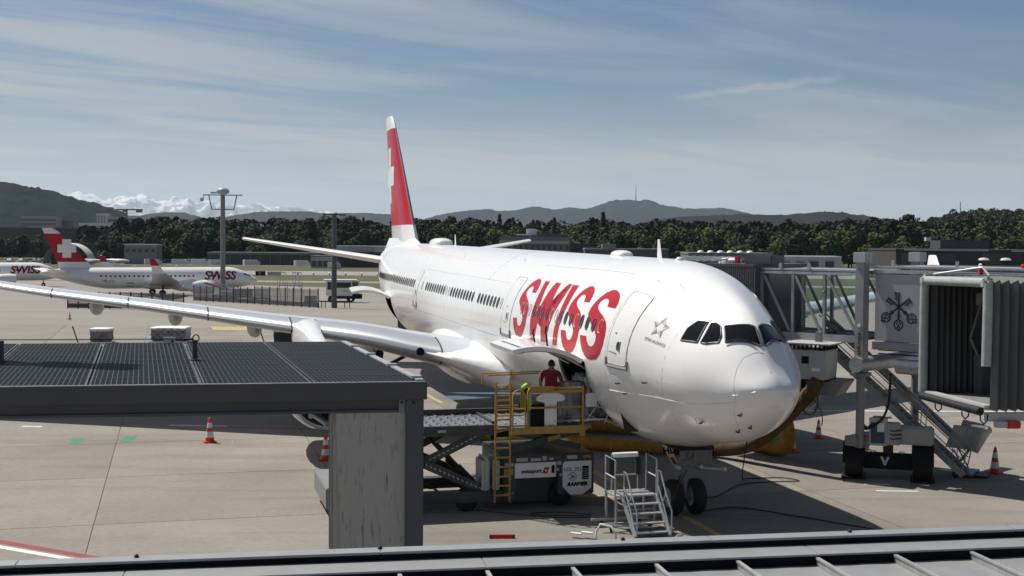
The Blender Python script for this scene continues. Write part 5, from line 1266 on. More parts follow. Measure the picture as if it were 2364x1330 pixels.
for x in (-3.6, -2.4, .9, 3.2, 5.6): mb = MB(); mb.box((x, -.1, 7.5 if x > 0 else 7.33), (.08, .1, .22)); mb.build('roof_bracket', MATS['galvanised'], PB)
for x in (3.9, 5.3): mb = MB(); mb.lathe([(.06, 0), (.06, .10), (.001, .14)], 10, Matrix.Translation((x, .1, 7.42))); mb.build('lamp', MATS['cone_red'] if x > 5 else MATS['white_paint'], PB, smooth=40)
# three crossed keys on the first panel, built as raised print
KEY = thing
def key_piece(mb, c, ang, flip=1):
    ca, sa = math.cos(ang), math.sin(ang)
    def T(u, v): return (c[0]+u*ca-v*sa*flip, c[1]+u*sa+v*ca*flip)
    def pr(poly, dz=0): mb.prism(poly, lambda x, z: (x, -.256-dz, z), lambda x, z: (x, -.246, z))
    pr([T(-.42, -.035), T(.50, -.035), T(.50, .035), T(-.42, .035)])
    for (u0, u1, v1) in ((.44, .50, .17), (.36, .40, .15), (.26, .31, .17), (.20, .23, .10)):
        pr([T(u0, .03), T(u1, .03), T(u1, v1), T(u0, v1)])
    pr([T(.30, .12), T(.44, .12), T(.44, .09), T(.30, .09)])
    for u in (-.36, -.30): pr([T(u, -.07), T(u+.035, -.07), T(u+.035, .07), T(u, .07)])
    rc = T(-.60, 0)
    n = 18
    for k in range(n):
        a, b = 2*PI*k/n, 2*PI*(k+1)/n
        pr([(rc[0]+.185*math.cos(a), rc[1]+.185*math.sin(a)), (rc[0]+.185*math.cos(b), rc[1]+.185*math.sin(b)), (rc[0]+.14*math.cos(b), rc[1]+.14*math.sin(b)), (rc[0]+.14*math.cos(a), rc[1]+.14*math.sin(a))])
    for s in (1, -1):
        q = [T(-.47, .02*s), T(-.53, .09*s), T(-.60, .10*s), T(-.61, .055*s), T(-.56, .06*s), T(-.52, .02*s)]; pr(q, .002)
        q = [T(-.62, 0), T(-.70, .08*s), T(-.73, .06*s), T(-.66, -.01*s)]; pr(q, .002)
    pr([T(-.58, -.03), T(-.58, .03), T(-.66, .03), T(-.66, -.03)], .003); pr([T(-.77, -.04), T(-.77, .04), T(-.83, .03), T(-.83, -.03)])
kc = (1.22, 6.02)
mat('key_print', (.028, .030, .034), .5, var=.1, scale=4)
for a, f in ((R(142), 1), (R(90), 1), (R(38), -1)):
    mb = MB(); key_piece(mb, kc, a, f); mb.build('key_emblem', MATS['key_print'], PB)
mat('bank_red', (.20, .012, .018), .5, var=.1, scale=3)
me = text_mesh('UBS', 1.35, .004, .05); me.name = 'red_letters'; me.materials.clear(); me.materials.append(MATS['bank_red']); me.transform(frame((4.05, -.252, 6.05), (1, 0, 0), (0, 0, 1)))
share('red_letters', me, PB)
# lifting columns, cross beam, wheel bogie
for y in (-.55, TWD+.7):
    MB().box((0, y, 5.65), (.36, .36, 3.9)).build('lift_column', MATS['bridge_grey'], PB, bevel=.03)
    MB().box((0, y, 7.70), (.48, .48, .36)).build('column_cap', MATS['light_grey'], PB, bevel=.02)
    MB().tube((0, y, 1.1), (0, y, 3.75), .15, 14).build('column_leg', MATS['mid_grey'], PB, smooth=40)
    MB().box((0, y, 3.66), (.56, .5, .12)).build('column_foot', MATS['mid_grey'], PB, bevel=.01)
M = frame((-.20, -.735, 4.35), (0, 0, 1), (-1, 0, 0))
lettering('maker_lettering', 'ThyssenKrupp', .22, MATS['mark_black'], frame((-.0, -.735, 4.45), (0, 0, 1), (-1, 0, 0)), PB, space=1.05)
mb = MB(); mb.lathe([(.07, 0), (.07, .012)], 14, frame((0, -.732, 5.35), (1, 0, 0), (0, 0, 1))); mb.build('disc', MATS['white_paint'], PB)
mb = MB(); mb.lathe([(.07, 0), (.07, .012)], 14, frame((0, -.732, 7.28), (1, 0, 0), (0, 0, 1))); mb.build('disc', MATS['mid_grey'], PB)
MB().tube((.0, -.9, 4.0), (.0, TWD+2.4, 4.0), .27, 20).build('cross_beam', MATS['galvanised'], PB, smooth=40)
MB().tube((1.2, -.2, 4.0), (7.0, -.2, 3.95), .26, 20).build('long_beam', MATS['galvanised'], PB, smooth=40)
MB().box((-.2, TWD/2, 1.32), (.5, TWD+1.6, .34)).build('lower_beam', MATS['mid_grey'], PB, bevel=.02)
for z in (4.38, 4.5): MB().box((3.2, -.1, z), (5.6, .05, .035)).build('cable_tray', MATS['mark_black'], PB)
BG = thing('bridge_bogie', 'black two wheel drive bogie under the lifting column of the glazed bridge', 'bogie', (13.15, 44.15, 0), math.atan2(-.29, .957))
bw = wheel_mesh(.58, .62)
for x in (-1.15, 1.15):
    w = share('tyre', bw[0], BG, (x, 0, .58), PI/2); share('rim', bw[1], w)
    mb = MB(); mb.path([(x, .62*math.cos(a), .58+.64*math.sin(a)) for a in np.linspace(-.1, PI+.1, 12)], .02, 4); mb.grid(lambda u, v: (x-.36+.72*u, .66*math.cos(PI*v), .58+.68*math.sin(PI*v)), 2, 12); mb.build('mudguard', MATS['mark_black'], BG, smooth=50, fix=False)
    MB().box((x, 0, .05), (.8, 1.2, .04)).build('wheel_guard_plate', MATS['mark_black'], BG)
MB().box((0, 0, .62), (1.7, .55, .52)).build('axle_housing', MATS['mark_black'], BG, bevel=.05)
MB().box((0, .05, 1.05), (.34, .34, .6)).build('pivot_post', MATS['dark_metal'], BG, bevel=.02)
mb = MB(); mb.prism([(-.16, .80), (-.07, .80), (0, .62), (.07, .80), (.16, .80), (.03, .50), (-.03, .50)], lambda x, z: (x-.1, -.285, z), lambda x, z: (x-.1, -.275, z)); mb.build('maker_mark', MATS['light_grey'], BG)
for x in (-.5, .45): mb = MB(); mb.path([(x-.1, -.1, .88), (x-.08, -.1, .96), (x+.08, -.1, .96), (x+.1, -.1, .88)], .015, 6); mb.build('lifting_eye', MATS['dark_metal'], BG)
EB = thing('drive_cabinet', 'grey drive cabinets with an open blue display door between the bridge legs', 'cabinet', (13.0, 44.05, 0), math.atan2(-.29, .957))
MB().box((.95, .15, 1.55), (1.35, .6, .62)).build('motor_housing', MATS['bridge_grey'], EB, bevel=.06)
MB().box((.28, .0, 1.6), (.45, .5, .75)).build('switch_box', MATS['bridge_grey'], EB, bevel=.02)
MB().box((-.22, -.12, 1.66), (.62, .10, .98)).build('display_frame', MATS['light_grey'], EB, bevel=.02)
MB().box((-.24, -.175, 1.62), (.46, .012, .72)).build('display_panel', mat('display_blue', (.02, .05, .11), .25, var=.3, scale=6), EB)
MB().box((-.14, -.184, 1.82), (.24, .006, .32)).build('notice_sheet', MATS['white_paint'], EB)
MB().box((-.62, -.05, 1.35), (.22, .2, .55)).build('valve_box', MATS['mid_grey'], EB, bevel=.02)
MB().lathe([(.09, 0), (.08, .05)], 12, frame((-.62, -.16, 1.42), (1, 0, 0), (0, 0, 1))).build('red_valve', MATS['signal_red'], EB, smooth=40)
MB().box((-.1, -.05, 2.16), (.62, .2, .06)).build('rain_hood', MATS['mid_grey'], EB)
mb = MB()
for k in range(3): mb.path([(.1, -.2, 1.75-.14*k), (.28, -.32, 1.72-.14*k), (.55, -.26, 1.76-.14*k)], .02, 5)
mb.build('cable_loop', MATS['tyre'], EB, smooth=50)
for (wx, wy, a) in ((12.2, 44.1, .4), (12.95, 43.9, -.3)): hose('hanging_cable', 'black cable loop hanging below the bridge left of the column' if a > 0 else 'black cable loop hanging below the bridge right of the column', [(wx-.3*a, wy, 3.65), (wx-.25*a, wy, 2.6), (wx, wy-.05, 1.95), (wx+.5*a, wy-.1, 1.8), (wx+a*.9, wy, 1.95)] if a > 0 else [(wx+.15, wy, 3.7), (wx+.12, wy, 2.7), (wx-.15, wy, 2.05), (wx-.6, wy+.1, 1.75), (wx-.85, wy+.1, 1.8)], .045, MATS['tyre'], 'cable', .4, 0)
# cab that docks at the second door
MB().box((-6.15, TWD/2, 6.0), (3.3, TWD+.9, 2.55)).build('cab_body', MATS['bridge_dark'], PB, bevel=.04)
for k in range(16): MB().box((-5.95+.098*k, -.46, 6.0), (.03, .04, 2.5)).build('cab_rib', MATS['mid_grey'], PB)
MB().box((-6.9, -.47, 6.15), (.55, .03, 1.9)).build('cab_window', MATS['cabin_glass'], PB)
MB().box((-6.15, TWD/2, 7.32), (3.45, TWD+1.1, .12)).build('cab_roof', MATS['anthracite'], PB, bevel=.02)
mb = MB()
for k in range(12): mb.box((-9.0+.17*k, TWD/2-.1, 6.2), (.10, TWD+.9-.05*(12-k), 2.5-.05*(12-k)))
mb.build('docking_bellows', MATS['anthracite'], PB)
for k in range(7): mb = MB(); mb.path([(-8.6+.35*k, -.4, 7.45), (-8.6+.35*k, 1.4, 7.62), (-8.6+.35*k, 3.1, 7.45)], .03, 5); mb.build('bellows_hoop', MATS['light_grey'], PB)
MB().lathe([(.45, 0), (.44, .12), (.3, .2), (.001, .22)], 18, Matrix.Translation((-6.6, 1.0, 7.38))).build('roof_dome', MATS['white_paint'], PB, smooth=40)
MB().box((-6.15, .85, 7.5), (.16, .16, .3)).build('red_beacon', MATS['signal_red'], PB)
MB().box((-4.7, .5, 7.55), (1.2, .9, .34)).build('roof_unit', MATS['anthracite'], PB, bevel=.02)
# conditioned-air unit hung below the tunnel
def air_box(label, loc, rz, number=True):
    AU = thing('air_unit', label, 'air unit', loc, rz)
    mb = MB(); mb.add([(-.55, -.6, .0), (.62, -.6, .0), (.62, .6, .0), (-.55, .6, .0), (-.72, -.68, 1.05), (.66, -.68, 1.05), (.66, .68, 1.05), (-.72, .68, 1.05)], [(3, 2, 1, 0), (4, 5, 6, 7), (0, 1, 5, 4), (1, 2, 6, 5), (2, 3, 7, 6), (3, 0, 4, 7)]); mb.build('housing', MATS['light_grey'], AU, bevel=.02)
    MB().box((-.02, 0, 1.27), (1.75, 1.7, .05)).build('lid', MATS['light_grey'], AU)
    for k in range(9): MB().box((-.64+.155*k, -.67, 1.15), (.07, .03, .18)).build('louvre', MATS['mark_black'], AU)
    for k in range(8): MB().box((.655, -.58+.16*k, 1.15), (.03, .08, .18)).build('louvre', MATS['mark_black'], AU)
    for k in range(12): MB().box((-.5+.1*k, -.61, -.02), (.05, .03, .06)).build('tooth', MATS['mark_black'], AU)
    for k in range(10): MB().box((.63, -.55+.12*k, -.02), (.03, .06, .06)).build('tooth', MATS['mark_black'], AU)
    MB().box((-.08, -.665, .72), (.26, .012, .30), rot=Matrix.Rotation(-.07, 3, 'X')).build('vent_grille', MATS['mark_black'], AU)
    MB().box((.3, -.63, .38), (.30, .012, .14), rot=Matrix.Rotation(-.07, 3, 'X')).build('rating_plate', MATS['white_paint'], AU)
    if number:
        MB().box((-.86, -.55, .72), (.26, .03, .62)).build('number_plate', MATS['white_paint'], AU)
        lettering('stand_number', '2', .36, MATS['mark_black'], frame((-.86, -.567, .72), (1, 0, 0), (0, 0, 1)), AU, bold=.012)
        MB().box((-.80, -.56, .18), (.24, .03, .42)).build('number_plate', MATS['light_grey'], AU)
        MB().box((-.80, -.58, .24), (.12, .01, .14)).build('plate_mark', MATS['mark_black'], AU)
    MB().box((.1, .2, 1.45), (.2, .2, .4)).build('hanger', MATS['mid_grey'], AU)
    return AU
air_box('white hanging air unit with lid and number 2 plate under the glazed tunnel', (10.75, 45.15, 3.38), R(-33))
air_box('grey hanging air unit half hidden behind the nose', (10.3, 47.6, 3.38), R(-33), False)
MB_ = MB(); MB_.prism([(-.6, 0), (.9, 0), (.55, -.55), (-.35, -.55)], lambda x, z: (x, -.5, z), lambda x, z: (x, .6, z)); HB = MB_.build('hose_trough', MATS['mid_grey'], None, bevel=.02); HB.location = (11.2, 45.3, 3.36); HB.rotation_euler.z = R(-33); tag(HB, 'sloped grey hose trough below the white number 2 air unit', 'trough')
hose('coiled_rope', 'tan cord coiled and hanging from the brown air hose', [(10.45+.28*math.sin(a)*(1+.1*math.sin(a*.4)), 44.4, 2.65+.48*math.cos(a)) for a in np.linspace(0, 12, 30)]+[(10.85, 44.35, 2.3), (10.87, 44.35, 1.8)], .02, MATS['hose_dirty'], 'cord', .6, 0)
# service stairs and baggage slide beside the bogie
SS_ = thing('service_stairs', 'steep metal service stairs with a sheet baggage slide ending in a curved scoop', 'stairs', (16.15, 44.75, 0), math.atan2(2.4, -4.0))
Ls = 5.2; Hs = 4.5          # local x runs up the stairs, z up
def sl(x): return Hs*x/Ls
for y in (-.05, .72): MB().bar((0, y, .12), (Ls, y, Hs+.1), .06, .22).build('stringer', MATS['galvanised'], SS_)
for k in range(17):
    x = .22+k*.295; MB().box((x, .335, sl(x)+.16), (.26, .72, .035)).build('tread', MATS['mid_grey'], SS_)
for y in (-.08, .75):
    mb = MB(); mb.path([(.05, y, .2), (-.1, y, .95), (.1, y, 1.15), (Ls, y, Hs+1.05)], .025, 6); mb.path([(0, y, .65), (Ls, y, Hs+.62)], .02, 6)
    for k in range(5): x = .4+k*1.1; mb.path([(x, y, sl(x)+.15), (x-.05, y, sl(x)+1.05)], .02, 6)
    mb.build('handrail', MATS['galvanised'], SS_, smooth=50)
def trough(u, v):      # baggage slide: U-shaped sheet beside the stairs
    x = Ls-(Ls-.35)*u; a = (v-.5)*2
    return Vector((x, -.62-.34*a, sl(x)+.55+.22*abs(a)**3))
mb = MB(); mb.grid(trough, 8, 8); mb.build('slide_sheet', MATS['deck_steel'], SS_, smooth=60, fix=False)
for y in (-.26, -.98): MB().path([(Ls, y, Hs+.80), (.35, y, sl(.35)+.80)], .035, 6).build('slide_rail', MATS['galvanised'], SS_, smooth=50)
def scoop(u, v):       # half round sheet end that turns the slide out, leaning back along the slope
    a = PI*(1.5-v*1.0); cx, cy, r = .55-.30*u, -.62, .66+.12*u
    return Vector((cx+r*1.15*min(0, math.cos(a))+.9*max(0, abs(math.sin(a))-.75), cy+r*math.sin(a), .72+.80*u+.25*abs(math.sin(a))))
MB().grid(scoop, 6, 18).build('scoop', MATS['galvanised'], SS_, smooth=60, fix=False)
MB().path([scoop(1, v) for v in np.linspace(0, 1, 19)], .03, 6).build('scoop_rim', MATS['galvanised'], SS_, smooth=50)
mb = MB(); c0 = [scoop(0, v) for v in np.linspace(0, 1, 19)]; mb.poly(c0); mb.build('scoop_floor', MATS['deck_steel'], SS_, fix=False)
mb = MB(); mb.path([(.4, -.25, 1.35), (.1, .0, 1.75), (-.4, -.05, 1.72), (-.5, -.4, 1.7)], .02, 6); mb.build('scoop_handle', MATS['galvanised'], SS_, smooth=50)
for y in (-.3, -.95):
    mb = MB(); mb.path([(.15, y, .1), (.55, y, .85)], .03, 6); mb.path([(.6, y, .1), (.0, y, .95)], .03, 6); mb.build('scoop_leg', MATS['mid_grey'], SS_)
MB().box((.1, -.2, .10), (.7, 1.3, .08)).build('base_plate', MATS['deck_steel'], SS_)
MB().box((-.45, -.1, .06), (.5, .8, .05)).build('tread_mat', MATS['dark_metal'], SS_)
for y in (-.7, .6): s_ = share('castor', wheel_mesh(.11, .07)[0], SS_, (.3, y, .11))

# ------------------------------------------------------------ front bridge cab, open to the left (right edge)
FC = thing('bridge_cab', 'open padded docking mouth of a second bridge with folded grey bellows, right edge', 'bridge cab', (11.07, 34.0, 0), math.atan2(-3.2, .49))
# local x runs along the opening (towards the viewer), y into the cab (to the right), z up
W_ = 3.24; ZB_, ZT_ = 4.12, 7.22
mat('bellows_cloth', (.10, .108, .112), .7, var=.25, scale=3, stretch=(1, 1, .2))
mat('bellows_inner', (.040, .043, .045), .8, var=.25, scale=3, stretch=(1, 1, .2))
mat('pad_vinyl', (.34, .37, .36), .5, var=.18, scale=5, bump=.2, bscale=8)
def pad(pts, nm='pad', r=.12): MB().path(pts, r, 12).build(nm, MATS['pad_vinyl'], FC, smooth=60)
pad([(.0, -.05, ZB_+.1), (0, -.05, ZT_-.25), (.03, -.05, ZT_-.05)]); pad([(-.02, -.05, ZT_-.02), (W_-.1, -.05, ZT_+.02)]); pad([(W_, -.05, ZT_+.02), (W_+.02, -.05, ZT_-.5), (W_, -.05, ZB_+1.1)])
for (x, z) in ((.05, ZT_-.02), (W_-.05, ZT_+.0)): MB().box((x, -.05, z), (.32, .26, .34)).build('corner_pad', MATS['pad_vinyl'], FC, bevel=.09)
MB().path([(.1, -.12, ZB_+.0), (W_-.1, -.12, ZB_-.02)], .10, 12).build('bumper', MATS['dark_metal'], FC, smooth=60)
MB().box((W_/2, .05, ZB_+.10), (W_, .25, .08)).build('sill', MATS['light_grey'], FC, bevel=.02)
def bellows(x, y0, y1, n, amp, z0, z1, name, m, inner=0):
    mb = MB(); pts = []
    for k in range(2*n+1): pts.append((x+(amp if k % 2 else 0), y0+(y1-y0)*k/(2*n)))
    for (a, b) in zip(pts[:-1], pts[1:]): mb.add([(a[0], a[1], z0), (b[0], b[1], z0), (b[0], b[1], z1+(.06 if pts.index(b) % 2 else 0)), (a[0], a[1], z1+(.06 if pts.index(a) % 2 else 0))], [(0, 1, 2, 3)])
    return mb.build(name, m, FC, fix=False)
for k in range(9):
    for (x, s) in ((W_, 1), (0, -1)):
        y0 = .05+k*.24
        mb = MB(); mb.add([(x+s*.02, y0, ZB_+.05), (x+s*.16, y0+.12, ZB_), (x+s*.02, y0+.24, ZB_+.05), (x+s*.02, y0+.24, ZT_), (x+s*.16, y0+.12, ZT_+.10), (x+s*.02, y0, ZT_)], [(0, 1, 4, 5), (1, 2, 3, 4)])
        mb.build('bellows_fold', MATS['bellows_cloth'], FC, fix=False)
    mb = MB(); mb.add([(-.02, y0, ZT_), (W_+.02, y0, ZT_), (W_+.16, y0+.12, ZT_+.10), (-.16, y0+.12, ZT_+.10), (-.02, y0+.24, ZT_), (W_+.02, y0+.24, ZT_)], [(0, 1, 2, 3), (3, 2, 5, 4)]); mb.build('bellows_fold', MATS['bellows_cloth'], FC, fix=False)
for k in range(7):       # inner lining pleats, hanging closer towards the mouth
    y0 = .12+k*.15
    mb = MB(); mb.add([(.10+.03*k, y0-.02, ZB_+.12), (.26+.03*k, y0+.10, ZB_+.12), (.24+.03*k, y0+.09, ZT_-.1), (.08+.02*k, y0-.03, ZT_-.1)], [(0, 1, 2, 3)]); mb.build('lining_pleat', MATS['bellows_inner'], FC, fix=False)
MB().box((W_/2, 1.3, ZB_+.06), (W_-.1, 2.6, .06)).build('cab_floor', MATS['mid_grey'], FC)
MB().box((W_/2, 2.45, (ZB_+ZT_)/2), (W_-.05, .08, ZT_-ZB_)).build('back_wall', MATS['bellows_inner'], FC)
XI = .34        # inner side wall with the bridge's own door, facing the viewer
MB().box((XI-.06, 1.85, (ZB_+ZT_)/2), (.08, 1.3, ZT_-ZB_-.1)).build('side_wall', MATS['bridge_dark'], FC)
MB().box((XI, 1.95, 5.42), (.05, .92, 2.2)).build('inner_door', MATS['mid_grey'], FC, bevel=.02)
MB().box((XI+.04, 2.12, 5.75), (.03, .42, .85)).build('door_window', MATS['light_grey'], FC, bevel=.01)
MB().box((XI+.06, 2.12, 5.75), (.02, .34, .77)).build('door_glass', MATS['cabin_glass'], FC)
for k in range(12): MB().box((XI+.04, 2.12, 4.28+.085*k), (.03, .5, .05)).build('shutter_slat', MATS['light_grey'], FC)
MB().box((XI+.08, 1.85, 6.72), (.2, 1.25, .34)).build('shutter_box', MATS['bridge_grey'], FC, bevel=.03)
mb = MB(); mb.bar((XI+.2, 1.28, 6.6), (XI+.3, .95, 5.7), .05); mb.bar((XI+.2, 1.28, 5.1), (XI+.3, .95, 5.7), .05); mb.build('folding_arm', MATS['mid_grey'], FC)
MB().box((XI+.3, 1.35, 4.72), (.45, .4, 1.1)).build('control_desk', MATS['bridge_dark'], FC, bevel=.03)
for k in (0, 1): MB().bar((XI+.1, 1.62+.07*k, 4.35), (XI+.1, 1.66+.07*k, 5.3), .03, .04).build('barrier_tape', MATS['signal_red'] if k else MATS['white_paint'], FC)
MB().box((W_/2, 3.4, 5.5), (W_+.3, 1.7, 3.2)).build('cab_body', MATS['bellows_cloth'], FC, bevel=.03)
MB().box((W_/2, 6.2, 5.9), (3.0, 4.2, 2.6)).build('tunnel', MATS['bridge_panel'], FC, bevel=.03)
mb = MB(); mb.path([(.2, .1, ZT_+.15), (W_*.5, .7, ZT_+.36), (W_-.2, .1, ZT_+.18)], .03, 6); mb.path([(.2, .1, ZT_+.15), (.3, 2, ZT_+.2)], .02, 5); mb.build('roof_stay', MATS['galvanised'], FC)
MB().box((W_*.55, .55, ZT_+.26), (.10, .1, .16)).build('red_lamp', MATS['signal_red'], FC)
mb = MB(); mb.box((W_-.1, .9, ZB_-.15), (.10, 1.8, .22)); mb.build('floor_beam', MATS['light_grey'], FC, bevel=.01)
MB().box((W_+.02, .35, ZB_-.32), (.18, .30, .16)).build('sensor_box', MATS['light_grey'], FC, bevel=.02)
MB().box((W_+.02, .66, ZB_-.33), (.2, .34, .18)).build('red_sensor', MATS['signal_red'], FC, bevel=.02)
for x in (.7, 2.1, 3.0): mb = MB(); mb.path([(x, -.05, ZB_-.05), (x+.02, -.05, ZB_-.25), (x+.18, -.05, ZB_-.32), (x+.34, -.05, ZB_-.22), (x+.36, -.05, ZB_-.05)], .018, 6); mb.build('hanging_loop', MATS['tyre'], FC, smooth=50)
MB().tube((W_/2, 4.5, 0), (W_/2, 4.5, 3.95), .25, 14).build('cab_column', MATS['bridge_grey'], FC, smooth=40)
# ------------------------------------------------------------ two parked smaller jets at the left
mat('jet_white', (.76, .76, .75), .3, var=.04, scale=.6, coat=.4)
FZ = -1.3
def small_jet(label, nose, rz, name_text=True):
    J2 = thing('regional_jet', label, 'airliner', (nose[0], nose[1], FZ), rz, 'smaller white jets parked far left')
    Lf = 36.2; AX = 2.95; RR = 1.78
    pf = lambda xs, ys: pchip(xs, ys)
    hw = pf([0, .3, 1, 2.2, 3.6, 5.2, 27, 30, 33, 35.4, 36.2], [0, .42, .86, 1.32, 1.62, RR, RR, 1.6, 1.1, .45, .22])
    zt = pf([0, .3, 1, 2.2, 3.6, 5.2, 27, 31, 33.6, 35.4, 36.2], [-.55, -.2, .15, .85, 1.45, RR, RR, 1.75, 1.6, 1.35, 1.15])
    zb = pf([0, .3, 1, 2.2, 3.6, 5.2, 25, 28, 31, 33.6, 36.2], [-.55, -.95, -1.25, -1.55, -1.72, -RR, -RR, -1.45, -.75, .0, .75])
    def F(x, th, off=0): t, b, w = zt(x), zb(x), hw(x); return Vector((x, (w+off)*math.cos(th), AX+(t+b)/2+((t-b)/2+off)*math.sin(th)))
    xs = [0, .12, .3, .6, 1, 1.6, 2.2, 2.9, 3.6, 4.4, 5.2]+list(range(7, 25, 2))+list(range(25, 36))+[36.2]
    mb = MB(); mb.loft([[F(x, a) for a in np.linspace(0, 2*PI, 33)[:-1]] for x in xs]); fu = mb.build('fuselage', MATS['jet_white'], J2, smooth=60)
    mb = MB()
    for k in range(26):
        x = 8.1+k*.76
        if 9.6 < x < 11.4 or x > 27.3: continue
        mb.poly([F(x+dx, .20+dt, .01) for dx, dt in ((-.13, -.09), (.13, -.09), (.16, 0), (.13, .09), (-.13, .09), (-.16, 0))])
    wb = mb.build('window_band', MATS['cabin_glass'], fu, fix=False); wb['kind'] = 'stuff'
    for a, b, t0, t1 in ((2.0, 2.9, .62, .98), (1.45, 1.95, .75, 1.25)):
        for s in (1, -1):
            f = (lambda t: t) if s > 0 else (lambda t: PI-t)
            mb = MB(); mb.poly([F(a, f(t0), .015), F(b, f(t0-.08), .015), F(b, f(t1-.15), .015), F(a, f(t1), .015)]); mb.build('cockpit_window', MATS['cockpit_glass'], fu, fix=False)
    for x in (4.6, 12.4, 28.2):
        mb = MB(); pts = [F(x+dx, t, .01) for dx, t in ((-.42, -.42), (.42, -.42), (.42, .5), (-.42, .5))]; mb.path(pts, .022, 4, closed=True); mb.build('door_seam', MATS['mark_grey'], fu)
    # fin: white base, red field, white tip and cross
    def fe(z): k = (z-4.6)/(11.15-4.6); return 27.9+k*(33.9-27.9), 33.2+k*(36.0-33.2)
    fins = []
    for z0, z1, m in ((4.1, 5.65, 'jet_white'), (5.65, 10.25, 'airline_red'), (10.25, 11.15, 'jet_white')):
        rg = []
        for z in np.linspace(z0, z1, 4):
            le, te = fe(z)
            if z > 10.2: le += .7*((z-10.25)/.9)**3
            if z < 4.9: le -= 1.6*(4.9-z)
            rg.append(sym_ring(le, te, z, .09, n=6))
        mb = MB(); mb.loft(rg); fins.append(mb.build('fin' if m == 'airline_red' else 'fin_base' if z0 < 5 else 'fin_tip', MATS[m], J2, smooth=50))
    for (xa, xb, za, zb_) in ((31.5, 32.9, 6.35, 9.35), (30.75, 31.5, 7.2, 8.5), (32.9, 33.65, 7.2, 8.5)):
        mb = MB(); mb.add([(xa, .33, za), (xb, .33, za), (xb, .33, zb_), (xa, .33, zb_)], [(0, 1, 2, 3)]); mb.build('white_cross', MATS['jet_white'], fins[1], fix=False)
    for s in (1, -1):
        mb = MB(); mb.loft([[p+Vector((0, 0, 3.75+k*.75)) for p in sym_ring(31.3+3.1*k, 34.5+1.9*k, s*(.7+5.2*k), .09, vert=False, n=6)] for k in (0, .5, 1)]); mb.build('stabiliser', MATS['jet_white'], J2, smooth=50)
        rg = []
        for k in np.linspace(0, 1, 6): rg.append([p+Vector((0, 0, 1.75+k*1.9+.5*k*k)) for p in sym_ring(13.0+7.6*k, 19.2+3.6*k-(1.2*k*(1-k)), s*(1.0+16.0*k), .12-.02*k, vert=False, n=6)])
        mb = MB(); mb.loft(rg); mb.build('wing', MATS['wing_grey'], J2, smooth=50)
        b = Vector((20.6, s*17.0, 4.15)); mb = MB()
        mb.loft([[b+Vector((c*x+dx, s*dy+y, dz)) for x, y in ((1, 0), (.5, .08), (0, 0), (.5, -.08))] for c, dx, dy, dz in ((2.0, 0, 0, 0), (1.7, .5, .35, .5), (1.3, 1.1, .6, 1.2))]); w1 = mb.build('sharklet', MATS['jet_white'], J2, smooth=50)
        mb = MB(); mb.loft([[b+Vector((c*x+dx, s*dy+y, dz)) for x, y in ((1, 0), (.5, .07), (0, 0), (.5, -.07))] for c, dx, dy, dz in ((1.32, 1.1, .605, 1.2), (.8, 1.95, .85, 2.3))]); mb.build('sharklet_tip', MATS['airline_red'], w1, smooth=50)
        M = Matrix.Translation((9.6, s*5.6, 1.55))@Matrix.Rotation(PI/2, 4, 'Y')
        mb = MB(); mb.lathe([(.9, .1), (1.0, 0), (1.1, .25), (1.18, 1.2), (1.12, 2.6), (.9, 3.6), (.62, 4.3), (.5, 4.8), (.2, 5.2)], 24, M); e2 = mb.build('engine', MATS['jet_white'], J2, smooth=50)
        mb = MB(); mb.lathe([(.92, .08), (.001, .5)], 20, M, cap=False); mb.build('fan', MATS['dark_metal'], e2, fix=False)
        mb = MB(); mb.loft([[Vector((x, s*5.6+w, z)) for w, z in ((.15, a), (-.15, a), (-.15, b_), (.15, b_))] for x, a, b_ in ((10.6, 2.6, 2.4), (13.5, 2.9, 2.2), (16, 2.6, 2.2))]); mb.build('pylon', MATS['jet_white'], J2)
        g2 = MB().tube((17.5, s*3.3, .5), (17.3, s*3.2, 2.2), .14, 8).build('main_gear', MATS['dark_metal'], J2)
        share('tyre', WM2[0], g2, (17.5, s*3.3-.3, .52)); share('tyre', WM2[0], g2, (17.5, s*3.3+.3, .52))
    g2 = MB().tube((3.6, 0, .4), (3.6, 0, 1.6), .1, 8).build('nose_gear', MATS['dark_metal'], J2); share('tyre', WM2[0], g2, (3.6, .25, .38), scale=(.72, .72, .72)); share('tyre', WM2[0], g2, (3.6, -.25, .38), scale=(.72, .72, .72))
    mb = MB(); mb.loft([[Vector((x, k*math.cos(a)*1.95, AX-1.35+k*.55*math.sin(a))) for a in np.linspace(0, 2*PI, 17)[:-1]] for x, k in ((11.2, .3), (13, .9), (16, 1.05), (19, .95), (21.5, .3))]); mb.build('belly_fairing', MATS['jet_white'], J2, smooth=60)
    for x in (9.6, 22.3):       # open baggage doors, dark openings
        mb = MB(); mb.poly([F(x+dx, t, .02) for dx, t in ((-.6, -.85), (.6, -.85), (.6, -.40), (-.6, -.40))]); mb.build('cargo_opening', MATS['black_void'], fu, fix=False)
        h = F(x, -.38); mb = MB(); mb.box(h+Vector((0, .55, .12)), (1.25, 1.2, .08)); mb.build('cargo_door', MATS['jet_white'], fu)
        mb = MB(); mb.box(h+Vector((0, .55, .165)), (.14, .3, .01)); mb.build('door_mark', MATS['mark_black'], fu)
    for x in (14, 21, 8): mb = MB(); mb.add([(x, 0, AX+RR-.05), (x+.5, 0, AX+RR-.05), (x+.45, 0, AX+RR+.4), (x+.2, 0, AX+RR+.4)], [(0, 1, 2, 3)]); mb.build('blade_antenna', MATS['jet_white'], fu, fix=False)
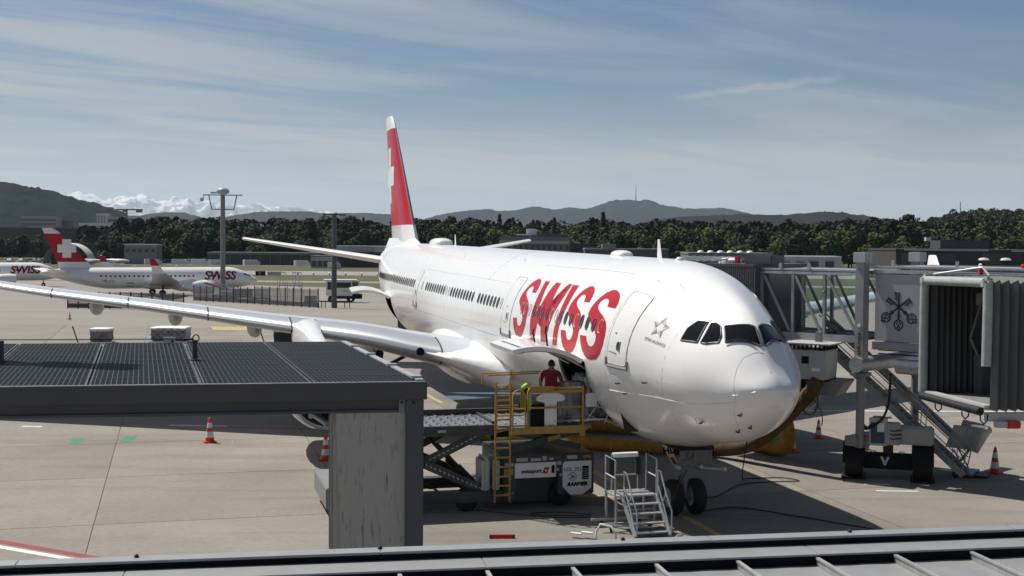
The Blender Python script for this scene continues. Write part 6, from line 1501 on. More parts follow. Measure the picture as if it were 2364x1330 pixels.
    if name_text:
        me = text_mesh('SWISS', 2.15, .0, .075, .2); me.name = 'red_letters'
        bm = bmesh.new(); bm.from_mesh(me)
        for ax, lo, hi, st in ((1, -1.2, 1.2, .14), (0, -4, 4, .5)):
            q = lo
            while q < hi:
                co = [0, 0, 0]; no = [0, 0, 0]; co[ax] = q; no[ax] = 1
                bmesh.ops.bisect_plane(bm, geom=bm.verts[:]+bm.edges[:]+bm.faces[:], plane_co=co, plane_no=no, dist=1e-5); q += st
        bm.to_mesh(me); bm.free()
        for v in me.vertices:
            x = 7.3-v.co.x*.95; v.co = F(x, .20+v.co.y/RR*.98, .02)
        me.materials.clear(); me.materials.append(MATS['jet_maroon']); share('red_letters', me, fu)
        me = text_mesh('HB-JCU', .62, .0, .015); me.name = 'registration_letters'
        for v in me.vertices: v.co = F(25.9-v.co.x, -.28+v.co.y/RR, .012)
        me.materials.clear(); me.materials.append(MATS['mark_grey']); share('registration_letters', me, fu)
    return J2
WM2 = wheel_mesh(.5, .36)
j1 = small_jet('white smaller jet with red cross fin and red letters, whole length visible at left', (-44.53, 223.0), math.atan2(-.5, -.866))
j2 = dup(j1, (-89.0, 252.0, FZ), math.atan2(-.5, -.866), 'white jet at the far left edge, mostly hidden behind the other jet')

# ------------------------------------------------------------ masts, barrier, carts, bus, pallets
def ray_base(x, y): pass
MA = thing('light_mast', 'tall grey floodlight mast with round dome head, before the parked jets', 'mast', (-45.8, 201.6, -1.25))
MB().lathe([(.42, 0), (.40, 6), (.36, 16.4)], 14).build('pole', MATS['mid_grey'], MA, smooth=50)
MB().box((0, 0, 16.45), (6.2, .22, .14)).build('crossarm', MATS['dark_metal'], MA)
mb = MB()
for s in (1, -1): mb.path([(s*2.2, 0, 16.4), (s*1.75, 0, 14.2), (s*.3, 0, 14.2)], .09, 6)
mb.build('head_frame', MATS['dark_metal'], MA)
MB().lathe([(.3, 0), (.95, .15), (1.05, .5), (.75, .95), (.001, 1.1)], 18, Matrix.Translation((0, 0, 16.55))).build('dome', MATS['light_grey'], MA, smooth=60)
MB().box((-1.3, 0, 16.8), (1.2, .5, .25)).build('floodlight', MATS['light_grey'], MA)
mb = MB(); mb.bar((-3.0, 0, 16.4), (-3.2, 0, 15.7), .12); mb.lathe([(.28, 0), (.3, .5)], 10, Matrix.Translation((-3.3, 0, 15.45))); mb.build('camera', MATS['light_grey'], MA)
MA2 = thing('lamp_post', 'dark slim lamp post with a flat crossbar head standing before the white bus', 'lamp post', (-23.2, 166.0, -.63))
MB().lathe([(.36, 0), (.34, 4), (.30, 12.1)], 12).build('pole', MATS['bridge_dark'], MA2, smooth=50)
MB().box((0, 0, 12.15), (2.9, .2, .12)).build('crossarm', MATS['dark_metal'], MA2)
for x in (-1.3, .25, 1.0, 1.35): MB().box((x, 0, 12.0 if abs(x) > .5 else 12.3), (.35, .3, .18)).build('floodlight', MATS['mid_grey'], MA2)
MB().box((1.0, 0, 11.5), (.6, .2, .1)).build('floodlight', MATS['mid_grey'], MA2)
RL = thing('barrier_rail', 'low dark guard rail on short posts round the lamp post foot', 'guard rail', (-24.9, 166.6, -.64), R(3))
for x in (0, .5, 1.4, 2.1, 3.2, 3.9): MB().box((x*.93, 0, .45), (.10, .12, .9)).build('post', MATS['dark_metal'], RL)
MB().box((1.75, -.08, .82), (4.2, .06, .16)).build('rail', MATS['dark_metal'], RL)
def barrier(label, a, b, n, h):
    a, b = Vector((*a, gz(a[1]))), Vector((*b, gz(b[1]))); d = b-a; Lb = d.length; rz = math.atan2(d.y, d.x)
    t = thing('mesh_barrier', label, 'barrier', a, rz, 'grey mesh barriers round the far equipment yard')
    sl_ = (b.z-a.z)/Lb
    st = Lb/n
    mb = MB()
    for k in range(20): mb.box((st*(k+.5)/20, 0, h*.5+.1), (.032, .02, h))
    for z in (.15, .5, .85): mb.box((st/2, 0, h*z+.1), (st, .02, .03))
    pm = mb.mesh('bar_panel', MATS['mid_grey']); bm_ = mbox((0, 0, h/2+.1), (.12, .12, h+.2)).mesh('post', MATS['dark_metal'])
    fm_ = mbox((st/2, 0, .35), (st-.25, .25, .55)).mesh('base_block', MATS['anthracite'])
    for i in range(n+1):
        share('post', bm_, t, (i*st, 0, i*st*sl_))
        if i < n: share('bar_panel', pm, t, (i*st, 0, i*st*sl_)); share('base_block', fm_, t, (i*st, .1, i*st*sl_))
    return t
barrier('mesh barrier with dark base under the wing, left of the mast', (-55.0, 157.5), (-40.5, 157), 11, 1.9)
barrier('mesh barrier from the mast foot along the equipment yard', (-47.5, 190), (-36, 178), 9, 2.1)
barrier('mesh barrier at the right end of the equipment yard', (-36, 178), (-25.2, 165.5), 8, 2.3)
# equipment behind the barrier
def cart(label, x, y, L_, w, h, m, rz=0, cat='cart', name='service_cart'):
    t = thing(name, label, cat, (x, y, gz(y)), rz)
    MB().box((0, 0, .55), (L_, w, .18)).build('chassis', MATS['dark_metal'], t)
    MB().box((0, 0, .65+h/2), (L_*.9, w*.9, h)).build('body', MATS[m], t, bevel=.08)
    MB().box((0, 0, .70+h), (L_*.95, w*.95, .08)).build('roof', MATS['white_paint'], t)
    for dx in (-L_*.35, L_*.35):
        for dy in (-w*.45, w*.45): share('tyre', WM2[0], t, (dx, dy, .3), scale=(.6, .6, .6))
    return t
cart('dark service cart with pale roof near the small jet nose', -40.8, 193, 3.2, 1.6, 1.1, 'anthracite')
cart('white topped tractor standing behind the mesh barrier', -36.6, 186, 2.6, 1.5, 1.3, 'white_paint', .3)
cart('small dark cart at right end of the mesh barrier', -27.4, 173, 1.8, 1.2, .7, 'mid_grey', .2)
cart('grey tank cart behind barrier just right of the mast', -43.8, 196, 2.2, 1.3, .6, 'light_grey', .1)
BL = thing('belt_loader', 'belt loader with sloping belt reaching up to the small jet hold', 'belt loader', (-44.8, 198.6, -1.2), R(-8))
MB().box((0, 0, .55), (4.2, 1.5, .5)).build('chassis', MATS['light_grey'], BL, bevel=.05)
MB().bar((-3.2, 0, 2.6), (3.0, 0, .9), .9, .18).build('belt', MATS['hose_dirty'], BL)
for x in (-1.3, 1.3):
    for y in (-.7, .7): share('tyre', WM2[0], BL, (x, y, .35), scale=(.7, .7, .7))
for y in (-.5, .5): MB().path([(-3.2, y, 3.2), (3, y, 1.4)], .04, 5).build('handrail', MATS['galvanised'], BL)
TS = thing('access_stairs', 'tall open framework access stairs behind the mesh barrier', 'access stairs', (-30.6, 176.0, -.8), R(4))
for x in (-1.6, -.5, .5, 1.6): MB().bar((x*.8, .2*x, 0), (x, 0, 3.2), .08).build('leg', MATS['galvanised'], TS)
MB().box((-.2, 0, 2.7), (3.2, 1.1, .1)).build('platform', MATS['mid_grey'], TS)
for k in range(9): MB().box((1.2+.16*k, 0, 2.5-.27*k), (.25, .9, .05)).build('tread', MATS['mid_grey'], TS)
for x in (-1.2, .9):
    mb = MB()
    for dx in (-.55, -.2, .2, .55): mb.path([(x+dx, -.5, 2.7), (x+dx*1.1, -.5, 4.5)], .03, 5)
    mb.path([(x-.6, -.5, 4.5), (x+.6, -.5, 4.5)], .06, 5); mb.path([(x-.55, -.5, 2.8), (x+.55, -.5, 4.4)], .025, 5); mb.path([(x+.55, -.5, 2.8), (x-.55, -.5, 4.4)], .025, 5); mb.build('rail_frame', MATS['galvanised'], TS)
# white high-lift bus
BU = thing('airport_bus', 'boxy white airport bus with dark windows on a high chassis behind the lamp post', 'bus', (-25.2, 189.5, -1.05), R(2))
MB().box((-.4, 0, 2.15), (3.9, 2.6, 2.3)).build('cabin', MATS['white_paint'], BU, bevel=.08)
MB().box((-.35, 0, 3.36), (4.9, 2.8, .12)).build('roof', MATS['white_paint'], BU)
MB().box((.2, -1.31, 2.62), (2.3, .04, .82)).build('side_window', MATS['cabin_glass'], BU, bevel=.02)
MB().box((-1.7, -1.31, 2.5), (.85, .04, 1.1)).build('cab_window', MATS['cabin_glass'], BU, bevel=.02)
MB().box((1.95, -.1, 2.3), (.9, 2.4, 2.0)).build('lift_frame', MATS['light_grey'], BU, bevel=.03)
MB().box((1.95, -1.32, 2.6), (.78, .04, .85)).build('frame_window', MATS['cabin_glass'], BU)
MB().box((.2, 0, .75), (4.4, 2.2, .35)).build('chassis', MATS['dark_metal'], BU)
for x in (-1.6, 1.2):
    for y in (-1.1, 1.1): share('tyre', WM2[0], BU, (x, y, .5))
MB().box((2.0, -.6, .95), (1.8, 1.2, .7)).build('engine_box', MATS['mark_black'], BU)
MB().box((.6, -1.315, 1.75), (.8, .02, .1)).build('side_lettering', MATS['mark_grey'], BU)
# wrapped pallets out on the apron, seen over the solar roof
mat('net_dark', (.03, .033, .038), .8)
def apron_pallet(label, x, y, w, d, h, seed, net, mdl):
    t = thing('wrapped_pallet', label, 'pallet', (x, y, .0), R(3), 'wrapped cargo pallets on the apron')
    lump(MB(), -w/2, w/2, -d/2, d/2, .15, h, seed, .10).build('wrapped_load', mdl, t, smooth=60)
    MB().box((0, 0, .09), (w+.2, d+.2, .12)).build('pallet_sheet', MATS['bare_metal'], t)
    lump(MB(), -w/2-.03, w/2+.03, -d/2-.03, d/2+.03, h-.22, h+.03, seed+1, .10).build('top_sheet', MATS['white_paint'], t, smooth=60)
    if net:
        mb = MB(); n = int(w/.55)
        for k in range(n):
            u = -w/2+w*k/n
            for r_ in range(2):
                z0, z1 = h*(.1+.45*r_), h*(.55+.4*r_); mb.bar((u, -d/2-.06, z0), (u+w/n, -d/2-.06, z1), .04, .02); mb.bar((u+w/n, -d/2-.065, z0), (u, -d/2-.065, z1), .04, .02)
        mb.build('cargo_net', MATS['net_dark'], t)
    return t
mat('wrap_grey', (.20, .19, .19), .5, c2=(.10, .095, .10), scale=3, bump=.5, bscale=6)
mat('wrap_blue', (.30, .32, .36), .4, c2=(.16, .17, .20), scale=3, bump=.5, bscale=6)
apron_pallet('tall grey wrapped pallet at left, seen over the solar roof edge', -32.1, 99.5, 1.45, 1.6, 1.15, 11, False, MATS['wrap_grey'])
apron_pallet('wide netted silver pallet, seen over the solar roof edge', -27.0, 100.8, 2.75, 2.2, 1.2, 12, True, MATS['wrap_blue'])
apron_pallet('dark netted pallet half hidden behind the engine pylon', -17.4, 97.5, 1.5, 1.7, 1.35, 13, True, MATS['net_dark'])
for (x, y, lb) in ((-34.35, 100.2, 'thin dark tow bar leaning up, far left above the solar roof'), (-19.9, 101.4, 'thin dark tow bar leaning up, left of the engine pylon')):
    o = MB().bar((.15, 0, 0), (-.28, 0, 1.25), .08).build('tow_bar', MATS['hose_dirty'], None); o.location = (x, y, 0); tag(o, lb, 'tow bar', 'tow bars leaning on the apron')
TB = thing('red_frame_cart', 'dark red frame cart under the wing, past the solar roof corner', 'cart', (-12.6, 92.5, 0), R(3))
mb = MB(); mb.path([(-1.6, 0, .9), (-1.6, 0, 1.25), (1.6, 0, 1.25), (1.6, 0, .4)], .06, 6); mb.build('frame', MATS['jet_maroon'], TB)
MB().box((0, .4, .35), (3.2, 1.6, .12)).build('bed', MATS['dark_metal'], TB)
for x in (-1.2, 1.2): share('tyre', WM2[0], TB, (x, -.2, .25), scale=(.5, .5, .5))

# ------------------------------------------------------------ far buildings
mat('office_glass', (.05, .058, .065), .2, var=.3, scale=.3)
mat('facade_grey', (.20, .205, .21), .7, var=.12, scale=.2)
mat('facade_pale', (.42, .42, .41), .7, var=.12, scale=.2)
mat('facade_dark', (.06, .062, .066), .6, var=.2, scale=.2)
mat('facade_brown', (.050, .042, .040), .7, var=.2, scale=.2)
mat('roof_pale', (.55, .56, .56), .6, var=.15, scale=.3)
def building(label, x, y, w, d, h, m, rows=0, cols=0, wm='office_glass', rz=0, wh=.5, ww=.6, cat='building', name='building', roof='facade_grey', par=.4, z0=-1.3, zlo=.12, zhi=.95):
    t = thing(name, label, cat, (x, y, z0), rz)
    MB().box((0, 0, h/2), (w, d, h)).build('wall', MATS[m], t)
    MB().box((0, 0, h+par/2), (w+.3, d+.3, par)).build('roof', MATS[roof], t)
    if rows:
        cw, rh = w/cols, h*(zhi-zlo)/rows
        me = mbox((0, 0, 0), (cw*ww, .16, rh*wh)).mesh('window', MATS[wm])
        for r_ in range(rows):
            for c in range(cols): share('window', me, t, (-w/2+cw*(c+.5), -d/2-.02, h*zlo+rh*(r_+.5)))
    return t
def extra(t, c, d, m, nm): return MB().box(c, d).build(nm, MATS[m], t)
b = building('grey office hall with a row of small dark windows, behind the fuselage', 7.9, 452, 24, 22, 10.9, 'facade_grey', 1, 12, ww=.42, wh=.30, zlo=.45, zhi=.95)
extra(b, (-.3, -11.2, 9.4), (24.2, .3, 1.0), 'facade_pale', 'cornice'); extra(b, (12.4, 0, 5.3), (.9, 22.2, 10.6), 'facade_dark', 'end_wall'); extra(b, (-1.2, -2, 12.9), (3.6, 4, 2.4), 'roof_pale', 'lift_house'); extra(b, (-4, -5, 12.0), (5, 3, .5), 'roof_pale', 'roof_canopy'); extra(b, (5, -3, 11.9), (8, 6, 1.2), 'facade_dark', 'plant_room'); extra(b, (16.5, 3, 4.5), (8, 14, 9.2), 'facade_dark', 'annex')
b = building('long dark brown office block with bronze panels behind the right bridge', 127, 345, 54, 26, 8.0, 'facade_brown', 1, 18, wh=.22, ww=.8, zlo=.0, zhi=.62, roof='facade_dark')
for k, x in enumerate((-23, -14, -2, 9, 20)): extra(b, (x, -13.1, 5.9), (5.5, .3, 2.7), 'office_glass' if k % 2 == 0 else 'facade_dark', 'window_band')
extra(b, (-14, -12.9, 8.15), (22, .6, .35), 'roof_pale', 'roof_edge'); extra(b, (14, -12.9, 8.05), (22, .6, .35), 'roof_pale', 'roof_edge'); extra(b, (0, -13.2, 4.0), (54, .4, .7), 'facade_grey', 'sill_band'); extra(b, (-7, -3, 9.6), (13, 8, 2.2), 'facade_dark', 'plant_room'); extra(b, (-16.5, -6, 11.0), (1.4, 1.4, 1.0), 'roof_pale', 'roof_dome')
for x in (-4.5, 1.2): MB().lathe([(1.6, 0), (1.2, .5), (.001, .7)], 12, Matrix.Translation((x, -13.8, 5.6))).build('dish', MATS['roof_pale'], b, smooth=60)
b = building('flat blue grey hall with round skylights, left of the passenger bridge', 57, 340, 22, 16, 6.6, 'facade_grey', 0, 0, roof='facade_grey')
for k in range(6): MB().lathe([(.9, 0), (.8, .35), (.4, .55), (.001, .6)], 12, Matrix.Translation((-7.5+2.6*k, -5, 7.0))).build('skylight', MATS['white_paint'], b, smooth=60)
extra(b, (6, -8.1, 2.8), (3, .3, 1.6), 'office_glass', 'window'); extra(b, (-9.5, -8.2, 4.9), (8, .5, .35), 'roof_pale', 'canopy_edge')
b = building('low white industrial building in front of the wood, above the glazed bridge', 89.5, 390, 19.5, 12, 5.4, 'facade_pale', 0, 0, roof='roof_pale')
for x in (-7, -2.6, 1.5, 6.2): extra(b, (x, -6.1, 3.2), (2.6, .3, 2.2), 'facade_dark' if x > 0 else 'facade_grey', 'window')
b = building('pale flat roofed terminal hall left of the tail', -50, 455, 26, 18, 7.2, 'facade_pale', 0, 0, roof='facade_pale'); extra(b, (-2, -9.2, 3.0), (30, .6, 5.2), 'facade_brown', 'dark_front'); extra(b, (8, -9.4, 6.2), (12, .5, 1.4), 'roof_pale', 'white_fascia')
b = building('small white shed with dark doors left of the tail', -64.5, 437, 8, 7, 3.9, 'facade_pale', 1, 4, wh=.7, ww=.8, zlo=.05, zhi=.75)
b = building('long low dark hall on slim posts in front of the wood', -91, 486, 48, 10, 4.4, 'facade_dark', 0, 0, roof='facade_grey')
for k in range(13): MB().box((-23+3.8*k, -5.4, 2.1), (.22, .3, 4.2)).build('post', MATS['facade_grey'], b)
extra(b, (0, -5.6, 4.1), (48, .5, .3), 'facade_grey', 'eave')
b = building('low flat shed behind the fuselage, left of the round skylights', 33, 372, 24, 10, 7.4, 'facade_dark', 0, 0, roof='facade_grey'); extra(b, (-5, -2, 8.4), (4, 3, 1.4), 'facade_grey', 'roof_unit')
# left: long wall, arched shelter, offices under the hill
b = building('long plain dark grey wall of a hangar behind the red tail fin', -205, 640, 110, 20, 14.5, 'facade_dark', 0, 0, roof='facade_grey', par=.5)
AR = thing('arched_shelter', 'pale curved roof shelter right of the small jet tail', 'shelter', (-156, 468, -1.3))
mb = MB(); mb.grid(lambda u, v: Vector((-7+1.2*math.cos(PI*u)*7, -3+8*v, .2+7.6*math.sin(PI*u)*(1-.0*v))), 18, 4); mb.build('roof', MATS['roof_pale'], AR, smooth=60, fix=False)
MB().box((-9, 4.5, 3.0), (12, .5, 6)).build('back_wall', MATS['facade_dark'], AR)
b = building('low grey hut right of the arched shelter', -139, 480, 12, 8, 7.2, 'facade_grey', 1, 5, wh=.4, zlo=.5, zhi=.95, roof='roof_pale')
def office(lb, u0, u1, y, zt, m, rows, cols, **k):
    xa, xb = (u0-1182)/2940*y, (u1-1182)/2940*y
    return building(lb, (xa+xb)/2, y+10, xb-xa, 20, zt+1.3, m, rows, cols, **k)
office('wide dark office block with four pale floor bands under the left hill', 48, 130, 1500, 34, 'facade_grey', 6, 1, ww=.98, wh=.62, zlo=.1)
office('grey glass office block right of the wide banded one', 131, 168, 1520, 30, 'facade_dark', 1, 12, ww=.5, wh=.9)
office('row of grey flats with vertical strips at far left', 0, 46, 1480, 22, 'facade_dark', 1, 14, ww=.35, wh=.9, wm='facade_grey')
office('pale grey apartment row behind the fin tip', 182, 246, 1450, 26, 'facade_pale', 1, 14, ww=.6, wh=.85)
office('tall narrow pale block in front of the left hill', 222, 243, 1700, 42, 'facade_pale', 1, 6, ww=.45, wh=.95)
office('blue grey banded office left of the twin one', 248, 284, 1650, 37, 'facade_grey', 5, 1, ww=.97, wh=.55)
office('blue grey banded office under the snow mountains', 287, 328, 1600, 37, 'facade_pale', 5, 1, ww=.97, wh=.6)
office('lower pale flats in front of the left hill', 170, 300, 1250, 13, 'facade_pale', 1, 26, ww=.6, wh=.8)
office('dark block standing above the trees under the blue hills', 358, 383, 2500, 53, 'facade_dark', 7, 1, ww=.9, wh=.4)
office('dark tower above the trees, left of the lamp post', 681, 711, 2600, 50, 'facade_dark', 8, 6, ww=.75, wh=.6, wm='facade_grey')
b = office('grey tower above the trees, right of the lamp post', 819, 845, 2400, 41, 'facade_grey', 9, 1, ww=.9, wh=.5); extra(b, (1.5, 0, 45), (14, 14, 4), 'facade_pale', 'plant_room')
office('dark tower partly hidden behind the tail fin', 884, 902, 2600, 40, 'facade_dark', 7, 1, ww=.9, wh=.5)
SP_ = thing('church_spire', 'thin dark church spire above the trees right of the mast', 'spire', (-485, 2560, -1.3)); MB().box((0, 0, 16), (5, 5, 32)).build('tower', MATS['facade_grey'], SP_); MB().lathe([(3.4, 32), (.05, 58)], 8).build('spire', MATS['facade_dark'], SP_)
CR = thing('tower_crane', 'dark tower crane jib above the offices at left', 'crane', (-460, 1520, -1.3)); MB().box((0, 0, 22), (2, 2, 46)).build('mast', MATS['facade_dark'], CR); MB().box((3, 0, 44.5), (32, 2, 1.6)).build('jib', MATS['facade_dark'], CR); MB().box((15, 0, 42.6), (7, 2.5, 3)).build('counterweight', MATS['facade_dark'], CR); MB().box((-3, 0, 43.5), (3.5, 2.5, 3.5)).build('cab', MATS['facade_dark'], CR)
CR = thing('tower_crane', 'red crane tip just above the wood behind the fuselage', 'crane', (72, 1700, -1.3)); MB().box((2.5, 0, 15), (2, 2, 34)).build('mast', MATS['jet_maroon'], CR); MB().bar((4, 0, 32), (-5, 0, 37), 1.2).build('jib', MATS['jet_maroon'], CR)

# parked cars, aircraft and vehicles on the far left apron
def car_mesh():
    mb = MB(); mb.mat(0).box((0, 0, .55), (4.4, 1.75, .55)); mb.loft([[Vector((x, y, .82)) for x, y in ((-1.5, -.8), (1.4, -.8), (1.4, .8), (-1.5, .8))], [Vector((x, y, 1.42)) for x, y in ((-1.0, -.68), (.8, -.68), (.8, .68), (-1.0, .68))]])
    mb.mat(1)
    for x in (-1.4, 1.35):
        for y in (-.8, .8): mb.lathe([(.32, -.1), (.32, .1)], 10, Matrix.Translation((x, y, .32))@Matrix.Rotation(PI/2, 4, 'X'))
    mb.box((0, -.75, 1.1), (2.0, .06, .35)); mb.box((0, .75, 1.1), (2.0, .06, .35))
    return mb
for nm, c in (('car_white', (.7, .7, .7)), ('car_grey', (.22, .23, .24)), ('car_dark', (.03, .03, .035))): mat(nm, c, .3, coat=.5)
cms = [car_mesh().mesh('parked_car', [MATS[k], MATS['mark_black']]) for k in ('car_white', 'car_grey', 'car_dark')]
rc_ = random.Random(4)
NM = ('white', 'grey', 'dark')
for i in range(34):
    k = rc_.choice((0, 0, 1, 1, 2)); y = 500+rc_.uniform(0, 22); x = -200+i*2.75+rc_.uniform(-.6, .6)
    o = bpy.data.objects.new('parked_car', cms[k]); col.objects.link(o); o.location = (x, y, -1.27); o.rotation_euler.z = rc_.choice((0, PI/2))+rc_.uniform(-.1, .1)
    tag(o, 'small %s car parked in the far left car park row' % NM[k], 'car', 'cars parked at the far left')
VN = mbox((0, 0, 1.25), (5.2, 1.9, 1.9))
VN.box((2.9, 0, .9), (1.2, 1.8, 1.2)); vm = VN.mesh('service_van', MATS['car_white'], bevel=.1)
for i, (x, y, lb) in enumerate(((-122, 466, 'white service truck on the far apron, left of the dark hall'), (-116, 470, 'second white service truck beyond the grass, nearer the dark hall'), (-131, 463, 'white van on the far apron beside the small light aircraft'), (-95, 462, 'lone white van in front of the long dark hall'), (-76, 458, 'white van near the small white shed'), (-108, 462, 'white tanker truck left of the mast on the far apron'), (-60, 428, 'white truck parked before the small white shed'))):
    o = bpy.data.objects.new('service_van', vm); col.objects.link(o); o.location = (x, y, -1.27); o.rotation_euler.z = .2*i; tag(o, lb, 'van', 'service vans on the far apron')
def light_plane(label, x, y, rz):
    t = thing('light_aircraft', label, 'light aircraft', (x, y, -1.27), rz, 'light aircraft on the far left apron')
    MB().loft([[Vector((px_, r_*math.cos(a), 1.5+.25*(px_ > 4)+r_*math.sin(a))) for a in np.linspace(0, 2*PI, 9)[:-1]] for px_, r_ in ((0, .1), (1, .55), (4, .75), (8, .45), (11, .12))]).build('fuselage', MATS['car_white'], t, smooth=60)
    MB().box((4.5, 0, 1.4), (1.9, 12, .15)).build('wing', MATS['car_white'], t); MB().add([(9.5, -.05, 1.7), (11.2, -.05, 1.8), (11.4, -.05, 3.6), (10.6, -.05, 3.6), (9.5, .05, 1.7), (11.2, .05, 1.8), (11.4, .05, 3.6), (10.6, .05, 3.6)], [(0, 1, 2, 3), (7, 6, 5, 4), (0, 4, 5, 1), (1, 5, 6, 2), (2, 6, 7, 3), (3, 7, 4, 0)]).build('fin', MATS['car_white'], t); MB().box((10.6, 0, 3.0), (1.2, 4, .1)).build('tailplane', MATS['car_white'], t)
    for y_ in (-1.2, 1.2): MB().tube((4.6, y_, 0), (4.6, y_*.6, 1.2), .10, 6).build('gear_leg', MATS['dark_metal'], t)
    return t
light_plane('small white aircraft on the far apron right of the arched shelter', -146, 455, R(185)); light_plane('second small white aircraft right of the first one', -138, 459, R(170))
# runway signs and lights
SG = thing('taxiway_sign', 'small dark taxiway sign board with pale side beside the far taxiway', 'sign', (-66, 334, -1.3)); MB().box((0, 0, .7), (2.6, .3, 1.2)).build('board', MATS['mark_black'], SG); MB().box((3.6, 0, .7), (3.6, .3, 1.0)).build('pale_board', MATS['roof_pale'], SG); MB().box((-.2, -.17, .75), (.5, .02, .6)).build('yellow_symbol', MATS['line_yellow'], SG)
lm = MB().lathe([(.12, 0), (.12, .35), (.001, .45)], 8).mesh('edge_light', MATS['white_paint'])
for i in range(12):
    o = bpy.data.objects.new('edge_light', lm); col.objects.link(o); o.location = (-58+i*4.4, 344-.6*i, -1.27); o.scale = (2, 2, 2); tag(o, 'small white edge light along the far taxiway', 'edge light', 'edge lights along the far taxiway')
# ------------------------------------------------------------ trees
def leaf_material(name, a, b):
    m = bpy.data.materials.new(name); m.use_nodes = True; t = m.node_tree; bs = t.nodes['Principled BSDF']
    bs.inputs['Roughness'].default_value = .75; bs.inputs['Specular IOR Level'].default_value = .15
    tcn = t.nodes.new('ShaderNodeTexCoord'); nz = t.nodes.new('ShaderNodeTexNoise'); nz.inputs['Scale'].default_value = .55; nz.inputs['Detail'].default_value = 5
    t.links.new(tcn.outputs['Object'], nz.inputs['Vector'])
    mr = t.nodes.new('ShaderNodeMapRange'); mr.inputs['From Min'].default_value = .38; mr.inputs['From Max'].default_value = .62; t.links.new(nz.outputs[0], mr.inputs[0])
    mx = t.nodes.new('ShaderNodeMix'); mx.data_type = 'RGBA'; mx.inputs['A'].default_value = (*a, 1); mx.inputs['B'].default_value = (*b, 1); t.links.new(mr.outputs[0], mx.inputs['Factor'])
    oi = t.nodes.new('ShaderNodeObjectInfo'); hs = t.nodes.new('ShaderNodeHueSaturation'); r2 = t.nodes.new('ShaderNodeMapRange'); r2.inputs['To Min'].default_value = .6; r2.inputs['To Max'].default_value = 1.45
    t.links.new(oi.outputs['Random'], r2.inputs[0]); t.links.new(r2.outputs[0], hs.inputs['Value'])
    r3 = t.nodes.new('ShaderNodeMapRange'); r3.inputs['To Min'].default_value = .47; r3.inputs['To Max'].default_value = .53
    ml = t.nodes.new('ShaderNodeMath'); ml.operation = 'FRACT'; m2 = t.nodes.new('ShaderNodeMath'); m2.operation = 'MULTIPLY'; m2.inputs[1].default_value = 7.31; t.links.new(oi.outputs['Random'], m2.inputs[0]); t.links.new(m2.outputs[0], ml.inputs[0]); t.links.new(ml.outputs[0], r3.inputs[0]); t.links.new(r3.outputs[0], hs.inputs['Hue'])
    t.links.new(mx.outputs['Result'], hs.inputs['Color']); t.links.new(hs.outputs[0], bs.inputs['Base Color'])
    MATS[name] = m; return m
leaf_material('leaf_green', (.060, .082, .028), (.036, .054, .021))
leaf_material('leaf_dark', (.032, .049, .024), (.020, .034, .018))
leaf_material('leaf_light', (.075, .092, .030), (.045, .060, .022))
mat('bark', (.07, .055, .04), .9, var=.3, scale=2)
nr = np.random.default_rng(11)
def leaf_quads(P, size, normal_bias=None):
    """numpy: one small leaf clump quad per point, random tilt (biased outward)"""
    n = len(P)
    N = nr.normal(size=(n, 3)); 
    if normal_bias is not None: N = N*.42+normal_bias
    N[:, 2] += .35; N /= np.linalg.norm(N, axis=1)[:, None]
    A = np.cross(N, nr.normal(size=(n, 3))); A /= np.linalg.norm(A, axis=1)[:, None]; B = np.cross(N, A)
    s = size*nr.uniform(.6, 1.4, (n, 1)); k = nr.uniform(.6, 1.0, (n, 1))
    V = np.stack([P-A*s-B*s*k*.4, P+A*s*.2-B*s*k, P+A*s+B*s*k*.3, P-A*s*.3+B*s*k], 1).reshape(-1, 3)
    return V
def quads_mesh(name, V, m):
    n = len(V)//4; me = bpy.data.meshes.new(name); me.vertices.add(len(V)); me.vertices.foreach_set('co', V.astype(np.float32).ravel())
    me.loops.add(4*n); me.loops.foreach_set('vertex_index', np.arange(4*n, dtype=np.int32)); me.polygons.add(n); me.polygons.foreach_set('loop_start', np.arange(0, 4*n, 4, dtype=np.int32))
    me.update(calc_edges=True); me.materials.append(m); return me
def crown_points(h, w, lobes, n, base=.18):
    out, nb = [], []
    for k in range(lobes):
        z = nr.uniform(base+.08, .9); ang = nr.uniform(0, 2*PI); prof = math.sin(PI*min(1, max(.05, (z-base)/(1.02-base)))**.8)**.7
        r = w*.5*prof*nr.uniform(.35, .8); c = np.array([r*math.cos(ang), r*math.sin(ang), z*h]); R_ = w*nr.uniform(.17, .30)*(.6+.5*prof)
        m = int(n/lobes); d = nr.normal(size=(m, 3)); d /= np.linalg.norm(d, axis=1)[:, None]; rad = nr.uniform(.72, 1.0, (m, 1))
        out.append(c+d*rad*R_*np.array([1, 1, .85])); nb.append(d)
    return np.concatenate(out), np.concatenate(nb)
def conifer_points(h, w, n):
    t = nr.uniform(0, 1, n)**.75; z = h*(.10+.90*t); lev = np.floor(t*11)/11; r = w*.5*(1-lev)**.85*nr.uniform(.25, 1.0, n)*(1.05-.35*((t*11) % 1)); a = nr.uniform(0, 2*PI, n)
    d = np.stack([np.cos(a), np.sin(a), np.full(n, .1)], 1); return np.stack([r*np.cos(a), r*np.sin(a), z-.12*r], 1), d
PROTO = []
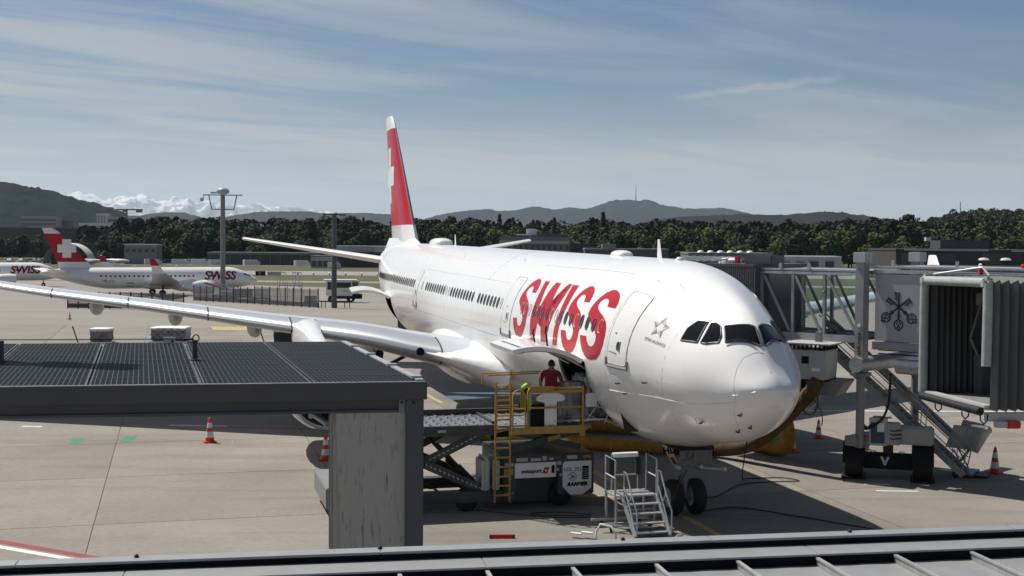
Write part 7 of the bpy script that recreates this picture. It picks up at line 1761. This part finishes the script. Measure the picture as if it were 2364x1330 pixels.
def tree_proto(kind, h, w, m, seed):
    t = thing('tree', '', 'tree', (0, 0, -1.3))
    if kind == 'conifer': P, D = conifer_points(h, w, 900); sz = .55
    else: P, D = crown_points(h, w, 26, 1900); sz = .52
    cr = bpy.data.objects.new('crown', quads_mesh('crown', leaf_quads(P, sz, D), MATS[m])); col.objects.link(cr); cr.parent = t
    mb = MB(); mb.tube((0, 0, 0), (.1, 0, h*.55), .30, 8, .12)
    for k in range(5): a = k*1.3+seed; mb.tube((.03, 0, h*(.22+.06*k)), (math.cos(a)*w*.28, math.sin(a)*w*.28, h*(.42+.07*k)), .12, 6, .04)
    mb.build('trunk', MATS['bark'], t)
    return t
KINDS_ = [('broad', 15, 10.5, 'leaf_green', 'broad mid green leafy tree in the wood edge beyond the airfield'), ('broad', 17, 9, 'leaf_dark', 'tall dark leafy tree in the wood edge beyond the airfield'), ('broad', 13, 11, 'leaf_green', 'round spreading green tree in the wood edge beyond the airfield'),
    ('broad', 16, 9.5, 'leaf_light', 'lighter yellowish green tree in the wood edge beyond the airfield'), ('conifer', 20, 6.5, 'leaf_dark', 'dark pointed conifer rising above the wood beyond the airfield'), ('broad', 8, 8, 'leaf_light', 'low pale green bushy tree before the wood edge'), ('broad', 18, 10, 'leaf_dark', 'big dark crowned tree in the wood edge beyond the airfield')]
for i, (k, h, w, m, lb) in enumerate(KINDS_):
    t = tree_proto(k, h, w, m, i); t['label'] = lb; t['group'] = lb.split(' in the')[0].split(' rising')[0].split(' before')[0]+'s'; PROTO.append(t)
used = [False]*len(PROTO)
def plant(x, y, k, s, z=-1.3):
    rz = nr.uniform(0, 6.28); sc = (s*nr.uniform(.9, 1.12), s*nr.uniform(.9, 1.12), s*nr.uniform(.92, 1.1))
    if not used[k]:
        used[k] = True; t = PROTO[k]; t.location = (x, y, z); t.rotation_euler.z = rz; t.scale = sc; return t
    return dup(PROTO[k], (x, y, z), rz, scale=sc)
rt_ = np.random.default_rng(5)
def pick(w): return int(rt_.choice(len(w), p=np.array(w)/sum(w)))
nt_ = 0
# wood edge behind the jet: nearest on the right, farther on the left
def edge_y(x): return 505 if x < -40 else 505-(x+40)*.42 if x < 160 else 421
x = -165.0
while x < 215:
    for r_ in range(3):
        y = edge_y(x)+8+r_*11+rt_.uniform(-4, 4); lim = y*.43
        if abs(x) > lim+8: continue
        con = .9 if -30 < x < 110 and r_ > 0 else .18
        k = pick([3, 2, 2 if r_ < 2 else .5, 1.2 if r_ < 2 else .4, con*(2.2 if r_ == 2 else .5), 2.0 if r_ == 0 else .05, 2])
        s = {0: .80, 1: .92, 2: 1.0}[r_]*rt_.uniform(.85, 1.12)*(1 if x < 160 else 1.05)
        if x < -150: s *= .75
        plant(x+rt_.uniform(-2, 2), y, k, s); nt_ += 1
    x += 4.9
# left: lower trees before the long wall, and bushes round the far car park
for i in range(26):
    x = -236+i*3.6+rt_.uniform(-1.2, 1.2); y = 560+rt_.uniform(0, 22)
    if -190 < x < -176: s = .45
    else: s = .62 if x < -185 else .48
    plant(x, y, pick([3, 2, 3, 1, .2, 2, 1]), s*rt_.uniform(.8, 1.15)); nt_ += 1
# far wood: nobody could count these
def wood(name, pts, n, size, m, h0, h1, seed):
    g_ = np.random.default_rng(seed); P = []
    for (x0, x1, y0, y1, zz) in pts:
        k = n//len(pts); nc = max(8, int((x1-x0)*(y1-y0)/60)); cx = g_.uniform(x0, x1, nc); cy = g_.uniform(y0, y1, nc); ch = g_.uniform(h0, h1, nc); cr = g_.uniform(3.2, 5.5, nc)
        i = g_.integers(0, nc, k); d = g_.normal(size=(k, 3)); d /= np.linalg.norm(d, axis=1)[:, None]; d[:, 2] = np.abs(d[:, 2])*1.0-.25
        P.append(np.stack([cx[i]+d[:, 0]*cr[i], cy[i]+d[:, 1]*cr[i], zz+ch[i]-5+d[:, 2]*6.5], 1))
    P = np.concatenate(P); o = bpy.data.objects.new(name, quads_mesh(name, leaf_quads(P, size), MATS[m])); col.objects.link(o); tag(o, kind='stuff'); return o
wood('far_wood', [(-185, -40, 545, 600, -1.3), (-45, 120, 520, 590, -1.3), (110, 255, 465, 560, -1.3)], 60000, .75, 'leaf_dark', 14.5, 19.5, 3)
wood('far_wood', [(318, 352, 930, 990, 13), (345, 440, 930, 1030, 17)], 26000, 1.0, 'leaf_green', 13, 19, 4)
wood('far_wood', [(235, 420, 640, 760, 2)], 22000, .9, 'leaf_green', 13, 18, 6)

# ------------------------------------------------------------ hills, snow mountains, masts
from mathutils import noise as mnoise
def hor(u): return 558.5+.00742*(u-1182)
def ridge(name, D, prof, m, depth, step, seed, rough=0.0, foot=-1.2, rocky=0.0, canopy=0.0):
    """a ridge of real width and depth: crest heights given over the bearing, flanks falling to both sides"""
    us = [p[0] for p in prof]; f = pchip(us, [8.15+(hor(u)-v)/2940*D for u, v in prof])
    x0, x1 = (us[0]-1182)/2940*D, (us[-1]-1182)/2940*D
    nx = int((x1-x0)/step); ny = max(8, int(2*depth/(step*1.6)))
    rn = np.random.default_rng(seed); V = np.zeros((nx+1, ny+1, 3))
    for i in range(nx+1):
        x = x0+(x1-x0)*i/nx; crest = f(1182+2940*x/D)
        for j in range(ny+1):
            q = j/ny; d = (q-.55)/.55 if q < .55 else (q-.55)/.45
            k = math.cos(PI/2*min(1, abs(d)))**(1.25 if q < .55 else 1.0)
            z = foot+(crest-foot)*k
            if rough: z += rough*k*mnoise.fractal(Vector((x/(depth*.35), d*2.2+seed, seed)), 1.0, 2.1, 4)*(1 if abs(d) > .12 else .25)
            if rocky: z += rocky*k*(mnoise.ridged_multi_fractal(Vector((x/900.0, d*3.2, seed)), .9, 2.3, 7, 1.0, 2.0)-1.1)*(.35+.65*min(1, abs(d)*2.5))
            V[i, j] = (x*(1+depth*d/D*1.0), D+depth*d, max(z, foot))
    if canopy: V[:, :, 2] += rn.uniform(-canopy, canopy, V[:, :, 2].shape)*(V[:, :, 2] > foot+canopy*2)
    me = bpy.data.meshes.new(name); n = (nx+1)*(ny+1); me.vertices.add(n); me.vertices.foreach_set('co', V.reshape(-1, 3).astype(np.float32).ravel())
    ii = np.arange(nx)[:, None]*(ny+1)+np.arange(ny)[None, :]; F_ = np.stack([ii, ii+ny+1, ii+ny+2, ii+1], -1).reshape(-1, 4); k = len(F_)
    me.loops.add(4*k); me.loops.foreach_set('vertex_index', F_.astype(np.int32).ravel()); me.polygons.add(k); me.polygons.foreach_set('loop_start', np.arange(0, 4*k, 4, dtype=np.int32)); me.update(calc_edges=True)
    me.materials.append(m); o = bpy.data.objects.new(name, me); col.objects.link(o); tag(o, kind='structure'); return o
HF = mat('hill_forest', (.0115, .0195, .018), .95, spec=.03, c2=(.005, .010, .010), scale=.035, detail=8, lo=.4, hi=.6)
HM = mat('hill_meadow', (.012, .022, .022), .95, spec=.03, c2=(.006, .012, .014), scale=.004, detail=8, lo=.4, hi=.6)
ridge('hill', 2300, [(-260, 452), (-120, 436), (-40, 431), (0, 430), (60, 439), (110, 446), (170, 462), (230, 477), (280, 493), (310, 508), (350, 528)], HF, 520, 7, 3, rough=14, canopy=3.2)
ridge('hill', 6800, [(230, 545), (300, 505), (350, 494), (405, 491), (450, 497), (485, 512), (520, 540)], HM, 700, 26, 9, rough=20, canopy=3.5)
ridge('hill', 7600, [(380, 535), (440, 516), (500, 507), (560, 497), (640, 488), (700, 488), (760, 493), (850, 493), (900, 497), (960, 505), (1000, 516), (1040, 540)], HM, 1100, 26, 5, rough=25, canopy=4.5)
ridge('hill', 9000, [(880, 545), (940, 517), (1000, 501), (1060, 490), (1100, 487), (1140, 489), (1180, 488), (1230, 480), (1280, 486), (1310, 481), (1345, 484), (1390, 473), (1420, 466), (1460, 464), (1500, 466), (1530, 475), (1600, 483), (1660, 482), (1710, 491), (1760, 499), (1900, 508), (2100, 530), (2200, 560)], HM, 1300, 28, 7, rough=35, canopy=6)
ridge('hill', 3600, [(1380, 560), (1480, 516), (1560, 505), (1640, 500), (1700, 498), (1790, 497), (1850, 494), (1900, 491), (1960, 498), (2020, 508), (2080, 512), (2150, 513), (2300, 513), (2450, 512), (2600, 530)], HF, 600, 12, 8, rough=16, canopy=4.0)
ridge('hill', 1010, [(2085, 545), (2130, 530), (2160, 527), (2300, 524), (2500, 522), (2700, 535)], HF, 160, 5, 12, rough=4, canopy=1.0)
def snow_material():
    m = bpy.data.materials.new('snow_rock'); m.use_nodes = True; t = m.node_tree; b = t.nodes['Principled BSDF']; b.inputs['Roughness'].default_value = .8
    g = t.nodes.new('ShaderNodeNewGeometry'); sp = t.nodes.new('ShaderNodeSeparateXYZ'); t.links.new(g.outputs['Normal'], sp.inputs[0])
    nz = t.nodes.new('ShaderNodeTexNoise'); nz.inputs['Scale'].default_value = .0035; nz.inputs['Detail'].default_value = 9; nz.inputs['Roughness'].default_value = .68; t.links.new(g.outputs['Position'], nz.inputs['Vector'])
    ps = t.nodes.new('ShaderNodeSeparateXYZ'); t.links.new(g.outputs['Position'], ps.inputs[0])
    hgt = t.nodes.new('ShaderNodeMapRange'); hgt.inputs['From Min'].default_value = 150; hgt.inputs['From Max'].default_value = 800; hgt.inputs['To Min'].default_value = -.20; hgt.inputs['To Max'].default_value = .10; t.links.new(ps.outputs[2], hgt.inputs[0])
    ad = t.nodes.new('ShaderNodeMath'); ad.operation = 'ADD'; t.links.new(nz.outputs[0], ad.inputs[0]); t.links.new(hgt.outputs[0], ad.inputs[1])
    mr = t.nodes.new('ShaderNodeMapRange'); mr.inputs['From Min'].default_value = .50; mr.inputs['From Max'].default_value = .56; t.links.new(ad.outputs[0], mr.inputs[0])
    mx = t.nodes.new('ShaderNodeMix'); mx.data_type = 'RGBA'; mx.inputs['A'].default_value = (.15, .165, .18, 1); mx.inputs['B'].default_value = (.60, .61, .62, 1); t.links.new(mr.outputs[0], mx.inputs['Factor']); t.links.new(mx.outputs['Result'], b.inputs['Base Color'])
    return m
ridge('snow_mountains', 24000, [(60, 500), (120, 475), (165, 458), (178, 452), (195, 458), (215, 461), (232, 471), (262, 467), (285, 461), (310, 462), (330, 457), (345, 460), (365, 472), (385, 469), (405, 458), (425, 466), (440, 466), (452, 476), (475, 469), (500, 474), (520, 482), (545, 482), (575, 478), (600, 475), (625, 483), (660, 487), (700, 492), (780, 500), (880, 520)], snow_material(), 3600, 70, 21, rough=0, rocky=330)
TV = thing('television_mast', 'tall thin television mast on the highest point of the blue ridge', 'mast', (869, 9000, 268)); MB().lathe([(5, 0), (4, 60), (3.2, 62), (1.6, 150)], 8).build('mast', MATS['facade_grey'], TV); MB().box((0, 0, 22), (16, 16, 6)).build('platform', MATS['facade_grey'], TV)
o = MB().lathe([(6, 0), (5, 14), (2.5, 16), (1.5, 48)], 8).build('lookout_tower', MATS['facade_grey']); o.location = (724, 9000, 262); tag(o, 'short lookout tower left of the tall mast on the blue ridge', 'tower')
o = MB().lathe([(1.6, 0), (1.0, 24)], 6).build('radio_mast', MATS['facade_grey']); o.location = (825, 3600, 70); tag(o, 'thin radio mast on the nearer wooded ridge', 'mast')
WT = thing('water_tower', 'small red and white tower on the nearer wooded ridge at right', 'tower', (1001, 3600, 66)); MB().lathe([(3.0, 0), (3.0, 9)], 8).build('legs', MATS['roof_pale'], WT); MB().lathe([(4.0, 9), (4.4, 12), (3.4, 15), (.01, 17)], 10).build('tank', MATS['jet_maroon'], WT)
o = MB().lathe([(.5, 0), (.3, 12)], 6).build('radio_mast', MATS['facade_grey']); o.location = (351, 1000, 30); tag(o, 'thin radio mast above the near wood, upper right', 'mast')
# ------------------------------------------------------------ air
hz = mbox((0, 0, 0), (1, 1, 1)).build('haze', [])
hz.scale = (61000, 32000, 1100); hz.location = (0, 15000-16-.0+1, 1100/2-2.6)
hz.location.y = 16000-200-100
hm = bpy.data.materials.new('haze_air'); hm.use_nodes = True; t = hm.node_tree
for n in list(t.nodes): t.nodes.remove(n)
o_ = t.nodes.new('ShaderNodeOutputMaterial'); pv = t.nodes.new('ShaderNodeVolumePrincipled'); pv.inputs['Color'].default_value = (.66, .82, .96, 1); pv.inputs['Density'].default_value = 2.9e-5; pv.inputs['Anisotropy'].default_value = .25
t.links.new(pv.outputs[0], o_.inputs['Volume']); hz.data.materials.append(hm); tag(hz, kind='stuff')
